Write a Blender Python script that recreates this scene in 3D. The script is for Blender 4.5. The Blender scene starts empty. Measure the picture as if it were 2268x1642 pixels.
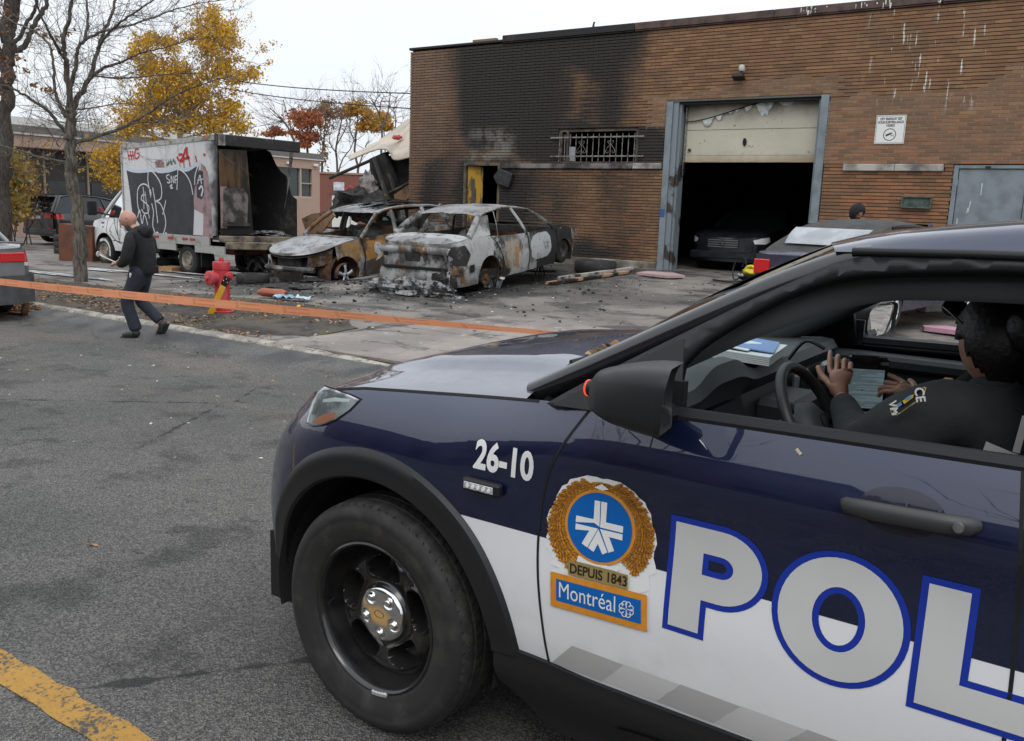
import bpy, bmesh, math, random
from mathutils import Vector, Matrix, noise as mnoise
from math import sin, cos, pi, sqrt, radians as rad
random.seed(7)
sc = bpy.context.scene
# ---------------------------------------------------------------- camera
CAM_H, PITCH, ROLL, YAW, FPX = 1.667, rad(10.433), rad(2.037), rad(33.509), 1931.9   # FPX for a 2268 px wide picture
F0 = Vector((-sin(YAW), cos(YAW), 0)); R0 = Vector((cos(YAW), sin(YAW), 0)); U0 = Vector((0, 0, 1))
CF = F0 * cos(PITCH) - U0 * sin(PITCH); CU = U0 * cos(PITCH) + F0 * sin(PITCH)
CR = R0 * cos(ROLL) + CU * sin(ROLL); CV = CU * cos(ROLL) - R0 * sin(ROLL)
CAM = Vector((0, 0, CAM_H))
cd = bpy.data.cameras.new('camera'); cam = bpy.data.objects.new('camera', cd); sc.collection.objects.link(cam)
cd.sensor_width = 36; cd.lens = 36 * FPX / 2268; cd.clip_end = 3000; cd.clip_start = .05
m = Matrix((CR, CV, -CF)).transposed().to_4x4(); m.translation = CAM; cam.matrix_world = m
sc.camera = cam
# ---------------------------------------------------------------- sky, sun, exposure
W = bpy.data.worlds.new('World'); sc.world = W; W.use_nodes = True
wn = W.node_tree; wn.nodes.clear()
wo = wn.nodes.new('ShaderNodeOutputWorld'); bg = wn.nodes.new('ShaderNodeBackground')
sky = wn.nodes.new('ShaderNodeTexSky'); sky.sky_type = 'NISHITA'; sky.sun_disc = False
SUN_EL, SUN_AZ = rad(48), rad(150)
sky.sun_elevation = SUN_EL; sky.sun_rotation = SUN_AZ; sky.air_density = 1.0; sky.dust_density = 2.0; sky.ozone_density = 1.0
hs = wn.nodes.new('ShaderNodeHueSaturation'); hs.inputs['Saturation'].default_value = .35
mx = wn.nodes.new('ShaderNodeMix'); mx.data_type = 'RGBA'; mx.inputs['Factor'].default_value = .80
tcw = wn.nodes.new('ShaderNodeTexCoord'); nzw = wn.nodes.new('ShaderNodeTexNoise'); nzw.inputs['Scale'].default_value = 2.2; nzw.inputs['Detail'].default_value = 5
crw = wn.nodes.new('ShaderNodeValToRGB'); crw.color_ramp.elements[0].position = .3; crw.color_ramp.elements[1].position = .75
crw.color_ramp.elements[0].color = (7.9, 8.5, 9.3, 1); crw.color_ramp.elements[1].color = (9.6, 9.9, 10.2, 1)
wn.links.new(tcw.outputs['Generated'], nzw.inputs['Vector']); wn.links.new(nzw.outputs['Fac'], crw.inputs['Fac'])
wn.links.new(sky.outputs['Color'], hs.inputs['Color']); wn.links.new(hs.outputs['Color'], mx.inputs[6]); wn.links.new(crw.outputs['Color'], mx.inputs[7])
sxw = wn.nodes.new('ShaderNodeSeparateXYZ'); mrw = wn.nodes.new('ShaderNodeMapRange'); mrw.inputs[1].default_value = 0; mrw.inputs[2].default_value = 1; mrw.inputs[3].default_value = .93; mrw.inputs[4].default_value = 1.75
wn.links.new(tcw.outputs['Generated'], sxw.inputs[0]); wn.links.new(sxw.outputs[2], mrw.inputs[0])      # an overcast sky is brightest overhead
vmw = wn.nodes.new('ShaderNodeVectorMath'); vmw.operation = 'SCALE'; wn.links.new(mx.outputs[2], vmw.inputs[0]); wn.links.new(mrw.outputs[0], vmw.inputs['Scale'])
wn.links.new(vmw.outputs[0], bg.inputs['Color']); bg.inputs['Strength'].default_value = .1
wn.links.new(bg.outputs['Background'], wo.inputs['Surface'])
sl = bpy.data.lights.new('sun', 'SUN'); sun = bpy.data.objects.new('sun', sl); sc.collection.objects.link(sun)
sl.energy = .6; sl.angle = rad(25); sl.color = (1, .97, .93)
sd = Vector((cos(SUN_EL) * sin(SUN_AZ), cos(SUN_EL) * cos(SUN_AZ), sin(SUN_EL)))
sun.rotation_euler = (-sd).to_track_quat('-Z', 'Y').to_euler()
sc.view_settings.view_transform = 'Standard'; sc.view_settings.look = 'None'; sc.view_settings.exposure = .22; sc.view_settings.gamma = 1
sc.view_settings.use_curve_mapping = False
sc.cycles.max_bounces = 8; sc.cycles.transparent_max_bounces = 12; sc.cycles.use_denoising = True
# ---------------------------------------------------------------- pixels (2268 wide) to places
def ray(px, py): return CF + CR * ((px - 1134) / FPX) - CV * ((py - 821) / FPX)
def sstep(a, b, x):
 t = min(1, max(0, (x - a) / (b - a))); return t * t * (3 - 2 * t)
KERB = 7.03
def gz(x, y):
 if y < KERB: return -.03 * max(0, y - 2)
 r = sstep(-17, -10, x)
 t = min(y, 18.35) - 7.1
 return -.05 + t / 11.25 * (.51 * r - .13 * (1 - r)) + (0 if y < 18.35 else (-.0 * r))
def gp(px, py, dz=0):
 d = ray(px, py); z = 0
 for _ in range(40):
  P = CAM + d * ((z + dz - CAM_H) / d.z); z = .5 * z + .5 * gz(P.x, P.y)
 return P
def onx(px, py, X): d = ray(px, py); return CAM + d * (X / d.x)
def ony(px, py, Y): d = ray(px, py); return CAM + d * (Y / d.y)
def pix(P):
 v = Vector(P) - CAM; d = v.dot(CF); return 1134 + FPX * v.dot(CR) / d, 821 - FPX * v.dot(CV) / d
# ---------------------------------------------------------------- mesh helpers
class MB:
 def __init__(s): s.v = []; s.f = []; s.m = []; s.cur = 0; s.X = None
 def add(s, vs, fs):
  o = len(s.v)
  s.v += [tuple(s.X @ Vector(v)) for v in vs] if s.X else [tuple(v) for v in vs]
  s.f += [tuple(i + o for i in f) for f in fs]; s.m += [s.cur] * len(fs); return s
 def box(s, c, d, rot=None, tw=1, td=1):
  hx, hy, hz = d[0] / 2, d[1] / 2, d[2] / 2
  vs = [Vector((sx * hx * (tw if sz > 0 else 1), sy * hy * (td if sz > 0 else 1), sz * hz)) for sz in (-1, 1) for sy in (-1, 1) for sx in (-1, 1)]
  if rot is not None: vs = [rot @ v for v in vs]
  c = Vector(c)
  return s.add([v + c for v in vs], [(0, 2, 3, 1), (4, 5, 7, 6), (0, 1, 5, 4), (2, 6, 7, 3), (0, 4, 6, 2), (1, 3, 7, 5)])
 def b2(s, a, b): return s.box([(a[i] + b[i]) / 2 for i in range(3)], [abs(b[i] - a[i]) for i in range(3)])
 def tube(s, pts, r, n=8, cap=True, flat=None, up=None):
  pts = [Vector(p) for p in pts]; k = len(pts)
  rs = r if isinstance(r, (list, tuple)) else [r] * k
  rings = []; pu = None
  for i in range(k):
   t = (pts[min(i + 1, k - 1)] - pts[max(i - 1, 0)])
   if t.length < 1e-9: t = Vector((0, 0, 1))
   t.normalize()
   u = Vector(up) if up is not None else (pu if pu is not None else (Vector((0, 0, 1)) if abs(t.z) < .9 else Vector((1, 0, 0))))
   a = t.cross(u)
   if a.length < 1e-6: a = t.cross(Vector((0, 1, .1)))
   a.normalize(); b = a.cross(t); pu = b
   fl = flat if flat else 1
   rings.append([pts[i] + a * (rs[i] * cos(2 * pi * j / n)) + b * (rs[i] * fl * sin(2 * pi * j / n)) for j in range(n)])
  fs = [(i * n + j, i * n + (j + 1) % n, (i + 1) * n + (j + 1) % n, (i + 1) * n + j) for i in range(k - 1) for j in range(n)]
  if cap: fs += [tuple(range(n - 1, -1, -1)), tuple((k - 1) * n + j for j in range(n))]
  return s.add([v for g in rings for v in g], fs)
 def cyl(s, a, b, r, r2=None, n=16): return s.tube([a, b], [r, r if r2 is None else r2], n)
 def lathe(s, prof, n=24, X=None, a0=0, a1=2 * pi):
  full = abs(a1 - a0 - 2 * pi) < 1e-6; k = n if full else n + 1
  vs = [Vector((r * cos(a0 + (a1 - a0) * j / n), r * sin(a0 + (a1 - a0) * j / n), z)) for (r, z) in prof for j in range(k)]
  if X is not None: vs = [X @ v for v in vs]
  fs = [(i * k + j, i * k + (j + 1) % k, (i + 1) * k + (j + 1) % k, (i + 1) * k + j) for i in range(len(prof) - 1) for j in range(n)]
  return s.add(vs, fs)
 def grid(s, P, cu=False, cv=False, flip=False):
  nu, nv = len(P), len(P[0]); fs = []
  for i in range(nu if cu else nu - 1):
   for j in range(nv if cv else nv - 1):
    q = (i * nv + j, i * nv + (j + 1) % nv, ((i + 1) % nu) * nv + (j + 1) % nv, ((i + 1) % nu) * nv + j)
    fs.append(q[::-1] if flip else q)
  return s.add([p for r in P for p in r], fs)
 def poly(s, pts): return s.add(pts, [tuple(range(len(pts)))])
 def prism(s, pts, off):
  o = Vector(off); n = len(pts); a = [Vector(p) for p in pts]; b = [p + o for p in a]
  return s.add(a + b, [tuple(range(n)), tuple(range(2 * n - 1, n - 1, -1))] + [(i, i + n, (i + 1) % n + n, (i + 1) % n) for i in range(n)])
 def mirror_y(s):
  o = len(s.v); s.v += [(x, -y, z) for x, y, z in s.v]; s.f += [tuple(i + o for i in f[::-1]) for f in s.f]; s.m += list(s.m); return s
 def pair(s, name, mat, parent=None, smooth=None, **k):
  s.build(name, mat, parent, smooth, **k); q = MB(); q.v = [(x, -y, z) for x, y, z in s.v]; q.f = [f[::-1] for f in s.f]; q.m = list(s.m); return q.build(name, mat, parent, smooth, **k)
 def build(s, name, mat, parent=None, smooth=None, bevel=0, loc=None, rot=None, seg=1, weld=0):
  me = bpy.data.meshes.new(name); me.from_pydata(s.v, [], s.f); me.validate()
  if weld:
   bm = bmesh.new(); bm.from_mesh(me); bmesh.ops.remove_doubles(bm, verts=bm.verts, dist=weld); bm.to_mesh(me); bm.free(); s.m = []
  for q in (mat if isinstance(mat, (list, tuple)) else [mat]): me.materials.append(q)
  if any(s.m) and len(me.polygons) == len(s.m): me.polygons.foreach_set('material_index', s.m)
  if smooth is not None:
   me.polygons.foreach_set('use_smooth', [True] * len(me.polygons))
   if smooth < 179: me.set_sharp_from_angle(angle=rad(smooth))
  return link(name, me, parent, loc, rot, bevel, seg)
def link(name, me, parent=None, loc=None, rot=None, bevel=0, seg=1):
 o = bpy.data.objects.new(name, me); sc.collection.objects.link(o)
 if parent: o.parent = parent
 if loc is not None: o.location = loc
 if rot is not None: o.rotation_euler = rot
 if bevel:
  b = o.modifiers.new('bevel', 'BEVEL'); b.width = bevel; b.segments = seg; b.limit_method = 'ANGLE'; b.angle_limit = rad(40)
 return o
def thing(name, label, cat, loc=(0, 0, 0), rot=(0, 0, 0), group=None):
 o = bpy.data.objects.new(name, None); sc.collection.objects.link(o); o.location = loc; o.rotation_euler = rot; o.empty_display_size = .2
 return tag(o, label, cat, group)
def tag(o, label, cat, group=None):
 o['label'] = label; o['category'] = cat
 if group: o['group'] = group
 return o
def struct(o): o['kind'] = 'structure'; return o
def stuff(o): o['kind'] = 'stuff'; return o
def Rz(a): return Matrix.Rotation(a, 3, 'Z')
def rot3(x=0, y=0, z=0): return (Matrix.Rotation(z, 3, 'Z') @ Matrix.Rotation(y, 3, 'Y') @ Matrix.Rotation(x, 3, 'X'))
def interp(tab, x):
 if x <= tab[0][0]: return tab[0][1]
 for (a, b), (c, d) in zip(tab, tab[1:]):
  if x <= c: return b + (d - b) * (x - a) / (c - a)
 return tab[-1][1]
def cinterp(tab, x):      # smooth (monotone cubic-like) table
 if x <= tab[0][0]: return tab[0][1]
 if x >= tab[-1][0]: return tab[-1][1]
 for i in range(len(tab) - 1):
  if x <= tab[i + 1][0]:
   x0, y0 = tab[i]; x1, y1 = tab[i + 1]; h = x1 - x0; t = (x - x0) / h
   m0 = (y1 - tab[i - 1][1]) / (x1 - tab[i - 1][0]) if i > 0 else (y1 - y0) / h
   m1 = (tab[i + 2][1] - y0) / (tab[i + 2][0] - x0) if i + 2 < len(tab) else (y1 - y0) / h
   return (2 * t**3 - 3 * t**2 + 1) * y0 + (t**3 - 2 * t**2 + t) * h * m0 + (-2 * t**3 + 3 * t**2) * y1 + (t**3 - t**2) * h * m1
def nz(x, y=0, z=0): return mnoise.noise(Vector((x, y, z)))
def catmull(pts, n=6):
 pts = [Vector(p) for p in pts]; out = []
 for i in range(len(pts) - 1):
  p0 = pts[max(i - 1, 0)]; p1 = pts[i]; p2 = pts[i + 1]; p3 = pts[min(i + 2, len(pts) - 1)]
  for k in range(n):
   t = k / n
   out.append(.5 * ((2 * p1) + (p2 - p0) * t + (2 * p0 - 5 * p1 + 4 * p2 - p3) * t * t + (3 * p1 - p0 - 3 * p2 + p3) * t**3))
 return out + [pts[-1]]
# ---------------------------------------------------------------- materials
class NT:
 def __init__(s, name):
  s.mat = bpy.data.materials.new(name); s.mat.use_nodes = True; s.t = s.mat.node_tree; s.t.nodes.clear()
  s.out = s.t.nodes.new('ShaderNodeOutputMaterial'); s.bsdf = s.t.nodes.new('ShaderNodeBsdfPrincipled')
  s.t.links.new(s.bsdf.outputs[0], s.out.inputs['Surface']); s._tc = None
 def n(s, t, **k):
  q = s.t.nodes.new(t)
  for a, b in k.items(): setattr(q, a, b)
  return q
 def l(s, a, b): s.t.links.new(a, b)
 def put(s, sock, v):
  if isinstance(v, bpy.types.NodeSocket): s.l(v, sock)
  elif v is not None:
   if hasattr(sock.default_value, '__len__') and not hasattr(v, '__len__'): v = (v, v, v, 1)
   if hasattr(v, '__len__') and hasattr(sock.default_value, '__len__') and len(v) == 3 and len(sock.default_value) == 4: v = (*v, 1)
   sock.default_value = v
 def P(s, name, v): s.put(s.bsdf.inputs[name], v); return s
 def tc(s, w='Object'):
  if not s._tc: s._tc = s.n('ShaderNodeTexCoord')
  return s._tc.outputs[w]
 def pos(s): return s.n('ShaderNodeNewGeometry').outputs['Position']
 def xyz(s, v): q = s.n('ShaderNodeSeparateXYZ'); s.l(v, q.inputs[0]); return q.outputs
 def map(s, v, sc_=(1, 1, 1), loc=(0, 0, 0), rot=(0, 0, 0)):
  q = s.n('ShaderNodeMapping'); s.l(v, q.inputs[0]); q.inputs['Scale'].default_value = sc_; q.inputs['Location'].default_value = loc; q.inputs['Rotation'].default_value = rot; return q.outputs[0]
 def noise(s, scale=5, det=4, rough=.55, v=None, dist=0):
  q = s.n('ShaderNodeTexNoise'); s.l(v if v is not None else s.tc(), q.inputs['Vector'])
  q.inputs['Scale'].default_value = scale; q.inputs['Detail'].default_value = det; q.inputs['Roughness'].default_value = rough; q.inputs['Distortion'].default_value = dist
  return q.outputs['Fac']
 def vor(s, scale=5, v=None, feat='F1', out='Distance'):
  q = s.n('ShaderNodeTexVoronoi', feature=feat); s.l(v if v is not None else s.tc(), q.inputs['Vector']); q.inputs['Scale'].default_value = scale; return q.outputs[out]
 def ramp(s, f, lo, hi, a=0., b=1.):
  q = s.n('ShaderNodeMapRange', interpolation_type='SMOOTHSTEP'); s.put(q.inputs[0], f)
  for i, v in ((1, lo), (2, hi), (3, a), (4, b)): q.inputs[i].default_value = v
  return q.outputs[0]
 def m(s, op, a, b=None, c=None):
  q = s.n('ShaderNodeMath', operation=op); s.put(q.inputs[0], a)
  if b is not None: s.put(q.inputs[1], b)
  if c is not None: s.put(q.inputs[2], c)
  return q.outputs[0]
 def mix(s, f, a, b, mode='MIX'):
  q = s.n('ShaderNodeMix', data_type='RGBA', blend_type=mode); s.put(q.inputs[0], f); s.put(q.inputs[6], a); s.put(q.inputs[7], b); return q.outputs[2]
 def attr(s, name): q = s.n('ShaderNodeAttribute'); q.attribute_name = name; return q.outputs['Fac']
 def isl(s):
  g = s.n('ShaderNodeNewGeometry').outputs['Random Per Island']; o = s.n('ShaderNodeObjectInfo').outputs['Random']
  return s.m('FRACT', s.m('ADD', g, o))
 def bump(s, h, st=.3, dist=.01):
  q = s.n('ShaderNodeBump'); q.inputs['Strength'].default_value = st; q.inputs['Distance'].default_value = dist; s.l(h, q.inputs['Height']); s.l(q.outputs[0], s.bsdf.inputs['Normal']); return s
def M(name, c, rough=.6, metal=0, c2=None, scl=6, lo=.4, hi=.65, det=5, bump=0, bsc=40, bd=.005, coat=0, emit=None, es=1, trans=0, isl=0, spec=.5, rv=0, ior=1.5):
 t = NT(name); col = c if len(c) == 4 else (*c, 1)
 if c2 is not None: col = t.mix(t.ramp(t.noise(scl, det), lo, hi), col, (*c2, 1))
 if isl: col = t.mix(1.0, col, t.mix(t.isl(), (1 - isl, 1 - isl, 1 - isl, 1), (1 + isl, 1 + isl, 1 + isl, 1)), 'MULTIPLY')
 t.P('Base Color', col); t.P('Metallic', metal); t.P('Specular IOR Level', spec); t.P('IOR', ior)
 t.P('Roughness', rough if not rv else t.ramp(t.noise(scl * 2.3, 4), .3, .7, max(0, rough - rv), min(1, rough + rv)))
 if coat: t.P('Coat Weight', coat); t.P('Coat Roughness', .03)
 if trans: t.P('Transmission Weight', trans)
 if emit: t.P('Emission Color', emit); t.P('Emission Strength', es)
 if bump: t.bump(t.noise(bsc, 4), bump, bd)
 return t.mat
def glassmat(name, tint=(.75, .82, .82), alpha=.25, rough=.02):
 t = NT(name); tr = t.n('ShaderNodeBsdfTransparent'); gl = t.n('ShaderNodeBsdfGlossy'); mxs = t.n('ShaderNodeMixShader'); fr = t.n('ShaderNodeFresnel')
 tr.inputs[0].default_value = (*tint, 1); gl.inputs['Roughness'].default_value = rough; fr.inputs[0].default_value = 1.5
 t.l(fr.outputs[0], mxs.inputs[0]); t.l(tr.outputs[0], mxs.inputs[1]); t.l(gl.outputs[0], mxs.inputs[2]); t.l(mxs.outputs[0], t.out.inputs['Surface'])
 return t.mat
BLACK = M('black_plastic', (.014, .0145, .015), .45, bump=.15, bsc=500, bd=.001, spec=.3)
DARK = M('dark_void', (.006, .006, .006), .9)
CHAR = M('char', (.012, .011, .010), .85, c2=(.035, .032, .03), scl=9, bump=.6, bsc=30, bd=.02)
RUBBER = M('rubber', (.018, .018, .018), .75, c2=(.05, .048, .045), scl=7, lo=.5, hi=.8, bump=.2, bsc=120)
STEEL = M('steel', (.45, .45, .45), .35, 1, c2=(.3, .29, .28), scl=12, rv=.15)
CHROME = M('chrome', (.75, .75, .75), .12, 1)
RUST = M('rust', (.16, .075, .035), .85, c2=(.05, .035, .03), scl=6, bump=.4, bsc=40)
WOOD = M('wood', (.42, .25, .12), .7, c2=(.3, .17, .08), scl=14, bump=.2, bsc=60)
CONC = M('concrete', (.36, .34, .31), .85, c2=(.22, .21, .19), scl=4, bump=.4, bsc=60)
WHITEP = M('white_paint', (.72, .72, .70), .4, c2=(.5, .48, .44), scl=5, lo=.55, hi=.85)
GLASS = glassmat('clear_glass'); DGLASS = M('dark_glass', (.012, .014, .016), .05, spec=.6)
REDL = M('red_lens', (.55, .012, .015), .12, coat=.6); ORL = M('amber_lens', (.7, .18, .03), .12, coat=.6); WHL = M('clear_lens', (.75, .76, .76), .1, coat=.6)
# ================================================================ ground
def sheet(xs, ys, zf): return [[(x, y, zf(x, y)) for y in ys] for x in xs]
def lin(a, b, n): return [a + (b - a) * i / n for i in range(n + 1)]
def mat_ground():
 t = NT('earth'); t.P('Base Color', t.mix(t.noise(.3, 5), (.10, .085, .06, 1), (.16, .14, .10, 1))); t.P('Roughness', .95); return t.mat
struct(MB().grid(sheet([-900, -300, -120, -70, -45, -30, -20, -12, -4, 4, 12, 40, 200, 900], [-900, -200, -60, -20, -8, 2, 7, 12, 18.4, 30, 60, 150, 900],
 lambda x, y: min(-.32, gz(x, y) - .3)), flip=True).build('ground', mat_ground()))
def mat_road():
 t = NT('asphalt'); p = t.pos()
 fine = t.noise(130, 3, .7, p); big = t.noise(.55, 5, .6, p); mid = t.noise(2.4, 5, .6, t.map(p, (1, 1, 1)))
 c = t.mix(t.ramp(big, .35, .65), (.115, .113, .108, 1), (.165, .160, .150, 1))
 x = t.xyz(p)
 c = t.mix(t.m('MULTIPLY', t.ramp(mid, .52, .66), .55), c, (.035, .034, .033, 1))
 far = t.ramp(x[1], 3.2, 6.0)                                    # dust and ash trodden out of the lot
 c = t.mix(t.m('MULTIPLY', t.m('MULTIPLY', far, t.ramp(t.noise(1.1, 5, .62, t.map(p, (.45, 1, 1))), .47, .6)), .6), c, (.20, .175, .150, 1))
 gut = t.ramp(x[1], 6.2, 6.9)
 c = t.mix(t.m('MULTIPLY', gut, t.ramp(t.noise(1.5, 4, .5, p), .4, .6)), c, (.055, .057, .062, 1))
 c = t.mix(1, c, t.mix(fine, (.55, .55, .55, 1), (1.5, 1.5, 1.48, 1)), 'MULTIPLY')
 sp = t.n('ShaderNodeTexVoronoi'); t.l(p, sp.inputs['Vector']); sp.inputs['Scale'].default_value = 150; g_ = t.xyz(sp.outputs['Color']); c = t.mix(1, c, t.mix(t.m('POWER', g_[0], 1.6), (.50, .50, .50, 1), (1.9, 1.88, 1.85, 1)), 'MULTIPLY'); c = t.mix(t.m('MULTIPLY', t.ramp(t.noise(14, 4, .7, p), .60, .72), .6), c, (.03, .03, .03, 1))
 crk = t.vor(.42, t.map(p, (1, 1, 1), (.3, .7, 0)), 'DISTANCE_TO_EDGE'); crk = t.m('MULTIPLY', t.ramp(t.m('ADD', crk, t.m('MULTIPLY', t.m('SUBTRACT', t.noise(6, 4, .6, p), .5), .06)), .0, .008, 1, 0), t.ramp(t.noise(.4, 3, .5, p), .5, .6)); c = t.mix(t.m('MULTIPLY', crk, .8), c, (.02, .02, .02, 1))
 sp2 = t.ramp(t.noise(1.7, 2, .5, p), .66, .72); c = t.mix(t.m('MULTIPLY', sp2, t.ramp(t.noise(60, 3, .6, p), .64, .68)), c, (.42, .42, .40, 1))
 t.P('Base Color', c); t.P('Roughness', t.m('SUBTRACT', .86, t.m('MULTIPLY', gut, .35)))
 t.bump(t.m('ADD', t.noise(130, 4, .7, p), t.m('MULTIPLY', t.vor(150, p), 1.2)), 1.0, .012); return t.mat
road = struct(MB().grid(sheet(lin(-90, 40, 65), lin(-9, KERB, 26), lambda x, y: gz(x, y)), flip=True).build('road', mat_road()))
def mat_yel():
 t = NT('road_paint'); p = t.pos()
 w = t.ramp(t.m('ADD', t.m('MULTIPLY', t.noise(60, 4, .7, p), .6), t.m('MULTIPLY', t.noise(5, 3, .6, p), .4)), .40, .52)
 c = t.mix(t.noise(8, 4, .6, p), (.40, .21, .035, 1), (.52, .29, .06, 1))
 t.P('Base Color', t.mix(w, (.07, .066, .06, 1), c)); t.P('Roughness', .8); t.bump(t.noise(130, 4, .7, p), .8, .01); return t.mat
def yedge(x, k): return .018 * nz(x * 9, k) + .008 * nz(x * 40, k)
MB().grid([[(x, 1.34 + yedge(x, 3), .004), (x, 1.46 + yedge(x, 9), .004)] for x in lin(-60, 12, 900)], flip=True).build('center_line', mat_yel(), road)
def mat_kerb():
 t = NT('kerb_concrete'); p = t.pos(); c = t.mix(t.ramp(t.noise(3, 5, .6, p), .4, .6), (.42, .39, .34, 1), (.25, .23, .20, 1))
 c = t.mix(t.m('MULTIPLY', t.ramp(t.noise(14, 4, .6, p), .55, .62), .7), c, (.07, .065, .06, 1)); t.P('Base Color', c); t.P('Roughness', .9); t.bump(t.noise(45, 5, .65, p), .8, .02); return t.mat
KM = mat_kerb()
kerb = bpy.data.objects.new('kerb', None); sc.collection.objects.link(kerb); struct(kerb)
xk = -45.0
while xk < 9:
 L = random.uniform(1.9, 2.4) if xk < -8 else 3.0; mb = MB(); n = 14; P = []
 drop = lambda x: .125 - .075 * sstep(-8.6, -5.0, x)
 for i in range(n + 1):
  x = xk + L * i / n; g = -.0 * x; h = drop(x) + .006 * nz(x * 4); e = .012 * nz(x * 6, 2)
  if i in (0, n): h -= .012
  yb, z0 = KERB + .0, gz(x, KERB - .01)
  P.append([(x, yb, z0 - .1), (x, yb + .012 + e * .3, z0 + h - .03 + e * .4), (x, yb + .04 + e, z0 + h), (x, yb + .165, z0 + h + .012), (x, yb + .175, z0 - .12)])
 mb.grid(P); mb.add(P[0], [(0, 1, 2, 3, 4)]); mb.add(P[-1], [(4, 3, 2, 1, 0)]); mb.build('kerb_segment', KM, kerb, 50); xk += L + .018
def mat_lot():
 t = NT('lot_pavement'); p = t.pos(); x = t.xyz(p)
 st = t.map(p, (.75, 1.1, 1))
 c = t.mix(t.ramp(t.noise(.5, 5, .6, p), .38, .62), (.16, .145, .125, 1), (.235, .21, .185, 1))
 c = t.mix(t.ramp(t.noise(1.3, 6, .65, st), .48, .60), c, (.075, .070, .065, 1))
 def blob(cx, cy, rx, ry):
  a = t.m('DIVIDE', t.m('SUBTRACT', x[0], cx), rx); b = t.m('DIVIDE', t.m('SUBTRACT', x[1], cy), ry)
  return t.ramp(t.m('ADD', t.m('SQRT', t.m('ADD', t.m('MULTIPLY', a, a), t.m('MULTIPLY', b, b))), t.m('MULTIPLY', t.m('SUBTRACT', t.noise(1.6, 5, .65, p), .5), 1.3)), .55, 1.1, 1, 0)
 s = t.m('MAXIMUM', blob(-9.9, 13.6, 2.2, 3.6), blob(-14.3, 13.0, 2.6, 2.6)); s = t.m('MAXIMUM', s, blob(-17.5, 15.2, 3.6, 2.6))
 s = t.m('MAXIMUM', s, t.m('MULTIPLY', blob(-10.5, 17.6, 3.5, 1.6), .9)); s = t.m('MAXIMUM', s, t.m('MULTIPLY', blob(-12.5, 10.9, 2.4, .9), .7)); s = t.m('MAXIMUM', s, t.m('MULTIPLY', blob(-6.8, 13.6, 2.0, 1.2), .55))
 c = t.mix(t.m('MULTIPLY', s, .92), c, (.014, .0135, .013, 1))
 c = t.mix(t.m('MULTIPLY', t.ramp(t.noise(26, 4, .7, p), .60, .68), .75), c, (.40, .38, .35, 1))
 c = t.mix(1, c, t.mix(t.noise(70, 3, .7, p), (.6, .6, .6, 1), (1.4, 1.4, 1.4, 1)), 'MULTIPLY')
 wet = t.ramp(t.noise(.8, 3, .5, st), .5, .62); t.P('Base Color', c); t.P('Roughness', t.ramp(wet, 0, 1, .9, .42)); t.bump(t.m('ADD', t.noise(28, 6, .7, p), t.m('MULTIPLY', t.noise(4, 3, .5, p), 1.5)), .75, .03); return t.mat
struct(MB().grid(sheet(lin(-46, 12, 116), lin(7.2, 18.6, 40) + lin(19, 62, 12), lambda x, y: gz(x, y) + .012 * nz(x * 1.5, y * 1.5)), flip=True).build('lot_pavement', mat_lot()))
def vz(x, y): return gz(x, y) + .012 + (.022 * nz(x * 2.2, y * 2.2) + .03) * sstep(-8.3, -9.3, x) - .03 + .03 * sstep(7.2, 8.2, y) * sstep(10.2, 9.4, y)
def mat_verge():
 t = NT('verge_soil'); p = t.pos(); c = t.mix(t.ramp(t.noise(2.2, 5, .65, p), .4, .6), (.045, .038, .032, 1), (.105, .088, .072, 1))
 c = t.mix(t.m('MULTIPLY', t.ramp(t.noise(1.2, 4, .6, p), .52, .6), t.ramp(t.noise(18, 4, .7, p), .5, .6)), c, (.20, .12, .065, 1))
 c = t.mix(t.m('MULTIPLY', t.ramp(t.noise(.9, 4, .6, t.map(p, (1, 1, 1), (4, 7, 0))), .56, .63), t.ramp(t.noise(50, 3, .7, p), .45, .6)), c, (.13, .125, .04, 1))
 t.P('Base Color', c); t.P('Roughness', .95); t.bump(t.noise(30, 6, .75, p), .9, .04); return t.mat
def vback(x): return 9.75 + .18 * nz(x * .8) - 1.1 * sstep(-9.6, -8.2, x)
P = []
for x in lin(-46, -8.2, 150):
 yb = vback(x); P.append([(x, y, vz(x, y) if 0 < j < 12 else (gz(x, y) + (.018 if j == 0 else -.01))) for j, y in ((j, 7.19 + (yb - 7.19) * j / 12) for j in range(13))])
struct(MB().grid(P, flip=True).build('verge', mat_verge()))
def mat_slab():
 t = NT('slab_concrete'); p = t.pos(); c = t.mix(t.ramp(t.noise(.9, 5, .62, p), .4, .62), (.30, .265, .235, 1), (.21, .185, .165, 1))
 c = t.mix(t.m('MULTIPLY', t.ramp(t.noise(3.2, 6, .68, t.map(p, (.5, 1, 1))), .54, .62), .75), c, (.085, .078, .072, 1))
 c = t.mix(t.m('MULTIPLY', t.ramp(t.noise(6, 6, .68, t.map(p, (.6, 1, 1), (3, 2, 0))), .62, .68), .6), c, (.50, .47, .43, 1))
 c = t.mix(1, c, t.mix(t.noise(90, 3, .7, p), (.75, .75, .75, 1), (1.25, 1.25, 1.25, 1)), 'MULTIPLY'); t.P('Base Color', c); t.P('Roughness', .85); t.bump(t.noise(40, 6, .7, p), .7, .02); return t.mat
SM = mat_slab(); pav = bpy.data.objects.new('pavement', None); sc.collection.objects.link(pav); struct(pav)
xs = -8.35
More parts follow.
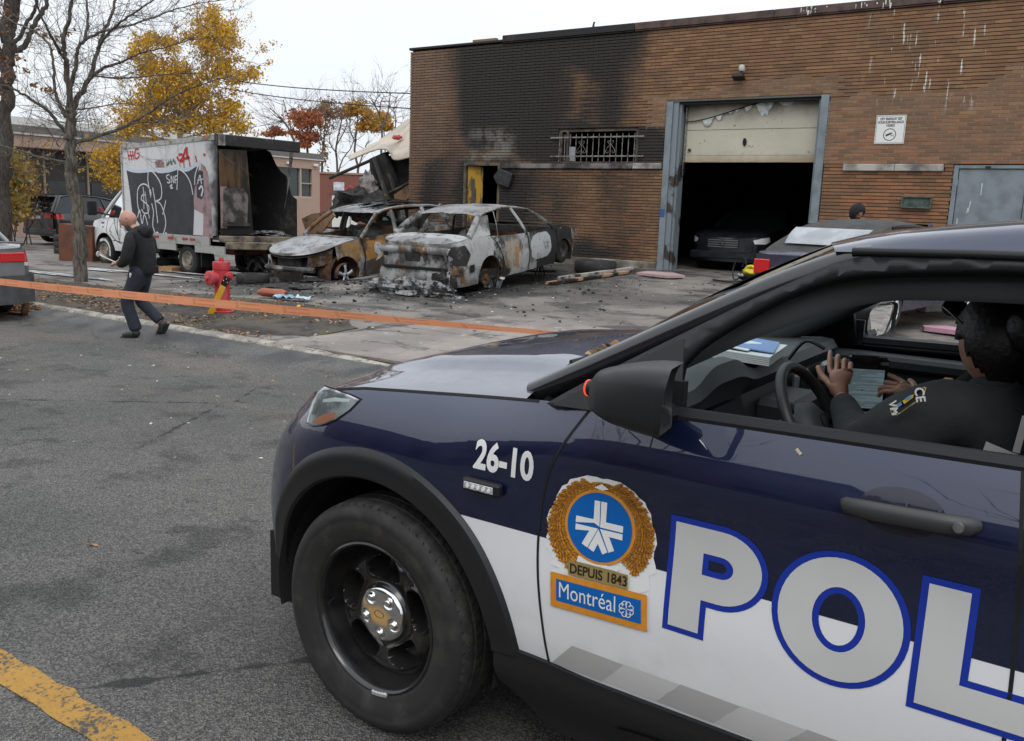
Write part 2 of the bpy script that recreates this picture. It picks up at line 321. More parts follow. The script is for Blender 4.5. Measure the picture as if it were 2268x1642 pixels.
for i in range(10):
 L = 1.75; y0 = 7.215
 for (ya, yb) in ((y0, 8.95), (8.965, 10.55)):
  mb = MB(); cut = (lambda y: .55 * (y - 7.2)) if i == 0 else (lambda y: 0)
  g = [[(xs + (cut(y) if k == 0 else 0) + (L - (cut(y) if k == 0 else 0)) * k / 6 if k else xs + cut(y) * .6, y, gz(max(xs, -8.3) + L * k / 6, y) + .022 + .004 * nz(i * 3.1, ya * 2)) for y in lin(ya, yb, 4)] for k in range(7)]
  mb.grid(g, flip=True); e = g[0] + [r[-1] for r in g[1:]] + g[-1][::-1][1:] + [r[0] for r in g[::-1][1:-1]]
  mb.grid([[p, (p[0], p[1], p[2] - .05)] for p in e], cu=True); mb.build('slab', SM, pav, 40)
 xs += L + .015
# ================================================================ brick garage building
YF = 18.35; BX0, BX1, BZ0, BZ1 = -15.68, 1.6, .62, 5.66
BLD = thing('brick_building', 'long one storey brown brick garage with soot-blackened facade and open roller door', 'building', (0, 0, 0))
def soot(x, z):
 n = .5 * nz(x * .9, z * .35, 1) + .28 * nz(x * 2.6, z * .8, 5) + .14 * nz(x * 6, z * 3, 8)
 b = lambda a, c, w: sstep(a - w, a + w, x + n * .9) * (1 - sstep(c - w, c + w, x + n * .9))
 up = b(-14.4, -10.9, .75) * sstep(2.6, 3.4, z + n)
 up = max(up, .92 * b(-14.3, -8.9, .8) * sstep(3.8, 5.2, z + n * 1.2)); up = max(up, (.52 + .9 * n) * b(-11.4, -8.9, .5) * sstep(3.4, 3.8, z))
 up = max(up, .95 * b(-9.85, -9.1, .45) * sstep(3.3, 3.7, z)); up = max(up, .85 * b(-10.7, -10.2, .25) * sstep(3.4, 3.7, z) * (1 - sstep(4.0, 4.9, z + n))); up = max(up, .8 * b(-11.2, -8.8, .3) * sstep(3.4, 3.6, z) * (1 - sstep(3.65, 3.9, z + n * .5)))
 up = max(up, (.62 + .5 * n) * b(-15.1, -13.6, .35) * (1 - sstep(2.9, 3.5, z + n)) * sstep(.9, 2.0, z + n)); up = max(up, .88 * b(-14.3, -11.4, .4) * (1 - sstep(2.5, 3.3, z + n)))
 up = max(up, .80 * b(-11.9, -8.45, .4) * sstep(2.72, 2.95, z) * (1 - sstep(3.5, 3.62, z)))
 up = max(up, (.42 + .8 * n) * b(-12, -8.4, .7) * (1 - sstep(2.5, 2.8, z))); up = max(up, .85 * b(-11.3, -9.1, .6) * (1 - sstep(.75, 1.3, z + n * .6)))
 if x < -14: up = max(up, .32 + .45 * n)
 return max(0, min(1, up))
def mat_brick():
 t = NT('brick'); p = t.pos(); x = t.xyz(p); r = t.isl(); r2 = t.m('FRACT', t.m('MULTIPLY', r, 7.31)); so = t.attr('soot'); ash = t.attr('ash'); red = t.attr('red')
 c = t.mix(r, (.165, .088, .044, 1), (.255, .138, .070, 1)); c = t.mix(t.ramp(r2, .72, .9), c, (.20, .10, .055, 1)); c = t.mix(t.ramp(r2, .0, .12, 1, 0), c, (.27, .155, .075, 1))
 rd = t.m('MULTIPLY', t.m('ADD', red, t.m('MULTIPLY', t.ramp(x[2], 4.0, 3.0), t.ramp(x[0], -5.2, -4.0))), t.ramp(r, .2, .7)); c = t.mix(t.m('MULTIPLY', rd, .42), c, (.36, .13, .055, 1))
 c = t.mix(t.m('MULTIPLY', t.ramp(t.noise(1.1, 4, .6, p), .50, .66), .55), c, (.14, .085, .048, 1))
 c = t.mix(t.ramp(x[0], -9.5, -14.5, 0, .45), c, (.20, .135, .10, 1))
 c = t.mix(1, c, t.mix(t.noise(35, 4, .65, p), (.7, .7, .7, 1), (1.3, 1.3, 1.3, 1)), 'MULTIPLY')
 dr = t.m('MULTIPLY', t.ramp(t.noise(7, 3, .5, t.map(p, (2.6, 1, .28))), .64, .69), t.m('MULTIPLY', t.ramp(x[0], -4.6, -3.4), t.ramp(x[0], -1.9, -2.5)))   # white drips
 dr = t.m('MULTIPLY', dr, t.ramp(x[2], 3.6, 4.2)); c = t.mix(dr, c, (.66, .65, .60, 1))
 s2 = t.ramp(t.m('ADD', so, t.m('MULTIPLY', t.m('SUBTRACT', t.noise(9, 4, .7, p), .5), .35)), .10, .85)
 c = t.mix(t.m('MULTIPLY', s2, .96), c, t.mix(t.noise(25, 3, .7, p), (.0125, .0118, .0115, 1), (.026, .0245, .0235, 1)))
 c = t.mix(t.m('MULTIPLY', ash, t.ramp(t.noise(5, 4, .6, p), .35, .6)), c, (.20, .185, .155, 1))
 t.P('Base Color', c); t.P('Roughness', .82); t.bump(t.noise(60, 4, .7, p), .5, .006); return t.mat
def mat_mortar():
 t = NT('mortar'); p = t.pos(); so = t.attr('soot'); c = t.mix(t.noise(12, 4, .6, p), (.24, .21, .18, 1), (.36, .33, .29, 1))
 c = t.mix(t.ramp(so, .25, 1.0), c, (.022, .02, .019, 1)); t.P('Base Color', c); t.P('Roughness', .9); return t.mat
BRK, MOR = mat_brick(), mat_mortar()
OPEN = [(-13.84, -12.71, 0, 2.80), (-11.06, -8.97, 2.80, 3.57), (-8.32, -4.83, 0, 4.12), (-2.47, -1.17, 0, 2.78), (-12.66, -8.30, 2.66, 2.81), (-4.46, -2.63, 2.64, 2.79)]
PANEL = [(-11.74, -11.06), (-8.97, -8.33)]
PITCHZ, BL, BH = .0677, .262, .054
def fattr(me, name, vals): a = me.attributes.new(name, 'FLOAT', 'POINT'); a.data.foreach_set('value', vals)
def in_patch(x, z):    # repointed areas with flush grey mortar
 return (x > -5.2 and 2.8 < z < 4.05 + .5 * sstep(-2.6, -1.2, x) + .15 * nz(x * 2, 0)) or (-8.9 < x < -4.6 and 4.05 < z < 4.45 - .25 * sstep(-5.5, -8.6, x) + .1 * nz(x * 3, 3)) or (-8.75 < x < -8.3 and 3.55 < z < 4.1)
cells = []
for r in range(int((BZ1 - BZ0) / PITCHZ) + 1):
 zc = BZ0 + PITCHZ * (r + .5)
 if zc > BZ1: break
 ivs = [(BX0, BX1)]
 for (a, b, z0, z1) in OPEN:
  if z0 < zc < z1: ivs = [q for (u, v) in ivs for q in ((u, min(v, a)), (max(u, b), v)) if q[1] - q[0] > .03]
 off = (BL / 2 if r % 2 else 0) + .012 * nz(r * 3.7)
 for (u, v) in ivs:
  k = math.floor((u - off) / BL); x = k * BL + off
  while x < v:
   a, b = max(u, x), min(v, x + BL)
   if b - a > .04: cells.append((a, b, zc, r))
   x += BL
def vis_size(c):
 q = pix(((c[0] + c[1]) / 2, YF, c[2]))
 if not (0 < q[0] < 2268 and -10 < q[1] < 470) or (c[1] - c[0]) < BL - .005 or c[0] < -8.6: return 1e9
 return (Vector(((c[0] + c[1]) / 2, YF, c[2])) - CAM).length
near = set(id(c) for c in sorted(cells, key=vis_size)[:298])
mbr, mbm = MB(), MB(); sv, av, rv_, ms = [], [], [], []
ind = []
for c in cells:
 a, b, z, r = c; dy = .004 * nz(a * 31, z * 17); g = .0045
 pan = any(p0 - .01 < (a + b) / 2 < p1 + .01 for p0, p1 in PANEL) and 2.82 < z < 3.57
 xa, xb, y0 = a + g, b - g, YF - .016 + dy
 if id(c) in near: ind.append((xa, xb, z, y0)); continue
 h = BH / 2
 mbr.box(((xa + xb) / 2, y0 + .03, z), (xb - xa, .06, BH))
 for vx in [xa, xb] * 4:
  s_ = soot(vx, z); sv.append(min(1, s_ + (.45 if pan else 0))); n_ = nz(vx * 1.5, z * 2, 4)
  av.append(max(0, min(1, sstep(-13.95, -13.5, vx) * sstep(-12.2, -12.6, vx) * sstep(2.75, 2.95, z) * sstep(3.75, 3.4, z) * 1.0 * (.75 + n_))))
  rv_.append(max(0, min(1, (sstep(-14.6, -15.3, vx) * sstep(2.9, 2.4, z) + sstep(-9.9, -9.3, vx + n_ * .6) * sstep(-8.6, -9.0, vx) * sstep(2.3, 1.6, z)) * .9)))
bricks = mbr.build('bricks', BRK, BLD); stuff(bricks); me = bricks.data
fattr(me, 'soot', sv); fattr(me, 'ash', av); fattr(me, 'red', rv_)
bm0 = MB().box((0, .03, 0), (BL - .009, .06, BH)); bme = bpy.data.meshes.new('brick'); bme.from_pydata(bm0.v, [], bm0.f); bme.materials.append(BRK)
for (xa, xb, z, y0) in ind: link('brick', bme, BLD, ((xa + xb) / 2, y0, z))
msv = []
def mstrip(a, b, z0, z1, y):
 n = max(1, int((b - a) / .3))
 for i in range(n):
  u, v = a + (b - a) * i / n, a + (b - a) * (i + 1) / n
  mbm.add([(u, y, z0), (v, y, z0), (v, y, z1), (u, y, z1)], [(0, 1, 2, 3)]); msv.extend([soot(u, z0), soot(v, z0), soot(v, z1), soot(u, z1)])
rows = {}
for (a, b, z, r) in cells: rows.setdefault(r, []).append((a, b, z))
for r, cs in rows.items():
 run = None
 for (a, b, z) in cs + [(99, 99, 0)]:
  if run and abs(a - run[1]) < .02: run[1] = b
  else:
   if run:
    mstrip(run[0], run[1], run[2] - BH / 2 + .003, run[2] + BH / 2 - .003, YF - .006); mstrip(run[0], run[1], run[2] - PITCHZ / 2 - .003, run[2] + PITCHZ / 2 + .003, YF + .028)
   run = [a, b, z]
 for (a, b, z) in cs:
  if in_patch((a + b) / 2, z): mstrip(a, b, z + BH / 2 - .004, z + PITCHZ - BH / 2 + .004, YF - .008); mstrip(a - .011, a + .011, z - BH / 2, z + BH / 2, YF - .0135)
mo = mbm.build('mortar', MOR, BLD); fattr(mo.data, 'soot', msv)
SIDEM = M('side_brick', (.12, .07, .05), .85, c2=(.02, .018, .017), scl=1.3, bump=.5, bsc=30)
ROOFM = M('roof_felt', (.05, .05, .05), .9)
mb = MB()
for (a, b, z, r) in [c for c in cells if c[0] < BX0 + .01]:
 for k in range(4): mb.box((BX0 + .028 - .006 * (r % 2), YF + .05 + (k + .5) * BL, z), (.06, BL - .01, BH))
stuff(mb.build('return_bricks', BRK, BLD))
mb = MB(); mb.b2((BX0 + .02, YF + .06, .2), (BX0 + .30, YF + 14, BZ1)); mb.b2((BX1 - .3, YF + .05, .2), (BX1, YF + 14, BZ1)); mb.b2((BX0, YF + 14, .2), (BX1, YF + 14.3, BZ1)); mb.build('side_wall', SIDEM, BLD)
MB().b2((BX0 + .02, YF + .1, BZ1 - .02), (BX1, YF + 14.2, BZ1 + .1)).build('roof', ROOFM, BLD)
mb = MB(); zb = BZ1
for (a, b, z0, z1) in [(BX0 + .03, -13.84, .2, zb), (-13.84, -12.71, 2.80, zb), (-12.71, -11.06, .2, zb), (-11.06, -8.97, .2, 2.8), (-11.06, -8.97, 3.57, zb), (-8.97, -8.32, .2, zb), (-8.32, -4.83, 4.12, zb), (-4.83, -2.47, .2, zb), (-2.47, -1.17, 2.78, zb), (-1.17, BX1, .2, zb)]:
 mb.b2((a, YF + .055, z0), (b, YF + .26, z1))
mb.build('backing_wall', SIDEM, BLD)
FND = M('foundation', (.30, .28, .24), .9, c2=(.10, .085, .06), scl=2.2, bump=.4, bsc=50)
mb = MB()
for (a, b) in ((BX0 - .02, -13.9), (-12.68, -8.33), (-4.82, -2.49), (-1.14, BX1)): mb.b2((a, YF - .03, -.3), (b, YF + .05, BZ0 - .004))
mb.build('foundation', FND, BLD, bevel=.012)
FLB = M('flashing_burnt', (.018, .016, .015), .55, .3, c2=(.07, .035, .02), scl=3, lo=.55, hi=.75); FLR = M('flashing_brown', (.10, .062, .05), .55, .2, c2=(.05, .03, .028), scl=3.5, bump=.2, bsc=14)
MB().b2((BX0 - .03, YF - .045, BZ1 + .01), (-12.73, YF + .3, BZ1 + .07)).build('parapet_cap', FLB, BLD, bevel=.01)
x = -12.73
for i, L in enumerate((3.545, 3.1, 3.1, 4.2)):
 mb = MB(); mb.b2((x, YF - .075 - .004 * (i % 2), BZ1 + .0), (x + L - .006, YF + .3, BZ1 + .155)); mb.b2((x, YF - .06, BZ1 - .03), (x + L - .006, YF - .02, BZ1 + .0))
 mb.build('flashing', FLB if i == 0 else FLR, BLD, bevel=.01); x += L
DRP = M('bird_drips', (.66, .65, .6), .8); mb = MB()
for k in range(34):
 x = random.choice([random.gauss(-5.35, .16), random.gauss(-4.1, .22), random.gauss(-2.95, .16)]); z1 = BZ1 + random.uniform(.06, .15); l = random.uniform(.02, .11); w = random.uniform(.006, .02)
 mb.add([(x - w, YF - .083, z1), (x + w, YF - .083, z1), (x + w * .6, YF - .083, z1 - l), (x - w * .4, YF - .083, z1 - l)], [(0, 3, 2, 1)])
stuff(mb.build('drips', DRP, BLD))
MB().b2((-13.66, YF - .02, BZ1 + .07), (-12.95, YF + .08, BZ1 + .125)).build('loose_plank', M('raw_plank', (.20, .14, .075), .8), BLD)
MB().tube([(-10.25, YF - .02, BZ1 + .15), (-10.25, YF - .02, BZ1 + .2), (-10.23, YF - .02, BZ1 + .27)], [.035, .022, .02], 6).build('bent_stub', FLB, BLD)
SILL = M('sill_stone', (.42, .40, .37), .85, c2=(.13, .12, .11), scl=2.2, bump=.3, bsc=50); SILLB = M('sill_sooty', (.19, .175, .165), .85, c2=(.03, .028, .026), scl=2.0, lo=.35, hi=.6, bump=.3, bsc=50)
for (a, b, z0, z1, m_) in ((-12.64, -11.55, 2.67, 2.785, SILLB), (-11.545, -10.4, 2.67, 2.785, SILLB), (-10.395, -9.05, 2.668, 2.79, SILLB), (-9.045, -8.34, 2.67, 2.80, SILL), (-4.45, -3.5, 2.65, 2.785, SILL), (-3.495, -2.64, 2.65, 2.785, SILL)):
 MB().b2((a, YF - .075, z0), (b, YF + .05, z1)).build('sill', m_, BLD, bevel=.012)
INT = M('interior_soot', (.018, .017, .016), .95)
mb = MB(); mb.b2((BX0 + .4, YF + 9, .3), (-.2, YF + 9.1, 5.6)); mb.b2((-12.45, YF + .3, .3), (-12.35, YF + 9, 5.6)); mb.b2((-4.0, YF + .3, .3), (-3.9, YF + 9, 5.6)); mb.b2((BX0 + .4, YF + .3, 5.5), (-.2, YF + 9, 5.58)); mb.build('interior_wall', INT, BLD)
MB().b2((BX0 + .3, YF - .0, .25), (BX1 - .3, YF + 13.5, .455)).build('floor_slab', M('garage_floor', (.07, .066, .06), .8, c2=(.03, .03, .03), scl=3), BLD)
FRM = M('window_frame', (.055, .045, .04), .7, c2=(.12, .1, .08), scl=9)
wf = MB();
for a, b in (((-11.06, YF + .03, 2.80), (-10.98, YF + .11, 3.57)), ((-9.04, YF + .03, 2.80), (-8.97, YF + .11, 3.57)), ((-10.98, YF + .03, 3.52), (-9.04, YF + .11, 3.57)), ((-10.98, YF + .03, 2.80), (-9.04, YF + .11, 2.84)), ((-10.86, YF + .03, 2.84), (-10.80, YF + .10, 3.52))): wf.b2(a, b)
win = wf.build('window', FRM, BLD)
IRON = M('grille_iron', (.26, .25, .235), .6, .4, c2=(.09, .08, .07), scl=14)
for z in (2.955, 3.385): MB().b2((-11.24, YF - .072, z - .016), (-8.79, YF - .058, z + .016)).build('grille_rail', IRON, BLD)
for i in range(14):
 x = -11.0 + i * .1515; MB().tube([(x, YF - .05, 2.83), (x, YF - .05, 3.43), (x, YF - .05, 3.465)], [.010, .010, .003], 6).build('grille_bar', IRON, BLD)
for x in (-10.395, -9.635):
 for s in (-1, 1):
  p = [(x + s * .012, YF - .05, 3.28), (x + s * .05, YF - .05, 3.31), (x + s * .07, YF - .05, 3.275), (x + s * .045, YF - .05, 3.25)] ; q = catmull([(x + s * .03, YF - .05, 3.27), (x + s * .055, YF - .05, 3.30), (x + s * .075, YF - .05, 3.27), (x + s * .04, YF - .05, 3.235), (x + s * .03, YF - .05, 3.2), (x + s * .12, YF - .05, 3.08), (x + s * .10, YF - .05, 3.03), (x + s * .05, YF - .05, 3.03), (x + s * .05, YF - .05, 3.07), (x + s * .075, YF - .05, 3.07)], 5)
  MB().tube(q, .006, 6).build('grille_scroll', IRON, BLD)
mb = MB(); mb.b2((-10.78, YF + .05, 2.85), (-10.62, YF + .07, 3.18)); mb.build('broken_pane', M('grey_board', (.32, .33, .36), .5), BLD)
def mat_bdoor():
 t = NT('burnt_yellow_door'); p = t.pos(); n = t.noise(2.2, 4, .6, t.map(p, (2.2, 1, .7))); c = t.mix(t.ramp(n, .46, .56), (.075, .06, .045, 1), (.42, .24, .018, 1)); c = t.mix(t.ramp(t.noise(6, 4, .6, p), .55, .7), c, (.03, .028, .025, 1)); t.P('Base Color', c); t.P('Roughness', .7); t.P('Metallic', .1); return t.mat
BD = mat_bdoor(); DF = M('door_frame_burnt', (.12, .095, .06), .7, c2=(.035, .03, .028), scl=5)
fr = MB(); fr.b2((-13.84, YF - .02, .4), (-13.77, YF + .16, 2.80)); fr.b2((-12.78, YF - .02, .4), (-12.71, YF + .16, 2.80)); fr.b2((-13.77, YF - .02, 2.74), (-12.78, YF + .16, 2.80)); fr.build('burnt_door_frame', DF, BLD)
dp = MB(); dp.box((-13.565, YF + .13, 1.6), (.40, .045, 2.26), rot3(z=rad(18))); dp.build('burnt_door', BD, BLD)
BLUEG = M('blue_grey_steel', (.215, .255, .275), .5, .15, c2=(.16, .185, .20), scl=3, bump=.1, bsc=30, rv=.1); BLUED = M('blue_grey_worn', (.20, .235, .255), .5, .15, c2=(.05, .042, .036), scl=2.1, lo=.56, hi=.64)
GZ = .44
mb = MB(); mb.b2((-8.305, YF - .055, GZ - .1), (-8.16, YF + .06, 4.10)); mb.build('door_post', BLUEG, BLD, bevel=.006)
mb = MB(); mb.b2((-8.158, YF - .01, GZ - .1), (-8.04, YF + .33, 4.10)); mb.b2((-8.04, YF + .05, GZ - .1), (-7.985, YF + .36, 4.05)); mb.build('door_jamb', BLUED, BLD, bevel=.005)
mb = MB(); mb.b2((-5.0, YF - .055, GZ - .1), (-4.845, YF + .06, 4.12)); mb.b2((-5.06, YF + .061, GZ - .1), (-4.9, YF + .36, 4.05)); mb.build('door_post', BLUEG, BLD, bevel=.006)
MB().b2((-8.31, YF - .03, 4.10), (-4.84, YF + .05, 4.135)).build('lintel', M('lintel_steel', (.10, .10, .095), .7), BLD)
MB().b2((-8.32, YF + .06, 4.05), (-4.83, YF + .3, 4.10)).build('head_trim', M('trim_dark', (.04, .042, .042), .8), BLD)
MB().b2((-8.303, YF - .058, 1.62), (-8.19, YF - .0555, 1.80)).build('blue_paint_patch', M('blue_spray', (.03, .09, .23), .6), BLD)
def mat_gdoor():
 t = NT('scorched_door_panel'); p = t.pos(); x = t.xyz(p); c = t.mix(t.noise(1.6, 4, .6, p), (.55, .52, .43, 1), (.46, .42, .33, 1))
 c = t.mix(t.m('MULTIPLY', t.ramp(t.m('ADD', x[2], t.m('MULTIPLY', t.noise(3, 4, .6, p), .35)), 3.25, 2.98), .8), c, (.30, .215, .11, 1))
 c = t.mix(t.m('MULTIPLY', t.ramp(t.m('ADD', x[2], t.m('MULTIPLY', t.noise(2.5, 5, .6, p), .6)), 4.0, 4.45), .85), c, (.10, .09, .07, 1)); c = t.mix(t.ramp(t.noise(9, 4, .7, p), .62, .72), c, (.22, .19, .14, 1)); t.P('Base Color', c); t.P('Roughness', .6); t.bump(t.noise(2.5, 3, .5, p), .4, .05); return t.mat
GD = mat_gdoor(); gy = YF + .30
gd = bpy.data.objects.new('roller_door', None); sc.collection.objects.link(gd); gd.parent = BLD
for (z0, z1) in ((2.84, 2.98), (2.985, 3.52), (3.53, 4.10)):
 mb = MB(); mb.grid([[(x, gy + .018 * nz(x * 1.3, z * 2) - (.02 * math.exp(-((x + 6.35) / .25)**2)), z + (.012 * nz(x * 2, 1) if (z == z0 and z0 < 2.9) else 0)) for z in lin(z0, z1, 5)] for x in lin(-7.985, -5.06, 24)]); mb.grid([[(x, gy + .05, z) for z in (z0, z1)] for x in (-7.985, -5.06)], flip=True)
 mb.build('door_section', GD, gd, 60)
mb = MB(); mb.poly([(-6.60 + .045 * cos(a) * (1 + .3 * nz(a * 3)), gy - .033, 3.26 + .085 * sin(a) * (1 + .3 * nz(a * 2, 5))) for a in lin(0, 2 * pi, 14)[:-1]][::-1]); mb.build('burn_hole', DARK, gd)
FILM = M('melted_film', (.62, .66, .64), .25, c2=(.35, .37, .34), scl=8, coat=.3); mb = MB()
def cabz(x): return 3.70 + .40 * sstep(-7.99, -5.9, x) * 1.0 + .0
for (xa, xb, dep) in ((-7.58, -7.32, .24), (-7.28, -7.14, .14), (-7.0, -6.9, .06), (-6.86, -6.77, .05), (-6.66, -6.50, .15), (-6.42, -6.02, .36), (-5.98, -5.60, .17)):
 P = []
 for i in range(9):
  u = i / 8; x = xa + (xb - xa) * u; d = dep * (sin(pi * u)**.8) * (.6 + .5 * abs(nz(x * 9))) + .012; zt = cabz(x); P.append([(x + .02 * nz(x * 7, k), gy - .04 - .02 * sin(k) * nz(x * 5, k), zt - d * k / 4) for k in range(5)])
 mb.grid(P)
mb.build('hanging_film', FILM, gd, 60)
MB().tube([(x, gy - .04, cabz(x)) for x in lin(-8.0, -5.2, 12)], .012, 6).build('cable', DARK, gd)
for (x, z) in ((-7.84, 3.10), (-5.08, 3.16)): MB().cyl((x, gy - .05, z), (x, gy - .01, z), .035, n=10).build('door_roller', RUST, gd)
MB().b2((-7.95, YF + .2, 2.55), (-7.93, YF + .3, 4.0)).build('track', STEEL, gd)
mb = MB(); mb.b2((-2.465, YF - .03, .42), (-2.385, YF + .1, 2.765)); mb.b2((-1.27, YF - .03, .42), (-1.18, YF + .1, 2.765)); mb.b2((-2.385, YF - .03, 2.705), (-1.27, YF + .1, 2.765)); mb.build('service_door_frame', BLUEG, BLD, bevel=.006)
sdr = MB().b2((-2.375, YF + .0, .44), (-1.28, YF + .05, 2.695)).build('service_door', BLUEG, BLD, bevel=.004)
mb = MB()
for (x, z, l, dx) in ((-1.98, 2.45, .22, .005), (-2.13, 2.12, .2, -.02), (-2.16, 2.0, .1, -.01), (-2.37 + .05, 1.8, .12, .01)): mb.add([(x, YF - .003, z), (x + .014, YF - .003, z), (x + .01 + dx, YF - .003, z - l), (x + dx, YF - .003, z - l)], [(0, 3, 2, 1)])
[MB().poly([mb.v[4 * i_ + j_] for j_ in (0, 3, 2, 1)]).build('drip', DRP, sdr) for i_ in range(4)]
for z in (2.45, 1.0): MB().cyl((-2.385, YF - .015, z - .06), (-2.385, YF - .015, z + .06), .012, n=8).build('hinge', BLUEG, sdr)
MB().b2((-1.95, YF - .04, 2.715), (-1.86, YF - .03, 2.75)).build('door_closer', BLACK, BLD)
lb = MB(); lb.b2((-3.30, YF - .10, 1.965), (-2.77, YF - .017, 1.98)); lb.b2((-3.30, YF - .10, 2.165), (-2.77, YF - .017, 2.18)); lb.b2((-3.30, YF - .10, 1.98), (-3.27, YF - .017, 2.165)); lb.b2((-2.80, YF - .10, 1.98), (-2.77, YF - .017, 2.165)); lb.b2((-3.27, YF - .05, 1.98), (-2.80, YF - .04, 2.165))
GREENB = M('verdigris', (.10, .15, .13), .55, .3, c2=(.05, .06, .055), scl=8)
tag(lb.build('wall_box', GREENB), 'shallow open green-grey metal box on brick wall beside grey door', 'wall box')
tag(MB().prism([(-12.83, YF - .14, 2.47), (-12.73, YF - .14, 2.30), (-12.36, YF - .14, 2.20), (-12.25, YF - .14, 2.53), (-12.66, YF - .14, 2.66)], (0, .115, 0)).build('burnt_wall_light', M('scorched_case', (.016, .016, .017), .5, c2=(.035, .035, .035), scl=7), bevel=.012), 'scorched black wall light box hanging askew beside the burnt doorway', 'wall light')
fl = thing('floodlight', 'small wall floodlight with round sensor above the garage door', 'floodlight', (-6.66, YF - .02, 4.56))
MB().cyl((0, .0, .12), (0, -.05, .12), .055, n=14).build('mount', M('lamp_white', (.55, .54, .5), .5), fl)
MB().tube([(0, -.05, .12), (0, -.10, .06), (0, -.12, .02)], .014, 6).build('arm', BLACK, fl)
MB().lathe([(0, -.07), (.05, -.06), (.07, 0), (.05, .06), (0, .07)], 12, Matrix.Translation((.01, -.10, .15))).build('sensor', M('lamp_grey', (.5, .5, .47), .4), fl, 60)
MB().box((-.02, -.16, -.03), (.26, .2, .09), rot3(x=rad(-18)), tw=.8, td=.8).build('lamp_head', BLACK, fl, bevel=.012)
sg = thing('surveillance_sign', 'white square video surveillance sign with round camera symbol on brick wall', 'sign', (-3.655, YF - .03, 3.43))
SGW = M('sign_white', (.74, .74, .71), .45, c2=(.55, .53, .48), scl=6, lo=.6, hi=.85); SGB = M('sign_black', (.02, .02, .022), .5)
MB().b2((-.268, 0, -.265), (.268, .008, .265)).build('plate', SGW, sg)
mb = MB()
for (a, b, c, d) in ((-.255, -.252, .255, -.246), (-.255, .246, .255, .252), (-.255, -.246, -.249, .246), (.249, -.246, .255, .246)): mb.add([(a, -.002, b), (c, -.002, b), (c, -.002, d), (a, -.002, d)], [(0, 1, 2, 3)])
mb.grid([[(r * cos(a), -.002, -.095 + r * sin(a)) for r in (.115, .102)] for a in lin(0, 2 * pi, 40)], flip=True)
cr = rot3(y=rad(-22));
for (a, b, c, d) in ((-.06, -.015, .045, .018), (.05, -.012, .062, .014)): mb.poly([tuple(cr @ Vector(q) + Vector((-.012, -.002, -.09))) for q in ((a, 0, b), (c, 0, b), (c, 0, d), (a, 0, d))])
mb.poly([(.02, -.002, -.118), (.07, -.002, -.118), (.07, -.002, -.11), (.02, -.002, -.11)]); mb.poly([(.068, -.002, -.135), (.074, -.002, -.135), (.074, -.002, -.09), (.068, -.002, -.09)]); mb.build('symbol', SGB, sg)
FONT = None
def text(s_, size, name, mat, parent, M4, bold=0, align='CENTER', space=1.0, sx=1):
 cu = bpy.data.curves.new(name, 'FONT'); cu.body = s_; cu.size = size; cu.align_x = align; cu.align_y = 'CENTER'; cu.offset = bold; cu.space_character = space; cu.fill_mode = 'FRONT'; cu.resolution_u = 4
 o = bpy.data.objects.new(name, cu); sc.collection.objects.link(o); bpy.context.view_layer.update()
 me = bpy.data.meshes.new_from_object(o); bpy.data.objects.remove(o); me.transform(Matrix.Diagonal((sx, 1, 1, 1))); me.transform(M4); me.materials.clear(); me.materials.append(mat)
 return link(name, me, parent)
FX = Matrix(((1, 0, 0, 0), (0, 0, -1, 0), (0, 1, 0, 0), (0, 0, 0, 1)))    # text plane xz, facing -y
for i, s_ in enumerate(('CET ENDROIT EST', 'SOUS SURVEILLANCE', 'VIDEO')): text(s_, .062, 'lettering', SGB, sg, Matrix.Translation((0, -.002, .195 - .062 * i)) @ FX, .0022, space=1.0, sx=.78 if i < 2 else .85)
# ================================================================ police SUV
DTH = rad(-.848); nrm = Vector((sin(DTH), -cos(DTH), 0)); CO = Vector((-1.763, 1.933, 0)) - nrm * .93
PC = thing('police_car', 'dark blue and white police car parked on the road, officer inside', 'police car', CO, (0, 0, pi + DTH))
CM = Matrix.Translation(CO) @ Matrix.Rotation(pi + DTH, 4, 'Z'); CMI = CM.inverted(); LC = CMI @ CAM
def cpt(px, py, Y): d = CMI.to_3x3() @ ray(px, py); return LC + d * ((Y - LC.y) / d.y)
PWW, XF, XR = .965, .10, -3.45
AZ = [(.60, .835), (.75, .79), (.85, .72), (.95, .60), (1.0, .535), (1.06, .475), (1.12, .445)]
def fx(x, z): return x if x <= XF else XF + (x - XF) / .835 * cinterp(AZ, z)
def PW(x, z=.5):
 if x > XF: return PWW * max(0, 1 - min(1, (x - XF) / cinterp(AZ, z))**2.7)**(1 / 2.3)
 if x < XR: return PWW * max(0, 1 - min(1, (XR - x) / .66)**3.2)**(1 / 3)
 return PWW
DOORP = [(.18, .075), (.43, .034), (.5, .016), (.6, .004), (.70, .0), (.82, .006), (.93, .010), (1.0, .004), (1.035, .0), (1.08, .007), (1.13, .024), (1.19, .047), (1.28, .09)]
FENDP = [(.18, .06), (.43, .03), (.6, .01), (.75, .004), (.88, .0), (.95, .007), (1.0, .020), (1.05, .042), (1.09, .070), (1.13, .112), (1.18, .18)]
def pinset(x, z): t = sstep(-.80, -.20, x); return cinterp(DOORP, z) * (1 - t) + cinterp(FENDP, z) * t
def PY(x, z): w = PW(x, z); return max(0, w - pinset(x, z) * (1 if x < .25 else w / PWW))
TOPT = [(-4.12, 1.27), (-3.6, 1.26), (-2.7, 1.225), (-1.7, 1.205), (-.97, 1.19), (-.73, 1.18), (-.64, 1.172), (-.555, 1.163), (-.3, 1.136), (0, 1.112), (.25, 1.09), (.45, 1.062), (.65, 1.025), (.8, .99), (.9, .97), (.935, .965)]
def ptop(x): return cinterp(TOPT, x)
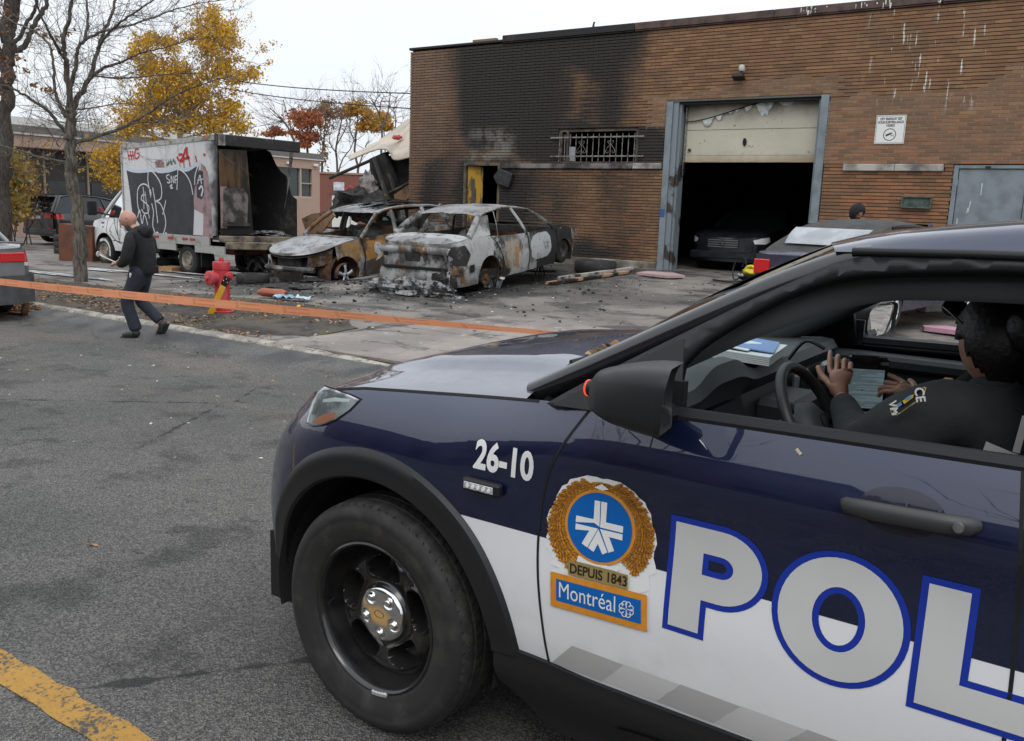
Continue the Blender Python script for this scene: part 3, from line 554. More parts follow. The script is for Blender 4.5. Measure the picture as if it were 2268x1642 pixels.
def parch(x, R=.50):
 z = .43
 for xw in (0, -3.025):
  if abs(x - xw) < R: z = max(z, .381 + sqrt(R * R - (x - xw)**2))
 return z
def mat_paint():
 t = NT('police_paint'); o = t.tc('Object'); x = t.xyz(o)
 wl = t.ramp(t.m('SUBTRACT', x[2], t.m('ADD', .812, t.m('MULTIPLY', t.m('MINIMUM', t.m('ADD', x[0], .75), 0), -.0))), -.001, .001, 1, 0)
 wl = t.m('MULTIPLY', wl, t.m('LESS_THAN', x[0], -.3))
 dirt = t.m('MULTIPLY', t.ramp(t.noise(4, 5, .65, o), .5, .7), t.ramp(x[2], .75, .45))
 wc = t.mix(t.m('MULTIPLY', dirt, .35), (.74, .75, .76, 1), (.42, .40, .37, 1))
 nb = t.mix(t.ramp(t.noise(14, 5, .7, o), .5, .8), (.0022, .0070, .042, 1), (.003, .0085, .046, 1))
 t.P('Base Color', t.mix(wl, nb, wc)); t.P('Metallic', t.ramp(wl, 0, 1, .45, 0)); t.P('Roughness', t.ramp(t.noise(9, 4, .7, o), .3, .8, .32, .45)); t.P('Coat Weight', t.ramp(wl, 0, 1, 1, .35))
 t.P('Coat Roughness', t.ramp(t.noise(60, 4, .7, o), .55, .8, .012, .04)); t.P('Coat IOR', 1.65); return t.mat
PAINT = mat_paint(); TRIM = M('black_trim', (.016, .0165, .018), .42, bump=.25, bsc=260, bd=.002, spec=.3); GLOSSB = M('gloss_black', (.014, .014, .016), .16, coat=.5)
SEAM = M('panel_gap', (.003, .003, .004), .8)
st = [XF + .835 * s for s in [1, .9985, .995, .988, .978, .965, .95, .93, .905, .87, .83, .79, .74, .69, .64, .60]]
st += sorted(set([round(v, 4) for v in lin(-3.45, .60, 81)] + [round(xw + .50 * cos(a), 4) for xw in (0, -3.025) for a in lin(0, pi, 44)] + [round(xw + s * (.5002), 4) for xw in (0, -3.025) for s in (-1, 1)]), reverse=True)
st += [XR - .66 * s for s in [.15, .3, .45, .6, .72, .82, .9, .95, .98, .995, 1]]
st2 = [st[0]]
for q in st[1:]:
 if st2[-1] - q > .0008: st2.append(q)
st = st2; NR = 30
def skirt(zl, zt, rows, dy=0, xs=None):
 return [[(fx(x, z), PY(fx(x, z), z) + dy, z) for z in ((zl(x) + (zt(x) - zl(x)) * j / rows) for j in range(rows + 1))] for x in (xs or st)]
mb = MB(); mb.grid(skirt(parch, ptop, NR)); mb.mirror_y(); body = mb.build('body', PAINT, PC, 40, weld=.0004)
def on(px, py, off=0):     # pixel to a point on the left flank
 a, b = 1.1, None; Y = 1.1
 while Y > 0:
  p = cpt(px, py, Y)
  if Y < PY(p.x, p.z): b = Y; break
  a = Y; Y -= .01
 if b is None: b = .3
 for _ in range(14):
  Y = (a + b) / 2; p = cpt(px, py, Y)
  if Y < PY(p.x, p.z): b = Y
  else: a = Y
 p = cpt(px, py, (a + b) / 2); return Vector((p.x, PY(p.x, p.z) + off, p.z))
def drape(loops, off, name, mat, parent=None, cell=.05, Yf=None, side=1, smooth=60):
 bm = bmesh.new()
 for group in loops:
  ed = []
  for lp in group:
   vs = [bm.verts.new((p[0], 0, p[1])) for p in lp]; ed += [bm.edges.new((vs[i], vs[(i + 1) % len(vs)])) for i in range(len(vs))]
  bmesh.ops.triangle_fill(bm, use_beauty=True, use_dissolve=False, edges=ed)
 return drape_bm(bm, off, name, mat, parent, cell, Yf, side, smooth)
def drape_bm(bm, off, name, mat, parent, cell, Yf, side, smooth=60):
 Yf = Yf or PY
 xs_ = [v.co.x for v in bm.verts]; zs_ = [v.co.z for v in bm.verts]
 for ax, lo, hi in ((0, min(xs_), max(xs_)), (2, min(zs_), max(zs_))):
  k = math.floor(lo / cell) + 1
  while k * cell < hi:
   co = [0, 0, 0]; co[ax] = k * cell; no = [0, 0, 0]; no[ax] = 1
   bmesh.ops.bisect_plane(bm, geom=bm.verts[:] + bm.edges[:] + bm.faces[:], plane_co=co, plane_no=no, dist=1e-5); k += 1
 for v in bm.verts: v.co.y = side * (Yf(v.co.x, v.co.z) + off)
 bm.normal_update()
 for f in bm.faces:
  if f.normal.y * side < 0: f.normal_flip()
 me = bpy.data.meshes.new(name); bm.to_mesh(me); bm.free(); me.materials.append(mat)
 if smooth: me.polygons.foreach_set('use_smooth', [True] * len(me.polygons))
 return link(name, me, parent or PC)
def ribbon(pts, w, off, name, mat, parent=None, Yf=None, n=8):
 Yf = Yf or PY; p = catmull([(a, 0, b) for a, b in pts], n); P = []
 for i in range(len(p)):
  t = p[min(i + 1, len(p) - 1)] - p[max(i - 1, 0)]; t.normalize(); nn = Vector((-t.z, 0, t.x)) * (w / 2)
  a, b = p[i] + nn, p[i] - nn; P.append([(a.x, Yf(a.x, a.z) + off, a.z), (b.x, Yf(b.x, b.z) + off, b.z)])
 return MB().grid(P).build(name, mat, parent or PC)
fseam = [(-.742, 1.19), (-.715, 1.15), (-.665, 1.06), (-.632, .98), (-.618, .9), (-.614, .8), (-.620, .7), (-.634, .58), (-.648, .47), (-.652, .40)]
ribbon(fseam, .0075, .0012, 'door_gap', SEAM); ribbon([(-1.69, 1.22), (-1.715, 1.0), (-1.726, .8), (-1.73, .6), (-1.735, .40)], .008, .0012, 'door_gap', SEAM); ribbon([(-2.62, 1.24), (-2.58, 1.0), (-2.55, .85), (-2.54, .7)], .008, .0012, 'door_gap', SEAM)
HC = [(-.62, 1.222), (-.3, 1.198), (0, 1.168), (.3, 1.13), (.5, 1.095), (.65, 1.06), (.8, 1.015), (.9, .98), (.935, .966)]
hx = [x for x in st if x > -.55]; hx = hx[:28] + hx[28::3]; P = []
def hoodpt(x, u):
 zt = ptop(x); xa = fx(x, zt); ye = PY(xa, zt); a = abs(u)
 z = zt + (cinterp(HC, x) - zt) * (1 - a**2.5) + .016 * sstep(.70, .61, a) * sstep(.72, .45, x) * sstep(-.62, -.3, x) - .006 * math.exp(-((a - .80) / .12)**2) * sstep(.5, .1, x)
 return (xa + .115 * (1 - u * u) * sstep(.3, -.5, x), ye * u, z)
for x in hx: P.append([hoodpt(x, -1 + 2 * j / 40) for j in range(41)])
MB().grid(P, flip=True).build('hood', PAINT, PC, 40)
for s in (1, -1):
 MB().grid([[(fx(x, ptop(x) - d), s * (PY(fx(x, ptop(x) - d), ptop(x) - d) + .0016), ptop(x) - d + (.001 if d < .003 else 0)) for d in (.0, .006)] for x in [q for q in st if -.56 < q < .60]], flip=(s < 0)).build('hood_gap', SEAM, PC)
def PYc(x, z): return PY(x, max(z, .43)) + .012 - .09 * sstep(.40, .20, z)
rx = [x for x in st if -2.50 < x < -.462]
mb = MB(); mb.grid([[(x, PYc(x, z), z) for z in [(.19 + .13 * sstep(-.62, -.46, x)) * (1 - q) + q * (.44 + .012 * sstep(-.8, -.6, x)) for q in (0, .12, .28, .44, .6, .76, .88, .94, 1)]] + [(x, PY(x, .45) - .01, .445 + .012 * sstep(-.8, -.6, x))] for x in rx]); mb.pair('rocker_cladding', TRIM, PC, 35)
ribbon([(-.85, .30), (-1.0, .325), (-1.6, .335), (-2.3, .33)], .03, .006, 'rocker_groove', BLACK, Yf=lambda x, z: PYc(x, z))
bx = [x for x in st if x > .40]
mb = MB(); mb.grid([[(x - .0, max(0, PW(x) * .935 - .07 * sstep(.35, .2, z)), z) for z in [.17 + .17 * sstep(.62, .41, x) + (.275 - .17 * sstep(.62, .41, x)) * q for q in (0, .2, .4, .6, .8, 1)]] for x in bx]); mb.pair('front_valance', TRIM, PC, 40)
rbx = [x for x in st if x < -3.5]
mb = MB(); mb.grid([[(x, max(0, PW(x) * .99 - .05 * sstep(.35, .2, z)), z) for z in (.20, .28, .36, .44, .60)] for x in rbx]); mb.pair('rear_valance', TRIM, PC, 40)
for xw in (0, -3.025):
 P = []
 for a in lin(rad(6), rad(174), 64):
  row = []
  for r, o in ((.458, -.10), (.460, .006), (.468, .016), (.485, .018), (.513, .016), (.522, .019), (.545, .014), (.556, .002), (.557, -.012)):
   x, z = xw + r * cos(a), .381 + r * sin(a); row.append((x, PY(x, max(z, .45)) + o, z))
  P.append(row)
 mb = MB(); mb.grid(P, flip=True); mb.pair('wheel_arch_flare', TRIM, PC, 35)
 mb = MB(); mb.lathe([(.462, .93), (.455, .80), (.45, .42), (.44, .40), (.0, .40)], 48, Matrix.Translation((xw, 0, .381)) @ Matrix.Rotation(-pi / 2, 4, 'X') @ Matrix.Diagonal((1, -1, 1, 1)), -rad(12), pi + rad(12)); mb.pair('wheel_well', M('liner', (.012, .012, .012), .85, bump=.5, bsc=60), PC, 40)
MB().b2((.72, -.75, .18), (-3.95, .75, .44)).build('underbody', DARK, PC)
TYRE = NT('tyre'); o_ = TYRE.tc('Object'); TYRE.P('Base Color', TYRE.mix(TYRE.ramp(TYRE.noise(11, 5, .65), .45, .75), (.016, .0155, .015, 1), (.042, .040, .037, 1))); TYRE.P('Roughness', .72); TYRE.bump(TYRE.noise(220, 3, .6), .25, .002); TYRE = TYRE.mat
TREAD = NT('tread'); TREAD.P('Base Color', TREAD.mix(TREAD.ramp(TREAD.noise(30, 4, .65), .4, .7), (.02, .0195, .019, 1), (.05, .047, .043, 1))); TREAD.P('Roughness', .8); TREAD = TREAD.mat
WSTEEL = M('wheel_black', (.010, .010, .011), .22, coat=.4, c2=(.02, .019, .018), scl=9)
AXM = Matrix.Rotation(-pi / 2, 4, 'X') @ Matrix.Diagonal((1, -1, 1, 1))     # lathe z -> car y
def police_wheel(xw, side):
 w = bpy.data.objects.new('wheel', None); sc.collection.objects.link(w); w.parent = PC; w.location = (xw, side * .845, .381)
 if side < 0: w.rotation_euler = (0, 0, pi)
 X = Matrix.Rotation(rad(-90), 4, 'X')     # z -> +y after flip
 X = Matrix(((1, 0, 0, 0), (0, 0, 1, 0), (0, -1, 0, 0), (0, 0, 0, 1)))
 MB().lathe([(.243, .098), (.252, .108), (.262, .112), (.29, .121), (.315, .126), (.325, .1245), (.33, .127), (.345, .125), (.358, .119), (.367, .110), (.368, .107)], 96, X).build('tyre', TYRE, w, 50)
 mb = MB()      # tread blocks: shoulder lugs and centre ribs
 prof = [(.367, .110), (.373, .100), (.3765, .085), (.3765, .070), (.369, .069), (.369, .060), (.3785, .059), (.3795, .028), (.371, .027), (.371, .018), (.3805, .017), (.3805, -.017), (.371, -.018), (.371, -.027), (.3795, -.028), (.3785, -.059), (.369, -.06), (.369, -.069), (.3765, -.07), (.3765, -.085), (.373, -.1), (.367, -.11), (.33, -.125), (.25, -.10)]
 mb.lathe(prof, 96, X); mb.build('tread', TREAD, w, 30)
 mb = MB()
 for k in range(72):
  a = 2 * pi * k / 72
  for (y0, y1, sk) in ((.112, .070, .10), (.058, .030, .06), (-.030, -.058, .06), (-.070, -.112, .1)):
   pts = []
   for (yy, aa) in ((y0, a), (y1, a + sk * .6), (y1, a + sk * .6 + .012), (y0, a + .012)):
    r = .3768 if abs(yy) < .1 else .3685
    if abs(yy) < .06: r = .3795
    pts.append(X @ Vector((r * cos(aa), r * sin(aa), yy)))
   mb.poly([p * 1.0 + Vector((p.x, 0, p.z)).normalized() * .0006 for p in pts])
 stuff(mb.build('sipes', SEAM, w))
 MB().lathe([(.245, .098), (.249, .107), (.243, .110), (.236, .106), (.232, .09), (.226, .07), (.222, .03), (.215, .02), (.21, -.09)], 96, X).build('rim', WSTEEL, w, 50)
 def disc(r, a):
  y = cinterp([(0, .055), (.085, .055), (.10, .040), (.125, .043), (.165, .048), (.19, .040), (.205, .026), (.216, .018)], r)
  best = 9
  for k in range(5):
   ac = rad(90 + 36 + 72 * k); dx = (a - ac + pi) % (2 * pi) - pi
   u, v = dx * r / .066, (r - .152) / .036; e = sqrt(abs(u)**2.4 + abs(v)**2.4); best = min(best, e)
  return y - .075 * sstep(1.06, .90, best) + .006 * sstep(1.45, 1.1, best) * sstep(.9, 1.06, best)
 mb = MB(); P = [[X @ Vector((r * cos(a), r * sin(a), disc(r, a))) for a in lin(0, 2 * pi, 220)[:-1]] for r in lin(.08, .216, 44)]
 mb.grid(P, cv=True); mb.build('wheel_disc', WSTEEL, w, 60)
 cap = MB();
 def capz(r, a):
  z = cinterp([(0, .074), (.06, .073), (.085, .068), (.092, .058)], r); b = 0
  for k in range(5):
   ac = rad(90 + 72 * k); d = sqrt((r * cos(a) - .063 * cos(ac))**2 + (r * sin(a) - .063 * sin(ac))**2)
   b += -.006 * sstep(.024, .017, d) + .014 * sstep(.0145, .009, d)
  return z + b
 cap.grid([[X @ Vector((r * cos(a), r * sin(a), capz(r, a))) for a in lin(0, 2 * pi, 120)[:-1]] for r in lin(.0005, .092, 34)], cv=True); cp = cap.build('hub_cap', CHROME, w, 60)
 mb = MB();
 for a0, rr in ((0, .0),): mb.grid([[X @ Vector((.021 * cos(a) * q, .012 * sin(a) * q - .002, .0752)) for q in (1, .88)] for a in lin(0, 2 * pi, 30)])
 mb.build('cap_emblem', M('cap_engraving', (.35, .33, .30), .4, 1), cp)
 mb = MB()
 for k in range(5):
  a = -rad(255 + 3 * k); mb.box(X @ Vector((.2475 * cos(a), .2475 * sin(a), .110)), (.014, .010, .016), rot3(y=-(a + pi / 2)))
 mb.build('wheel_weight', M('zinc', (.5, .5, .48), .5, .5), w, bevel=.003)
 MB().cyl(X @ Vector((.215, .01, .06)), X @ Vector((.2, .012, .10)), .005, n=8).build('valve', BLACK, w)
 return w
for xw in (0, -3.025):
 for s in (1, -1): police_wheel(xw, s)
MB().b2((-.12, .30, .2), (.12, .62, .6)).build('brake', RUST, PC)
hl = [(lambda q: (q.x, q.z))(on(*p)) for p in ((797, 885), (775, 875), (745, 864), (720, 856), (706, 868), (694, 890), (686, 912), (680, 934), (694, 943), (716, 941), (746, 928), (774, 908))]
amb = [(lambda q: (q.x, q.z))(on(*p)) for p in ((745, 914), (722, 916), (704, 925), (694, 934), (702, 940), (718, 938), (740, 927))]
stripe = [(lambda q: (q.x, q.z))(on(*p)) for p in ((778, 884), (745, 880), (718, 884), (716, 891), (745, 889), (775, 890))]
prj = [(lambda q: (q.x, q.z))(on(*p)) for p in ((708, 882), (698, 896), (692, 918), (703, 916), (712, 898))]
def grow(lp, d):
 cx_ = sum(p[0] for p in lp) / len(lp); cz_ = sum(p[1] for p in lp) / len(lp); return [(cx_ + (p[0] - cx_) * (1 + d), cz_ + (p[1] - cz_) * (1 + d)) for p in lp]
REFL = M('headlight_inner', (.62, .63, .64), .15, .6, c2=(.20, .20, .21), scl=14, lo=.45, hi=.6)
for s in (1, -1):
 h = drape([[grow(hl, .07)]], .0012, 'headlight', SEAM, side=s, cell=.03)
 drape([[hl]], .0025, 'reflector', REFL, h, .03, side=s); drape([[amb]], .004, 'amber_reflector', ORL, h, .03, side=s)
 drape([[stripe]], .004, 'lamp_strip', WHL, h, .03, side=s); drape([[prj]], .004, 'projector', DGLASS, h, .03, side=s); drape([[hl]], .009, 'lens', GLASS, h, .03, side=s)
mb = MB()
for z in (.60, .68, .76, .84): mb.grid([[(fx(x, z) + .004, PW(x) * .97 * s, z + dz) for dz in (-.02, .02)] for s in (1,) for x in [q for q in st if q > .80]])
mb.pair('grille', TRIM, PC)
# ---- greenhouse
def YG(x, z): return .915 - (z - 1.19) * .52
RE = [(-3.75, 1.53), (-3.2, 1.58), (-2.4, 1.605), (-1.62, 1.607), (-1.24, 1.597)]
RC = [(-3.75, 1.64), (-3.4, 1.705), (-2.8, 1.735), (-2.0, 1.722), (-1.65, 1.694), (-1.5, 1.672), (-1.35, 1.645), (-1.24, 1.612)]
RF = [(0, 1), (.3, .985), (.6, .945), (.8, .885), (.88, .82), (.93, .70), (.955, .55), (.975, .34), (.99, .14), (1, 0)]
RU = [-1, -.994, -.985, -.975, -.965, -.955, -.94, -.925, -.905, -.88, -.85, -.8, -.74, -.66, -.57, -.47, -.37, -.27, -.17, -.08, 0]
def roofpt(x, u): ze, zc = cinterp(RE, x), cinterp(RC, x); return (x + .13 * (1 - u * u) * sstep(-1.9, -1.24, x) - .10 * (1 - u * u) * sstep(-3.3, -3.75, x), YG(x, ze) * u, ze + (zc - ze) * cinterp(RF, abs(u)))
P = []
for x in lin(-1.24, -3.75, 34):
 ze, zc = cinterp(RE, x), cinterp(RC, x); row = []
 for j in range(41):
  u = -1 + 2 * j / 40; row.append(roofpt(x, RU[j] if j < 21 else -RU[40 - j]))
 P.append(row)
MB().grid(P).build('roof', PAINT, PC, 40)
def rib3(pts, name, mat, w=.05, thick=.03, n=8, flat=.5, parent=None, both=True, up=(0, 1, .4)):
 mb = MB(); mb.tube(catmull(pts, n), w, 10, flat=flat, up=up)
 return mb.pair(name, mat, parent or PC, 60)
rib3([(-.46, .77, 1.150), (-.70, .765, 1.277), (-.95, .735, 1.414), (-1.12, .705, 1.505), (-1.26, .675, 1.568), (-1.32, .67, 1.582)], 'a_pillar', GLOSSB, .036, flat=1.0)
frame_in = [cpt(px, py, .82) for px, py in ()]
def gpt(px, py):
 Y = .8
 for _ in range(12): p = cpt(px, py, Y); Y = YG(p.x, p.z)
 return (p.x, p.z)
inner = [gpt(1492, 922), gpt(1496, 880), gpt(1512, 800), gpt(1565, 752), gpt(1695, 674), gpt(1805, 627), gpt(1914, 605), gpt(2100, 598), gpt(2268, 599), (-1.70, 1.575), (-1.715, 1.50), (-1.70, 1.21)]
outer = [(-.60, 1.168), (-.665, 1.215), (-.80, 1.302), (-1.0, 1.428), (-1.14, 1.512), (-1.28, 1.584), (-1.45, 1.602), (-1.62, 1.606), (-1.80, 1.607), (-1.815, 1.50), (-1.80, 1.195), (-1.2, 1.182), (-.9, 1.172)]
for s in (1, -1):
 fo = drape([[[(v.x, v.z) for v in catmull([(a, 0, b) for a, b in outer[:9]], 4)] + outer[9:], [(v.x, v.z) for v in catmull([(a, 0, b) for a, b in inner[2:10]], 4)] + inner[10:] + inner[:2]]], .0, 'door_frame', TRIM, cell=.06, Yf=YG, side=s); sm = fo.modifiers.new('solid', 'SOLIDIFY'); sm.thickness = .035; sm.offset = -1
 drape([[[(-1.82, 1.20), (-1.83, 1.5), (-1.83, 1.606), (-2.0, 1.607), (-2.6, 1.603), (-2.72, 1.58), (-2.75, 1.23), (-2.72, 1.215)]]], .0, 'rear_window', DGLASS, cell=.1, Yf=YG, side=s)
 drape([[[(-2.76, 1.23), (-2.74, 1.58), (-3.2, 1.575), (-3.72, 1.52), (-3.98, 1.27)]]], -.004, 'quarter_panel', PAINT, cell=.1, Yf=YG, side=s); drape([[[(-2.82, 1.25), (-2.80, 1.55), (-3.2, 1.545), (-3.55, 1.50), (-3.72, 1.28)]]], .002, 'quarter_window', DGLASS, cell=.1, Yf=YG, side=s)
mb = MB(); mb.grid([[(x, PY(x, ptop(x)) + a, ptop(x) + b) for a, b in ((.002, -.006), (.004, .004), (-.004, .022), (-.010, .024), (-.030, .016), (-.034, -.006))] for x in lin(-.80, -3.6, 40)], flip=True); mb.pair('belt_moulding', TRIM, PC, 35)
mb = MB(); mb.tube([(x, YG(x, cinterp(RE, x)) + .001, cinterp(RE, x) + .001) for x in lin(-1.28, -3.7, 30)], .010, 8); mb.pair('roof_seal', BLACK, PC, 60)
rib3([(lambda q: (q[0], q[1], q[2] - .003))(roofpt(x, .87)) for x in lin(-1.3, -3.6, 10)], 'roof_ditch', GLOSSB, .009, flat=.6)
P = []
for j in range(21):
 u = -1 + 2 * j / 20; b = Vector((-.53 + .13 * (1 - u * u), .76 * u, 1.178 + .012 * (1 - u * u))); t_ = Vector((-1.25 + .13 * (1 - u * u), .66 * u, 1.60 + .018 * (1 - u * u)))
 P.append([b.lerp(t_, k / 8) + Vector((.02 * sin(pi * k / 8), 0, .02 * sin(pi * k / 8))) for k in range(9)])
MB().grid(P).build('windshield', GLASS, PC, 60)
P = []
for j in range(21):
 u = -1 + 2 * j / 20; P.append([(-3.78 - .08 * (1 - u * u), .63 * u, 1.56), (-4.02 - .07 * (1 - u * u), .74 * u, 1.27)])
MB().grid(P).build('rear_glass', DGLASS, PC, 60)
P = []
for j in range(21):
 u = -1 + 2 * j / 20; a = hoodpt(-.54, u * .97); P.append([(a[0] - .005, a[1], a[2] - .012), (a[0] - .03, a[1] * .97, a[2] - .045), (-.56 + .13 * (1 - u * u), .78 * u, 1.165)])
MB().grid(P, flip=True).build('cowl', BLACK, PC, 50)
for (a, b, c) in (((-.46, .55, 1.175), (-.44, .28, 1.205), (-.56, -.25, 1.255)), ((-.44, .02, 1.18), (-.42, -.25, 1.2), (-.52, -.62, 1.235))):
 w = MB().tube([a, b], [.011, .008], 8, flat=.6).build('wiper_arm', BLACK, PC, 60); MB().tube([Vector(b) + Vector((.0, .26, .005)), Vector(b).lerp(Vector(c), .25) + Vector((0, 0, .006)), c], [.006, .008, .005], 6, flat=1.4).build('blade', BLACK, w)
def mirror(side):
 mb = MB(); P = []
 for (x, yc, zc, hw, hh) in ((-.806, 1.03, 1.255, .034, .040), (-.812, 1.03, 1.256, .052, .052), (-.845, 1.040, 1.259, .074, .060), (-.89, 1.052, 1.262, .090, .069), (-.945, 1.062, 1.265, .101, .076), (-.990, 1.066, 1.265, .105, .079)):
  row = []
  for k in range(28):
   a = 2 * pi * k / 28; c_, s_ = cos(a), sin(a); row.append((x - .02 * (1 if s_ > 0 else 0) * s_ - (.034 * c_ if x < -.95 else (.02 * c_ if x < -.9 else 0)), yc + hw * math.copysign(abs(c_)**.5, c_), zc + hh * math.copysign(abs(s_)**.5, s_)))
  P.append(row)
 mb.grid(P, cv=True); mb.poly(P[0]); h = [[Vector((-1.0, 1.068, 1.265)).lerp(Vector(q), .90) + Vector((.012, 0, 0)) for q in P[-1]]]
 mb.grid([P[-1], [Vector((q[0] - .014, 1.068 + (q[1] - 1.068) * .98, 1.265 + (q[2] - 1.265) * .98)) for q in P[-1]], [Vector((q[0] + .0, 1.068 + (q[1] - 1.068) * .90, 1.265 + (q[2] - 1.265) * .90)) for q in P[-1]]], cv=True)
 o = mb;
 if side < 0: o.v = [(x, -y, z) for x, y, z in o.v]; o.f = [f[::-1] for f in o.f]
 mo_ = o.build('side_mirror', TRIM, PC, 40)
 gl = MB(); q = [Vector((x_ + .001, 1.068 + (y_ - 1.068) * .90, 1.265 + (z_ - 1.265) * .90)) for (x_, y_, z_) in P[-1]]
 gl.poly([(v.x, side * v.y, v.z) for v in q][::side]); g = gl.build('mirror_glass', M('mirror_silver', (.85, .87, .88), .02, 1), mo_)
 mb = MB(); mb.tube([(-.93, .89, 1.195), (-.93, .96, 1.20), (-.95, 1.04, 1.21)], [.045, .04, .05], 10, flat=.6); mb.box((-.90, .895, 1.225), (.15, .02, .10)); mb.v = [(x, side * y, z) for x, y, z in mb.v]; mb.build('mirror_arm', TRIM, mo_, 50)
 return mo_
mL = mirror(1); mR = mirror(-1)
sn = MB().cyl((-.812, 1.03, 1.252), (-.782, 1.03, 1.252), .022, .019, 14).build('warning_lamp', BLACK, mL, 40); MB().cyl((-.783, 1.03, 1.252), (-.779, 1.03, 1.252), .020, n=14).build('lamp_lens', M('red_led', (.8, .02, .02), .2, emit=(1, .05, .03), es=1.2), sn)
drape([[[(-.62, 1.168), (-.80, 1.29), (-.93, 1.37), (-.955, 1.27), (-.96, 1.178), (-.8, 1.172)]]], .003, 'mirror_sail', BLACK, cell=.05, Yf=YG)
# ---- lettering and markings
def arc(cx_, cz_, rx_, rz_, a0, a1, n): return [(cx_ + rx_ * cos(rad(a0 + (a1 - a0) * i / n)), cz_ + rz_ * sin(rad(a0 + (a1 - a0) * i / n))) for i in range(n + 1)]
def Pshape(e):
 H, S, zb, xb = .262, .078, .085, .118; r = (H - zb) / 2
 o = [(-e, -e), (S + e, -e), (S + e, zb - e)] + [(xb, zb - e)] + arc(xb, zb + r, r * 1.12 + e, r + e, -90, 90, 20)[1:] + [(-e, H + e)]
 z0, z1 = zb + .062 + e, H - .062 - e; r2 = (z1 - z0) / 2; h = [(S - .004 + e, z0), (xb, z0)] + arc(xb, z0 + r2, r2 * 1.2, r2, -90, 90, 12)[1:] + [(S - .004 + e, z1)]
 return [o, h]
def Oshape(e): return [arc(0, .131, .132 + e, .139 + e, 0, 360, 44)[:-1], arc(0, .131, .056 - e, .073 - e, 0, 360, 32)[:-1]]
def Lshape(e): return [[(-e, -e), (.225 + e, -e), (.225 + e, .066 + e), (.078 + e, .066 + e), (.078 + e, .262 + e), (-e, .262 + e)]]
def Ishape(e): return [[(-e, -e), (.078 + e, -e), (.078 + e, .262 + e), (-e, .262 + e)]]
def Cshape(e): return [arc(0, .131, .13 + e, .139 + e, 42, 318, 40) + arc(0, .131, .056 - e, .072 - e, 318 + 12, 42 - 12, 32)]
def Eshape(e): return [[(-e, -e), (.20 + e, -e), (.20 + e, .06 + e), (.078 + e, .06 + e), (.078 + e, .1 - e), (.18 + e, .1 - e), (.18 + e, .16 + e), (.078 + e, .16 + e), (.078 + e, .202 - e), (.20 + e, .202 - e), (.20 + e, .262 + e), (-e, .262 + e)]]
LB = M('letter_blue', (.006, .03, .32), .35, coat=.3); LW = M('letter_reflective', (.56, .56, .55), .45, c2=(.52, .52, .51), scl=3)
for (nm, fn, x0) in (('P', Pshape, -1.001), ('O', Oshape, -1.392), ('L', Lshape, -1.560), ('I', Ishape, -1.815), ('C', Cshape, -2.055), ('E', Eshape, -2.225)):
 conv = lambda lps: [[[(x0 - a, .684 + b) for a, b in lp] for lp in lps]]
 drape(conv(fn(.0145)), .0012, 'letter_outline', LB, cell=.045); drape(conv(fn(0)), .0024, 'letter', LW, cell=.045)
def tdrape(s_, size, x0, z0, off, name, mat, bold=0, sx=1, parent=None, Yf=None, rot=0):
 o = text(s_, size, 'tmp', mat, None, Matrix.Rotation(rot, 4, 'Z'), bold, sx=sx); bm = bmesh.new(); bm.from_mesh(o.data); bpy.data.objects.remove(o); bmesh.ops.triangulate(bm, faces=bm.faces)
 for v in bm.verts: v.co = Vector((x0 - v.co.x, 0, z0 + v.co.y))
 return drape_bm(bm, off, name, mat, parent or PC, .045, Yf, 1, 0)
tdrape('26-10', .108, -.487, .992, .0018, 'unit_number', M('number_white', (.70, .70, .69), .4), .0035, .80)
lp = MB(); lp.box((-.43, PY(-.43, .915) + .010, .913), (.128, .026, .036)); ll = lp.build('side_lamp', BLACK, PC, bevel=.006); MB().box((-.425, PY(-.43, .915) + .0225, .912), (.10, .004, .02)).build('lamp_face', M('led_face', (.62, .63, .64), .15, .3, c2=(.3, .3, .3), scl=60, coat=.5), ll, bevel=.001)
mb = MB()
for k in range(5): mb.cyl((-.39 - .018 * k, PY(-.43, .915) + .023, .912), (-.39 - .018 * k, PY(-.43, .915) + .027, .912), .006, n=8)
mb.build('led', WHL, ll)
CK1, CK2 = M('tape_grey', (.42, .42, .415), .4), M('tape_light', (.56, .56, .56), .4)
for i in range(14):
 x = -.66 - .155 * i; drape([[[(x, .452), (x - .07, .532), (x - .225, .530), (x - .155, .450)]]], .0014, 'sill_tape', CK1 if i % 2 == 0 else CK2, cell=.05)
for xh in (-1.505, -2.42):
 cup = drape([[arc(xh + .015, 1.083, .085, .048, 0, 360, 28)[:-1]]], .0012, 'handle_cup_shade', M('cup_shade_blue', (.004, .006, .02), .25, coat=.7), cell=.03)  # flat dark disc on the door skin, recess shade put into its colour
 h = MB(); h.tube([(xh + .128, PY(xh, 1.083) + .010, 1.081), (xh + .118, PY(xh, 1.08) + .024, 1.081), (xh + .06, PY(xh, 1.08) + .034, 1.083), (xh - .06, PY(xh, 1.08) + .034, 1.087), (xh - .115, PY(xh, 1.08) + .026, 1.090), (xh - .130, PY(xh, 1.08) + .010, 1.091)], [.010, .018, .021, .021, .020, .012], 14, flat=.72, up=(0, 1, 0)); ho = h.build('door_handle', M('handle_grey', (.035, .036, .037), .45, bump=.2, bsc=300, bd=.001), PC, 60)
 MB().cyl((xh - .098, PY(xh, 1.08) + .035, 1.089), (xh - .098, PY(xh, 1.08) + .049, 1.089), .010, n=14).build('key_lock', STEEL, ho)
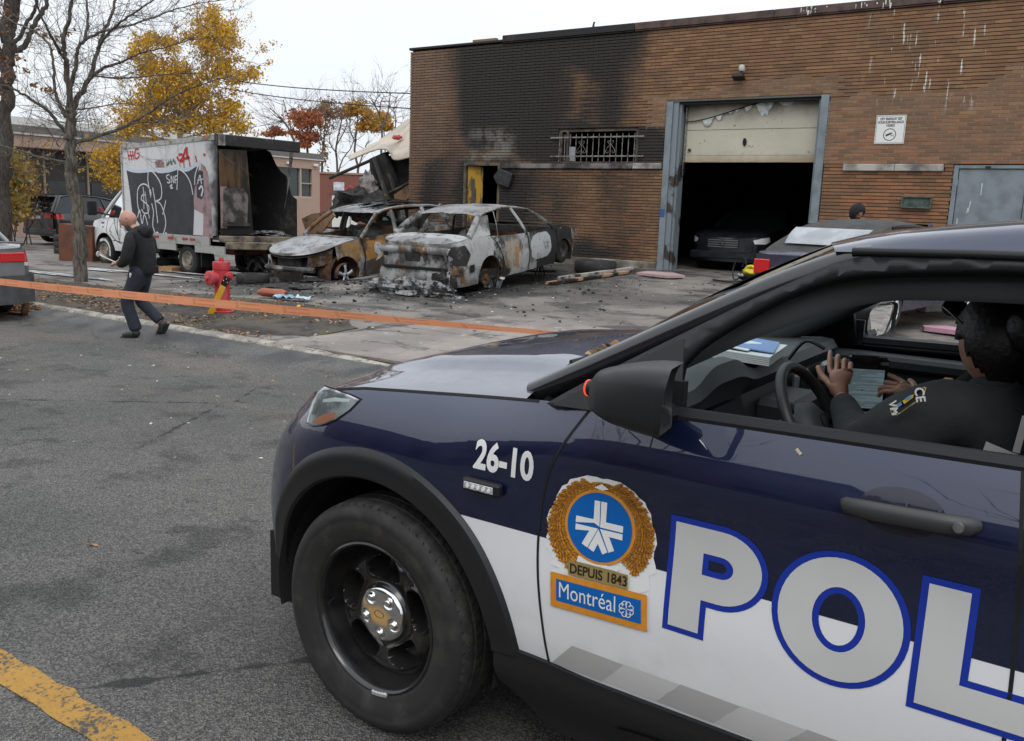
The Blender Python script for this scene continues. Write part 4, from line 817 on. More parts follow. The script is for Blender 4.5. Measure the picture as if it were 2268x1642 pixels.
# ---- door crest
def ez(a, b):
 p = on((2100 + a / 1.932) / 1.806, (1850 + b / 1.932) / 1.806); return (p.x, p.z)
CR_O = M('crest_orange', (.66, .27, .025), .4, c2=(.60, .23, .02), scl=40); CR_W = M('crest_white', (.76, .76, .75), .4); CR_B = M('crest_blue', (.0, .115, .42), .35); CR_G = M('crest_gold', (.30, .215, .075), .4); CR_K = M('crest_dark', (.10, .045, .01), .5); CR_T = M('crest_black', (.015, .012, .01), .5)
crest = drape([[[ez(*p) for p in ((480, 100), (555, 112), (600, 128), (640, 128), (740, 155), (800, 195), (850, 232), (880, 270), (930, 310), (945, 350), (975, 400), (985, 490), (1010, 545), (1022, 630), (1000, 690), (995, 740), (1010, 800), (1020, 855), (960, 880), (965, 990), (890, 1010), (890, 1030), (955, 1030), (958, 1303), (200, 1108), (200, 830), (265, 845), (262, 815), (190, 785), (225, 750), (205, 705), (150, 635), (185, 610), (165, 575), (188, 520), (170, 430), (195, 360), (235, 320), (245, 260), (290, 180), (330, 165), (350, 130), (410, 118))]]], .0012, 'crest', CR_W, cell=.05)
ctr = (590, 500)
leaves = []; veins = []; random.seed(3)
def leaf(cx_, cy_, L, wd, ang, lobes=0):
 ca, sa = cos(ang), sin(ang); pts = []
 prof = [(0, 0), (.2, .75), (.45, 1), (.75, .6), (1, 0)] if not lobes else [(0, 0), (.12, .5), (.05, 1.0), (.35, .75), (.42, 1.15), (.62, .55), (.75, .5), (1, 0)]
 for (u, w_) in prof: pts.append((u * L, w_ * wd))
 pts += [(u * L, -w_ * wd) for (u, w_) in prof[-2:0:-1]]
 return [ez(cx_ + ca * a - sa * b, cy_ + sa * a + ca * b) for a, b in pts]
def wpos(a, f):        # ring position: angle from the centre, 0 at the disc .. 1 at the border
 t_ = sstep(70, -60, a); ox = 272 + f * (92 + 55 * t_); oy = 290 + f * (92 + 45 * t_); return (ox * cos(rad(a)), oy * sin(rad(a)))
for s_ in (1, -1):
 for k in range(24):
  a = -50 + 140 * k / 23
  for f, sp, LL in ((.12, .30, 1), (.45, -.05, 1.15), (.80, -.55, 1.2), (.95, -.9, .9)):
   if a > 70 and f > .6: continue
   x0, y0 = wpos(a + random.uniform(-2, 2), f); x1, y1 = wpos(a + 4, f); ang = math.atan2(-(y1 - y0), s_ * (x1 - x0)) + s_ * sp
   X_, Y_ = ctr[0] + 4 + s_ * x0, ctr[1] - y0 + .13 * s_ * x0; L_ = (88 - 20 * sstep(20, 80, a)) * LL * .9
   X_ -= cos(ang) * L_ * .35; Y_ -= sin(ang) * L_ * .35
   leaves.append(leaf(X_, Y_, L_, 17 + (8 if a < 5 else 0), ang, 1 if a < 5 else 0)); veins.append((ez(X_, Y_), ez(X_ + cos(ang) * L_ * .85, Y_ + sin(ang) * L_ * .85)))
lf = MB()
for i, l_ in enumerate(leaves): lf.poly([(x, PY(x, z) + .0024 + .00001 * i, z) for x, z in l_])
lf.build('wreath_leaf', CR_O, crest)
vn = MB()
for i, (a, b) in enumerate(veins):
 d = Vector((b[0] - a[0], 0, b[1] - a[1])); n_ = Vector((-d.z, 0, d.x)).normalized() * .0005
 vn.poly([(q.x, PY(q.x, q.z) + .0046, q.z) for q in (Vector((a[0], 0, a[1])) + n_, Vector((b[0], 0, b[1])) + n_, Vector((b[0], 0, b[1])) - n_, Vector((a[0], 0, a[1])) - n_)])
for l_ in leaves:
 for i in range(len(l_)):
  a, b = l_[i], l_[(i + 1) % len(l_)]; d = Vector((b[0] - a[0], 0, b[1] - a[1]))
  if d.length < 1e-5: continue
  n_ = Vector((-d.z, 0, d.x)).normalized() * .00035; vn.poly([(q.x, PY(q.x, q.z) + .0044, q.z) for q in (Vector((a[0], 0, a[1])) + n_, Vector((b[0], 0, b[1])) + n_, Vector((b[0], 0, b[1])) - n_, Vector((a[0], 0, a[1])) - n_)])
vn.build('leaf_vein', CR_K, crest)
def ell(cx_, cy_, ax, ay, sk, n=48): return [ez(cx_ + ax * cos(2 * pi * i / n), cy_ + ay * sin(2 * pi * i / n) + sk * cos(2 * pi * i / n)) for i in range(n)]
drape([[[ez(*p) for p in ((545, 190), (600, 165), (655, 208), (600, 215))]]], .005, 'crest_gap', CR_W, crest, .05); drape([[[ez(*p) for p in ((405, 760), (420, 715), (620, 790), (735, 815), (725, 840), (560, 800))]]], .005, 'crest_gap', CR_W, crest, .05)
drape([[ell(590, 499, 272, 290, 36)]], .0054, 'ring', CR_O, crest, .05); drape([[ell(588, 499, 250, 268, 34)]], .0062, 'disc', CR_B, crest, .05)
arms = [[(550, 288), (593, 296), (585, 492), (545, 462), (402, 455), (407, 405), (541, 434)], [(601, 298), (646, 307), (636, 458), (769, 490), (766, 540), (590, 497)], [(402, 466), (575, 507), (492, 652), (448, 620), (507, 522), (400, 512)], [(590, 510), (764, 551), (762, 598), (660, 572), (699, 678), (655, 692)], [(578, 512), (497, 655), (540, 686), (573, 624), (608, 706), (647, 690)]]
drape([[[ez(*p) for p in a]] for a in arms], .007, 'star', CR_W, crest, .05)
drape([[[ez(*p) for p in ((345, 748), (806, 865), (802, 980), (342, 858))]]], .0066, 'gold_bar', CR_G, crest, .05)
drape([[[ez(*p) for p in ((212, 838), (945, 1020), (950, 1028), (950, 1295), (942, 1301), (212, 1100), (206, 1092), (206, 845))]]], .0056, 'name_plate', CR_O, crest, .05)
drape([[[ez(*p) for p in ((250, 893), (904, 1060), (904, 1243), (250, 1060))]]], .0064, 'name_field', CR_B, crest, .05)
pa, pb = ez(250, 975), ez(904, 1150); slope = math.atan2(pb[1] - pa[1], -(pb[0] - pa[0]))
q = ez(500, 1050); tdrape('Montréal', .062, q[0] + .006, q[1] + .002, .0072, 'plate_name', CR_W, 0, .76, crest, rot=slope)
q = ez(573, 866); tdrape('DEPUIS 1843', .036, q[0], q[1], .0074, 'bar_text', CR_T, .0008, .86, crest, rot=slope)
ros = MB()
for k in range(4):
 for s in (-1, 1):
  a = pi / 2 * k + s * .38; cx_, cy_ = 793 + 38 * cos(a), 1128 + 42 * sin(a) + 9 * cos(a); lp_ = [ez(cx_ + 23 * cos(b), cy_ + 24 * sin(b)) for b in lin(a - 2.2, a + 2.2, 12)]; lq = [ez(cx_ + 16 * cos(b), cy_ + 17 * sin(b)) for b in lin(a - 2.2, a + 2.2, 12)]
  ros.grid([[(u[0], PY(*u) + .0074, u[1]), (w_[0], PY(*w_) + .0074, w_[1])] for u, w_ in zip(lp_, lq)])
 a = pi / 2 * k; p0, p1 = Vector((793 + 6 * cos(a), 1128 + 6 * sin(a))), Vector((793 + 36 * cos(a), 1128 + 38 * sin(a) + 8 * cos(a))); n_ = Vector((-(p1 - p0).y, (p1 - p0).x)).normalized() * 3.5
 ros.poly([(u[0], PY(*u) + .0074, u[1]) for u in (ez(*(p0 + n_)), ez(*(p1 + n_)), ez(*(p1 - n_)), ez(*(p0 - n_)))])
ros.build('rosette', CR_W, crest)
# ---- cabin
CAB = M('cabin_dark', (.02, .021, .022), .6, bump=.15, bsc=200, bd=.001); DASH = M('dash_grey', (.030, .034, .036), .6, bump=.2, bsc=250, bd=.001); PILT = M('pillar_trim', (.055, .062, .064), .8)
MB().b2((-.6, -.86, .35), (-3.6, .86, .45)).build('cabin_floor', CAB, PC)
def door_card(s):
 mb = MB(); mb.b2((-.66, s * .80, .45), (-2.5, s * .875, 1.12)); mb.b2((-.70, s * .76, 1.10), (-2.5, s * .89, 1.155)); return mb.build('door_card', DASH, PC, bevel=.015)
door_card(1); door_card(-1)
P = []
for y in lin(-.78, .78, 40):
 hump = .050 * math.exp(-((y - .40) / .17)**4); P.append([(-.50 + .10 * (1 - (y / .78)**2), y, 1.165), (-.62, y, 1.185), (-.75, y, 1.195 + hump * .3), (-.84, y, 1.205 + hump), (-.885, y, 1.20 + hump), (-.905, y, 1.17 + hump * .6), (-.87, y, 1.12), (-.90, y, 1.02), (-.88, y, .85), (-.75, y, .6)])
MB().grid(P, flip=True).build('dashboard', DASH, PC, 45)
mb = MB(); mb.b2((-.86, .26, 1.08), (-.872, .55, 1.19)); mb.build('instrument_screen', M('screen_dark', (.008, .008, .009), .1), PC)
cs = MB(); cs.b2((-.85, -.16, .45), (-1.75, .14, .80)); cs.b2((-.88, -.17, .8), (-1.02, .13, 1.10)); cs.build('console', CAB, PC, bevel=.02)
for y in (.66, -.62, -.30):
 v = MB(); v.b2((-.895, y - .075, 1.055), (-.92, y + .075, 1.135)); vo = v.build('air_vent', M('vent_silver', (.36, .37, .38), .4, .3), PC, bevel=.012); MB().b2((-.918, y - .058, 1.068), (-.925, y + .058, 1.123)).build('vent_louvre', BLACK, vo)
def seat(y):
 so_ = bpy.data.objects.new('seat', None); sc.collection.objects.link(so_); so_.parent = PC; SF = M('seat_cloth', (.017, .017, .018), .9, bump=.3, bsc=300, bd=.001)
 MB().box((-1.62, y, .66), (.52, .50, .16)).build('seat_cushion', SF, so_, bevel=.05, seg=3); MB().box((-1.98, y, .98), (.13, .48, .62), rot3(y=rad(-18))).build('seat_back', SF, so_, bevel=.05, seg=3); MB().box((-2.10, y, 1.37), (.10, .26, .17), rot3(y=rad(-15))).build('head_rest', SF, so_, bevel=.04, seg=3)
seat(.40); seat(-.40)
mb = MB(); mb.b2((-2.2, -.75, .5), (-2.23, .75, 1.58)); mb.build('partition', CAB, PC)
MB().grid([[(x, y, 1.565 + .05 * (1 - (y / .66)**2) * sstep(-1.2, -1.5, x) - .0 * x) for y in lin(-.66, .66, 10)] for x in lin(-1.22, -3.6, 14)]).build('headliner', M('headliner', (.05, .052, .052), .9), PC, 60)
rib3([(-.60, .74, 1.16), (-.85, .72, 1.30), (-1.06, .68, 1.42), (-1.28, .63, 1.515), (-1.5, .62, 1.545), (-2.0, .62, 1.555), (-2.4, .62, 1.555)], 'pillar_trim', PILT, .05, flat=.55)
rib3([(-1.77, .83, 1.10), (-1.80, .74, 1.4), (-1.82, .66, 1.57)], 'b_pillar_trim', CAB, .06, flat=.5)
SWC = Vector((-1.155, .40, 1.105)); swn = Vector((-.86, 0, .51)); swu = Vector((.51, 0, .86)); swr = Vector((0, -1, 0))
sw = bpy.data.objects.new('steering_wheel', None); sc.collection.objects.link(sw); sw.parent = PC
def swp(a, r, d=0): return SWC + swu * (r * sin(a)) + swr * (r * cos(a)) + swn * d
mb = MB(); mb.grid([[swp(a, .178 + .0155 * cos(b), .0155 * sin(b)) for b in lin(0, 2 * pi, 12)[:-1]] for a in lin(0, 2 * pi, 64)[:-1]], True, True); mb.build('wheel_rim', M('leather', (.02, .021, .022), .5, bump=.25, bsc=350, bd=.001), sw, 60)
mb = MB()
for a in (rad(0), rad(180), rad(270)): mb.tube([swp(a, .05, -.015), swp(a, .12, -.01), swp(a, .172, 0)], [.03, .022, .018], 8, flat=.45, up=tuple(swn))
mb.build('spoke', BLACK, sw, 50); mb = MB(); mb.lathe([(0, .03), (.04, .028), (.068, .012), (.075, -.02)], 24, Matrix.Translation(SWC) @ Matrix((swr, swu, swn)).transposed().to_4x4()); mb.build('airbag', DASH, sw, 60)
mb = MB(); mb.grid([[swp(a, r * (1 if abs(cos(a)) > 2 else 1), .0315) for r in (.026, .021)] for a in lin(0, 2 * pi, 30)]); mb.build('wheel_emblem', CHROME, sw)
MB().cyl(SWC - swn * .02, SWC - swn * .32, .05, n=12).build('column', CAB, sw)
LEAFM = M('dry_leaf', (.22, .10, .035), .8, c2=(.10, .05, .025), scl=20);
# ================================================================ other vehicles
def superw(W_, u, n=2.8, m=2.4): return W_ * max(0, 1 - min(1, max(0, u))**n)**(1 / m)
def carfn(p):
 W_ = p['W']; xf, xr, af, ar = p['nose'], p['tail'], p['af'], p['ar']
 def pw(x):
  if x > xf - af: return superw(W_, (x - xf + af) / af, p.get('nf', 2.6))
  if x < xr + ar: return superw(W_, (xr + ar - x) / ar, p.get('nr', 3.4), 3)
  return W_
 def py(x, z): w = pw(x); return max(0, w - cinterp(p['ins'], z) * w / W_)
 def top(x): return cinterp(p['top'], x)
 def low(x):
  z = p['sill']
  for xw in p['wheels']:
   if abs(x - xw) < p['R']: z = max(z, p['wz'] + sqrt(p['R']**2 - (x - xw)**2))
  return min(z, top(x) - .03)
 fs = [1, .997, .99, .975, .95, .92, .88, .83, .77, .70, .6, .5, .4, .25, .1]
 xs = [xf - af + af * f for f in fs] + [xr + ar - ar * f for f in fs]
 n = int((xf - af - xr - ar) / .09); xs += lin(xr + ar, xf - af, n)
 for xw in p['wheels']: xs += [xw + p['R'] * cos(a) for a in lin(0, pi, 24)] + [xw - p['R'] - .001, xw + p['R'] + .001]
 xs = sorted(set(round(x, 4) for x in xs if xr <= x <= xf), reverse=True)
 q = [xs[0]]
 for x in xs[1:]:
  if q[-1] - x > .0009: q.append(x)
 return py, top, low, q
def shell(root, p, paint, crumple=0, x_min=-99, x_max=99, lids=True, names=('hood', 'trunk_lid')):
 py, top, low, xs = carfn(p); mb = MB(); xs_ = [x for x in xs if x_min <= x <= x_max]
 cr_ = lambda x, z, s: crumple * (nz(x * 2.3, z * 2.3, s * 5.1) + .5 * nz(x * 6, z * 6, s * 2.7))
 mb.grid([[(x, py(x, z) + cr_(x, z, 1), z) for z in (low(x) + (top(x) - low(x)) * j / 12 for j in range(13))] for x in xs_]); mb.grid([[(x, -py(x, z) - cr_(x, z, 2), z) for z in (low(x) + (top(x) - low(x)) * j / 12 for j in range(13))] for x in xs_], flip=True)
 mb.build('body', paint, root, 45, weld=.001)
 def lid(nm, sel, flip=True):
  P = []
  for x in sel:
   ye, zt = py(x, top(x)), top(x); P.append([(x, ye * u, zt + p['crown'] * (1 - abs(u)**2.2) * min(1, ye / p['W'] * 1.3) + crumple * 1.3 * nz(x * 2.5, u * 2.5, 9)) for u in lin(-1, 1, 16)])
  if len(P) > 1: return MB().grid(P, flip=flip).build(nm, paint, root, 45)
 if lids:
  lid(names[0], [x for x in xs_ if x >= p['cowl']])
  if p.get('deck') is not None: lid(names[1], [x for x in xs_ if x <= p['deck']])
 return py, top, low, xs
def greenhouse(root, g, paint, glass=None, crumple=0, r=.035, trim=None):
 """g: a (A base), at (A top), roof [(x,z)], ct (rear top), c (rear base) in x,z; yb belt half width, yr rail half width; pil: pillar (xb,zb,xt,zt,w)"""
 yb, yr = g['yb'], g['yr']; rl = [g['at']] + g['roof'] + [g['ct']]
 zb0 = (g['a'][1] + g['c'][1]) / 2; zt0 = max(z for _, z in rl)
 yy = lambda z: yb + (yr - yb) * (z - zb0) / (zt0 - zb0)
 rail = catmull([(x, 0, z) for x, z in rl], 5); P = []
 for v in rail:
  y = yy(v.z); bow = g.get('bow', .10); k = (v.x - g['ct'][0]) / (g['at'][0] - g['ct'][0])
  P.append([(v.x + bow * (1 - u * u) * (k - .5) * 2 * (1 if abs(k - .5) > .2 else 0), y * u, v.z + g['crown'] * (1 - abs(u)**2.4) + crumple * (nz(v.x * 2.1, u * 2.5, 3) - .4 * (1 - u * u))) for u in lin(-1, 1, 16)])
 MB().grid(P).build('roof', paint, root, 50)
 tr = trim or paint
 for s in (1, -1):
  def bar(a, b, w, nm, bend=.0):
   p0, p1 = Vector((a[0], s * yy(a[1]), a[1])), Vector((b[0], s * yy(b[1]), b[1])); mid = (p0 + p1) / 2 + Vector((0, s * .015, bend))
   MB().tube(catmull([p0, mid, p1], 4), [w] * 9, 8, flat=.55, up=(0, 1, 0)).build(nm, tr if nm != 'a_pillar' else paint, root, 60)
  bar(g['a'], g['at'], r * 1.15, 'a_pillar', .02); bar(g['c'], g['ct'], g.get('cw', r * 1.6), 'rear_pillar', .02)
  for (xb, zb, xt, zt, w) in g['pil']: bar((xb, zb), (xt, zt), w, 'pillar')
  MB().tube([(v.x, s * yy(v.z), v.z) for v in rail], r, 8, flat=.8).build('roof_rail', paint, root, 60)
  if g.get('quarter'): MB().prism([(x, s * yy(z), z) for x, z in g['quarter']], (0, -s * .02, 0)).build('quarter_panel', paint, root)
  if glass:
   pts = [g['a']] + [(v.x, v.z) for v in rail] + [g['c']]
   MB().poly([(x, s * (yy(z) - .012), z) for x, z in pts]).build('side_window', glass, root)
 if glass:
  for nm, a, b, sg in (('windshield', g['a'], g['at'], 1), ('rear_window', g['c'], g['ct'], -1)):
   P = [[(x + sg * g.get('bow', .1) * (1 - u * u), yy(z) * .97 * u, z + .012 * (1 - u * u) + (g['crown'] * (1 - u * u) if k else 0)) for k, (x, z) in enumerate((a, b))] for u in lin(-1, 1, 14)]
   MB().grid(P).build(nm, glass, root, 60)
 return yy
def wheel(root, x, y, r, w=.2, rim=.62, spokes=0, mat=None, tyre=None, burnt=False, z=None):
 s = 1 if y > 0 else -1; e = bpy.data.objects.new('wheel', None); sc.collection.objects.link(e); e.parent = root; e.location = (x, y, r if z is None else z)
 X = Matrix(((1, 0, 0, 0), (0, 0, s, 0), (0, -1, 0, 0), (0, 0, 0, 1))); R1 = r * rim; mt = mat or STEEL
 MB().lathe([(R1, w * .46), (R1 * 1.06, w * .5), (r * .9, w * .5), (r * .97, w * .42), (r, w * .3), (r, -w * .3), (r * .97, -w * .42), (r * .9, -w * .5), (R1, -w * .46)], 36, X).build('tyre', tyre or RUBBER, e, 40)
 if spokes:
  MB().lathe([(R1 * 1.0, w * .47), (R1 * .95, w * .49), (R1 * .9, w * .44), (R1 * .88, -w * .3)], 36, X).build('rim', mt, e, 40)
  for k in range(spokes):
   a = 2 * pi * k / spokes + .3; MB().tube([X @ Vector((R1 * .15 * cos(a), R1 * .15 * sin(a), w * .42)), X @ Vector((R1 * .6 * cos(a), R1 * .6 * sin(a), w * .44)), X @ Vector((R1 * .95 * cos(a), R1 * .95 * sin(a), w * .42))], [R1 * .17, R1 * .12, R1 * .14], 8, flat=.5, up=(0, 1, 0)).build('spoke', mt, e, 50)
  MB().cyl(X @ Vector((0, 0, w * .3)), X @ Vector((0, 0, w * .47)), R1 * .24, n=14).build('hub', mt, e, 40); MB().cyl(X @ Vector((0, 0, -w * .2)), X @ Vector((0, 0, w * .05)), R1 * .7, n=20).build('brake_disc', M('disc', (.05, .05, .05), .6), e, 40)
 else:
  MB().lathe([(R1, w * .46), (R1 * .97, w * .5), (R1 * .9, w * .42), (R1 * .82, w * .2), (R1 * .55, w * .12), (R1 * .42, w * .3), (R1 * .2, w * .34), (.001, w * .34)], 30, X).build('rim', mt, e, 40)
 return e
def well(root, p, mat=DARK):
 for xw in p['wheels']:
  for s in (1, -1):
   MB().lathe([(p['R'] + .01, p['W'] - .05), (p['R'], .45), (.02, .44)], 20, Matrix.Translation((xw, 0, p['wz'])) @ Matrix(((1, 0, 0, 0), (0, 0, s, 0), (0, 1, 0, 0), (0, 0, 0, 1))), -.3, pi + .3).build('wheel_well', mat, root)
def patch(root, py, poly, off, name, mat, side=1, cell=.08): return drape([[poly]], off, name, mat, root, cell, py, side)
def endpatch(root, x0, ys, name, mat, z0, z1, sg, th=.012, bulge=0):     # small plate on nose or tail
 MB().b2((x0, ys[0], z0), (x0 + sg * th, ys[1], z1)).build(name, mat, root, bevel=.004)
def mat_burnt(name, ash=.5, rust=.5, blk=.4, patches=()):
 t = NT(name); o = t.tc('Object'); x = t.xyz(o); nrm_ = t.xyz(t.n('ShaderNodeNewGeometry').outputs['Normal'])
 n1 = t.noise(1.5, 6, .62, o); n2 = t.noise(2.3, 6, .65, t.map(o, (1, 1, 1), (5, 3, 1))); n3 = t.noise(13, 5, .7, o)
 c = t.mix(t.ramp(n1, .42, .60), (.11, .108, .104, 1), (.36, .36, .355, 1))
 c = t.mix(t.ramp(t.m('ADD', n2, t.m('MULTIPLY', t.m('SUBTRACT', n3, .5), .25)), .60 - .22 * rust, .68 - .18 * rust), c, t.mix(n3, (.12, .06, .025, 1), (.24, .125, .045, 1)))
 c = t.mix(t.ramp(t.m('ADD', t.noise(1.2, 6, .62, t.map(o, (1, 1, 1), (9, 2, 7))), t.m('MULTIPLY', t.m('SUBTRACT', n3, .5), .2)), .66 - .3 * blk, .74 - .28 * blk), c, (.022, .021, .02, 1))
 c = t.mix(t.m('MULTIPLY', t.ramp(nrm_[2], .35, .85), ash), c, t.mix(t.ramp(n1, .35, .65), (.40, .41, .42, 1), (.15, .15, .15, 1)))
 for (cx_, cz_, rx_, rz_, col, st_) in patches:      # x,z blobs on the flanks
  a = t.m('DIVIDE', t.m('SUBTRACT', x[0], cx_), rx_); b = t.m('DIVIDE', t.m('SUBTRACT', x[2], cz_), rz_)
  d = t.m('ADD', t.m('ADD', t.m('POWER', t.m('ABSOLUTE', a), 3), t.m('POWER', t.m('ABSOLUTE', b), 3)), t.m('MULTIPLY', t.m('SUBTRACT', t.noise(4.5, 5, .65, o), .5), 1.2)); c = t.mix(t.m('MULTIPLY', t.ramp(d, .9, 1.05, 1, 0), st_), c, col)
 c = t.mix(t.m('MULTIPLY', t.ramp(t.noise(4.2, 6, .7, t.map(o, (1, 1, .6), (2, 8, 4))), .52, .66), .8), c, (.03, .028, .026, 1)); c = t.mix(t.m('MULTIPLY', t.ramp(n3, .58, .72), .5), c, (.09, .07, .05, 1)); t.P('Base Color', c); t.P('Roughness', .78); t.P('Metallic', .1); t.bump(t.m('ADD', t.noise(5, 4, .6, o), t.m('MULTIPLY', n3, .35)), .45, .04); return t.mat
INS = [(.15, .06), (.35, .02), (.55, .0), (.75, .01), (.9, .03), (1.0, .055), (1.1, .09), (1.25, .14)]
ASH = M('ash_heap', (.30, .30, .30), .95, c2=(.03, .03, .03), scl=9, lo=.42, hi=.6, bump=.9, bsc=22, bd=.05)
def lump(c, sx, sy, sz, seed=0, n=14, rough=.45):
 P = []; c = Vector(c)
 for i in range(n + 1):
  th = pi * i / n; row = []
  for j in range(n * 2):
   ph = pi * j / n; d = Vector((sin(th) * cos(ph), sin(th) * sin(ph), cos(th))); k = 1 + rough * (nz(d.x * 2 + seed, d.y * 2, d.z * 2) + .6 * nz(d.x * 5 + seed, d.y * 5, d.z * 5)); row.append(c + Vector((d.x * sx, d.y * sy, d.z * sz)) * k)
  P.append(row)
 return P
# ---------------- burnt sedan
gx, gy_ = -9.83, 12.73
SED = thing('burnt_sedan', 'burnt-out grey and white sedan wreck, rear to the street, without glass or tyres', 'car wreck', (gx, gy_, gz(gx, gy_) - .03), (0, rad(-5.9), rad(91.5)))
sp = dict(W=.885, nose=3.55, tail=-1.03, af=.75, ar=.45, sill=.24, wheels=(0, 2.70), R=.36, wz=.33, crown=.05, cowl=2.42, deck=-.42, ins=INS,
 top=[(-1.03, .985), (-.8, 1.02), (-.45, 1.05), (-.1, 1.035), (.5, .985), (1.25, .955), (2.2, .95), (2.5, .955), (3.0, .88), (3.35, .77), (3.55, .68)])
WH_, TAN_, BLK_ = (.44, .45, .45, 1), (.33, .225, .12, 1), (.02, .02, .021, 1)
SP = mat_burnt('sedan_shell', .45, .22, .42, ((2.35, .55, .75, .5, BLK_, 1), (1.78, .66, .38, .25, WH_, 1), (-.35, .85, .5, .3, (.42, .42, .41, 1), .8), (.75, .62, .3, .25, (.36, .30, .22, 1), .7), (.95, .55, .12, .2, (.34, .16, .05, 1), .7), (1.15, .5, .2, .18, WH_, .7)))
spy, stp, slo, sxs = shell(SED, sp, SP, .016, x_max=3.2)
greenhouse(SED, dict(a=(2.28, .955), at=(1.62, 1.345), roof=[(1.2, 1.425), (.75, 1.445), (.35, 1.42)], ct=(.02, 1.365), c=(-.52, 1.055), yb=.83, yr=.60, crown=.05, cw=.075, bow=.06,
 pil=[(1.28, .96, 1.10, 1.42, .035), (.33, .99, .52, 1.41, .012)], quarter=[(-.5, 1.04), (.12, 1.03), (.30, 1.36), (.02, 1.36)]), SP, None, .025, .03)
for pts in ([(.40, .30), (.42, .55), (.28, .85), (.10, 1.02)], [(1.30, .96), (1.33, .6), (1.30, .27)], [(2.36, .94), (2.42, .6), (2.36, .30)]):
 P = []
 for v in catmull([(a, 0, b) for a, b in pts], 6): P.append([(v.x - .013, -spy(v.x, v.z) - .012, v.z), (v.x + .013, -spy(v.x, v.z) - .012, v.z)])
 MB().grid(P, flip=True).build('door_gap', DARK, SED)
drape([[[(-.58, .78), (-.70, .95), (-.95, .93), (-1.0, .74), (-.9, .62), (-.72, .6)]]], .004, 'lamp_cavity', mat_burnt('lamp_hole', .2, .2, .85), SED, .06, spy, -1)
drape([[arc(-.66, .83, .03, .035, 0, 360, 10)[:-1]]], .008, 'hole', DARK, SED, .06, spy, -1); drape([[[(-.50, .47), (-.50, .60), (-.64, .60), (-.64, .47)]]], .007, 'vent_hole', DARK, SED, .06, spy, -1)
for (y0, y1, z0, z1, nm, mt) in ((-.13, .20, .68, .82, 'plate_recess', CHAR), (-.70, .70, .535, .585, 'lower_gap', DARK), (-.46, -.36, .82, .89, 'lamp_hole', DARK), (.60, .68, .74, .82, 'lamp_hole', DARK)): MB().b2((-1.05, y0, z0), (-1.0, y1, z1)).build(nm, mt, SED, bevel=.01)
MB().grid([[(-1.045 - .03 * sin(pi * k / 4), y * (1 - .02 * k), .93 - .03 * k + .01 * nz(y * 3, k)) for k in range(5)] for y in lin(-.80, .80, 20)], flip=True).build('trunk_lip', SP, SED, 60)
MB().grid([[(-.40 - .5 * u, y, .99 - .0 * u) for u in (0, .5)] for y in lin(-.7, .7, 6)]).build('parcel_shelf', CHAR, SED)
mb = MB(); mb.b2((-.95, -.78, .25), (2.4, .78, .42)); mb.build('floor_pan', CHAR, SED); mb = MB(); mb.b2((2.35, -.75, .4), (2.45, .75, .95)); mb.build('bulkhead', CHAR, SED)
mb = MB(); mb.grid([[(1.35, y, z + .06 * nz(y * 4, z * 4)) for z in lin(.4, .95, 6)] for y in lin(-.6, .6, 12)]); mb.build('seat_frame', RUST, SED); mb = MB(); mb.grid([[(.1 + .1 * (z - .4), y, z + .05 * nz(y * 4, z * 4)) for z in lin(.4, .95, 6)] for y in lin(-.65, .65, 12)]); mb.build('rear_seat_frame', RUST, SED)
well(SED, sp, M('rusty_well', (.07, .045, .03), .9, c2=(.02, .018, .016), scl=6))
for s in (1, -1):
 MB().lathe([(.001, .05), (.05, .05), (.06, .02), (.14, .02), (.14, -.02), (.001, -.02)], 20, Matrix.Translation((0, s * .76, .30)) @ Matrix.Rotation(-s * pi / 2, 4, 'X')).build('brake_drum', RUST, SED, 30); wheel(SED, 2.74, s * .74, .24, .16, .5, 0, M('burnt_hub', (.06, .055, .05), .8), CHAR, z=.42)
mb = MB(); mb.tube([(2.5, -.5, .35), (3.0, -.62, .52), (3.35, -.6, .62), (3.42, -.3, .62)], [.06, .05, .05, .05], 6); mb.tube([(2.6, .5, .35), (3.35, .6, .6)], [.06, .05], 6); mb.box((3.0, 0, .5), (.6, .7, .35), rot3(z=.1)); mb.build('front_frame', mat_burnt('front_metal', .3, .5, .7), SED)
mb = MB(); mb.grid([[(2.42 + 1.02 * u, -.86 + .10 * u * u - .0 * v, .93 - .14 * u * u - .10 * v * (.4 + u)) for v in lin(0, 1, 4)] for u in lin(0, 1, 10)]); mb.build('front_wing', mat_burnt('wing', .4, .2, .75), SED, 60)
mu = MB(); mu.tube(catmull([(-1.15, -.62, .06), (-1.0, -.58, .10), (-.9, -.55, .15), (-.55, -.46, .27), (-.42, -.44, .30), (-.25, -.40, .33)], 4), [.035, .035, .04, .06, .125, .135, .135, .135, .135, .135, .135, .135, .135, .13, .12, .06, .035, .03, .03, .03, .03], 12, flat=.72); mu.build('muffler', M('muffler_rust', (.16, .095, .07), .7, c2=(.09, .06, .05), scl=8, bump=.2), SED, 50)
mb = MB(); mb.grid(lump((-1.08, .05, .17), .22, .86, .20, 3, 22, .55), cv=True); mb.build('melted_bumper', ASH, SED, 40)
mb = MB(); mb.grid(lump((-1.0, -.60, .28), .16, .2, .26, 8, 14, .6), cv=True); mb.build('charred_lump', CHAR, SED, 40)
mb = MB(); mb.grid([[(-1.01 - .05 * sin(pi * k / 5) + .02 * nz(y * 4, k), y, .54 - .075 * k) for k in range(6)] for y in lin(-.76, .78, 24)], flip=True); mb.build('rear_panel', mat_burnt('rear_panel', .35, .2, .35), SED, 60)
ALUM = M('melted_alloy', (.42, .43, .44), .5, .4, c2=(.12, .12, .12), scl=10)
w0 = SED.matrix_basis
def world_from(root_loc, rz, v): return Vector(root_loc) + Rz(rz) @ Vector(v)
q = gp(1092, 640); mm = MB()
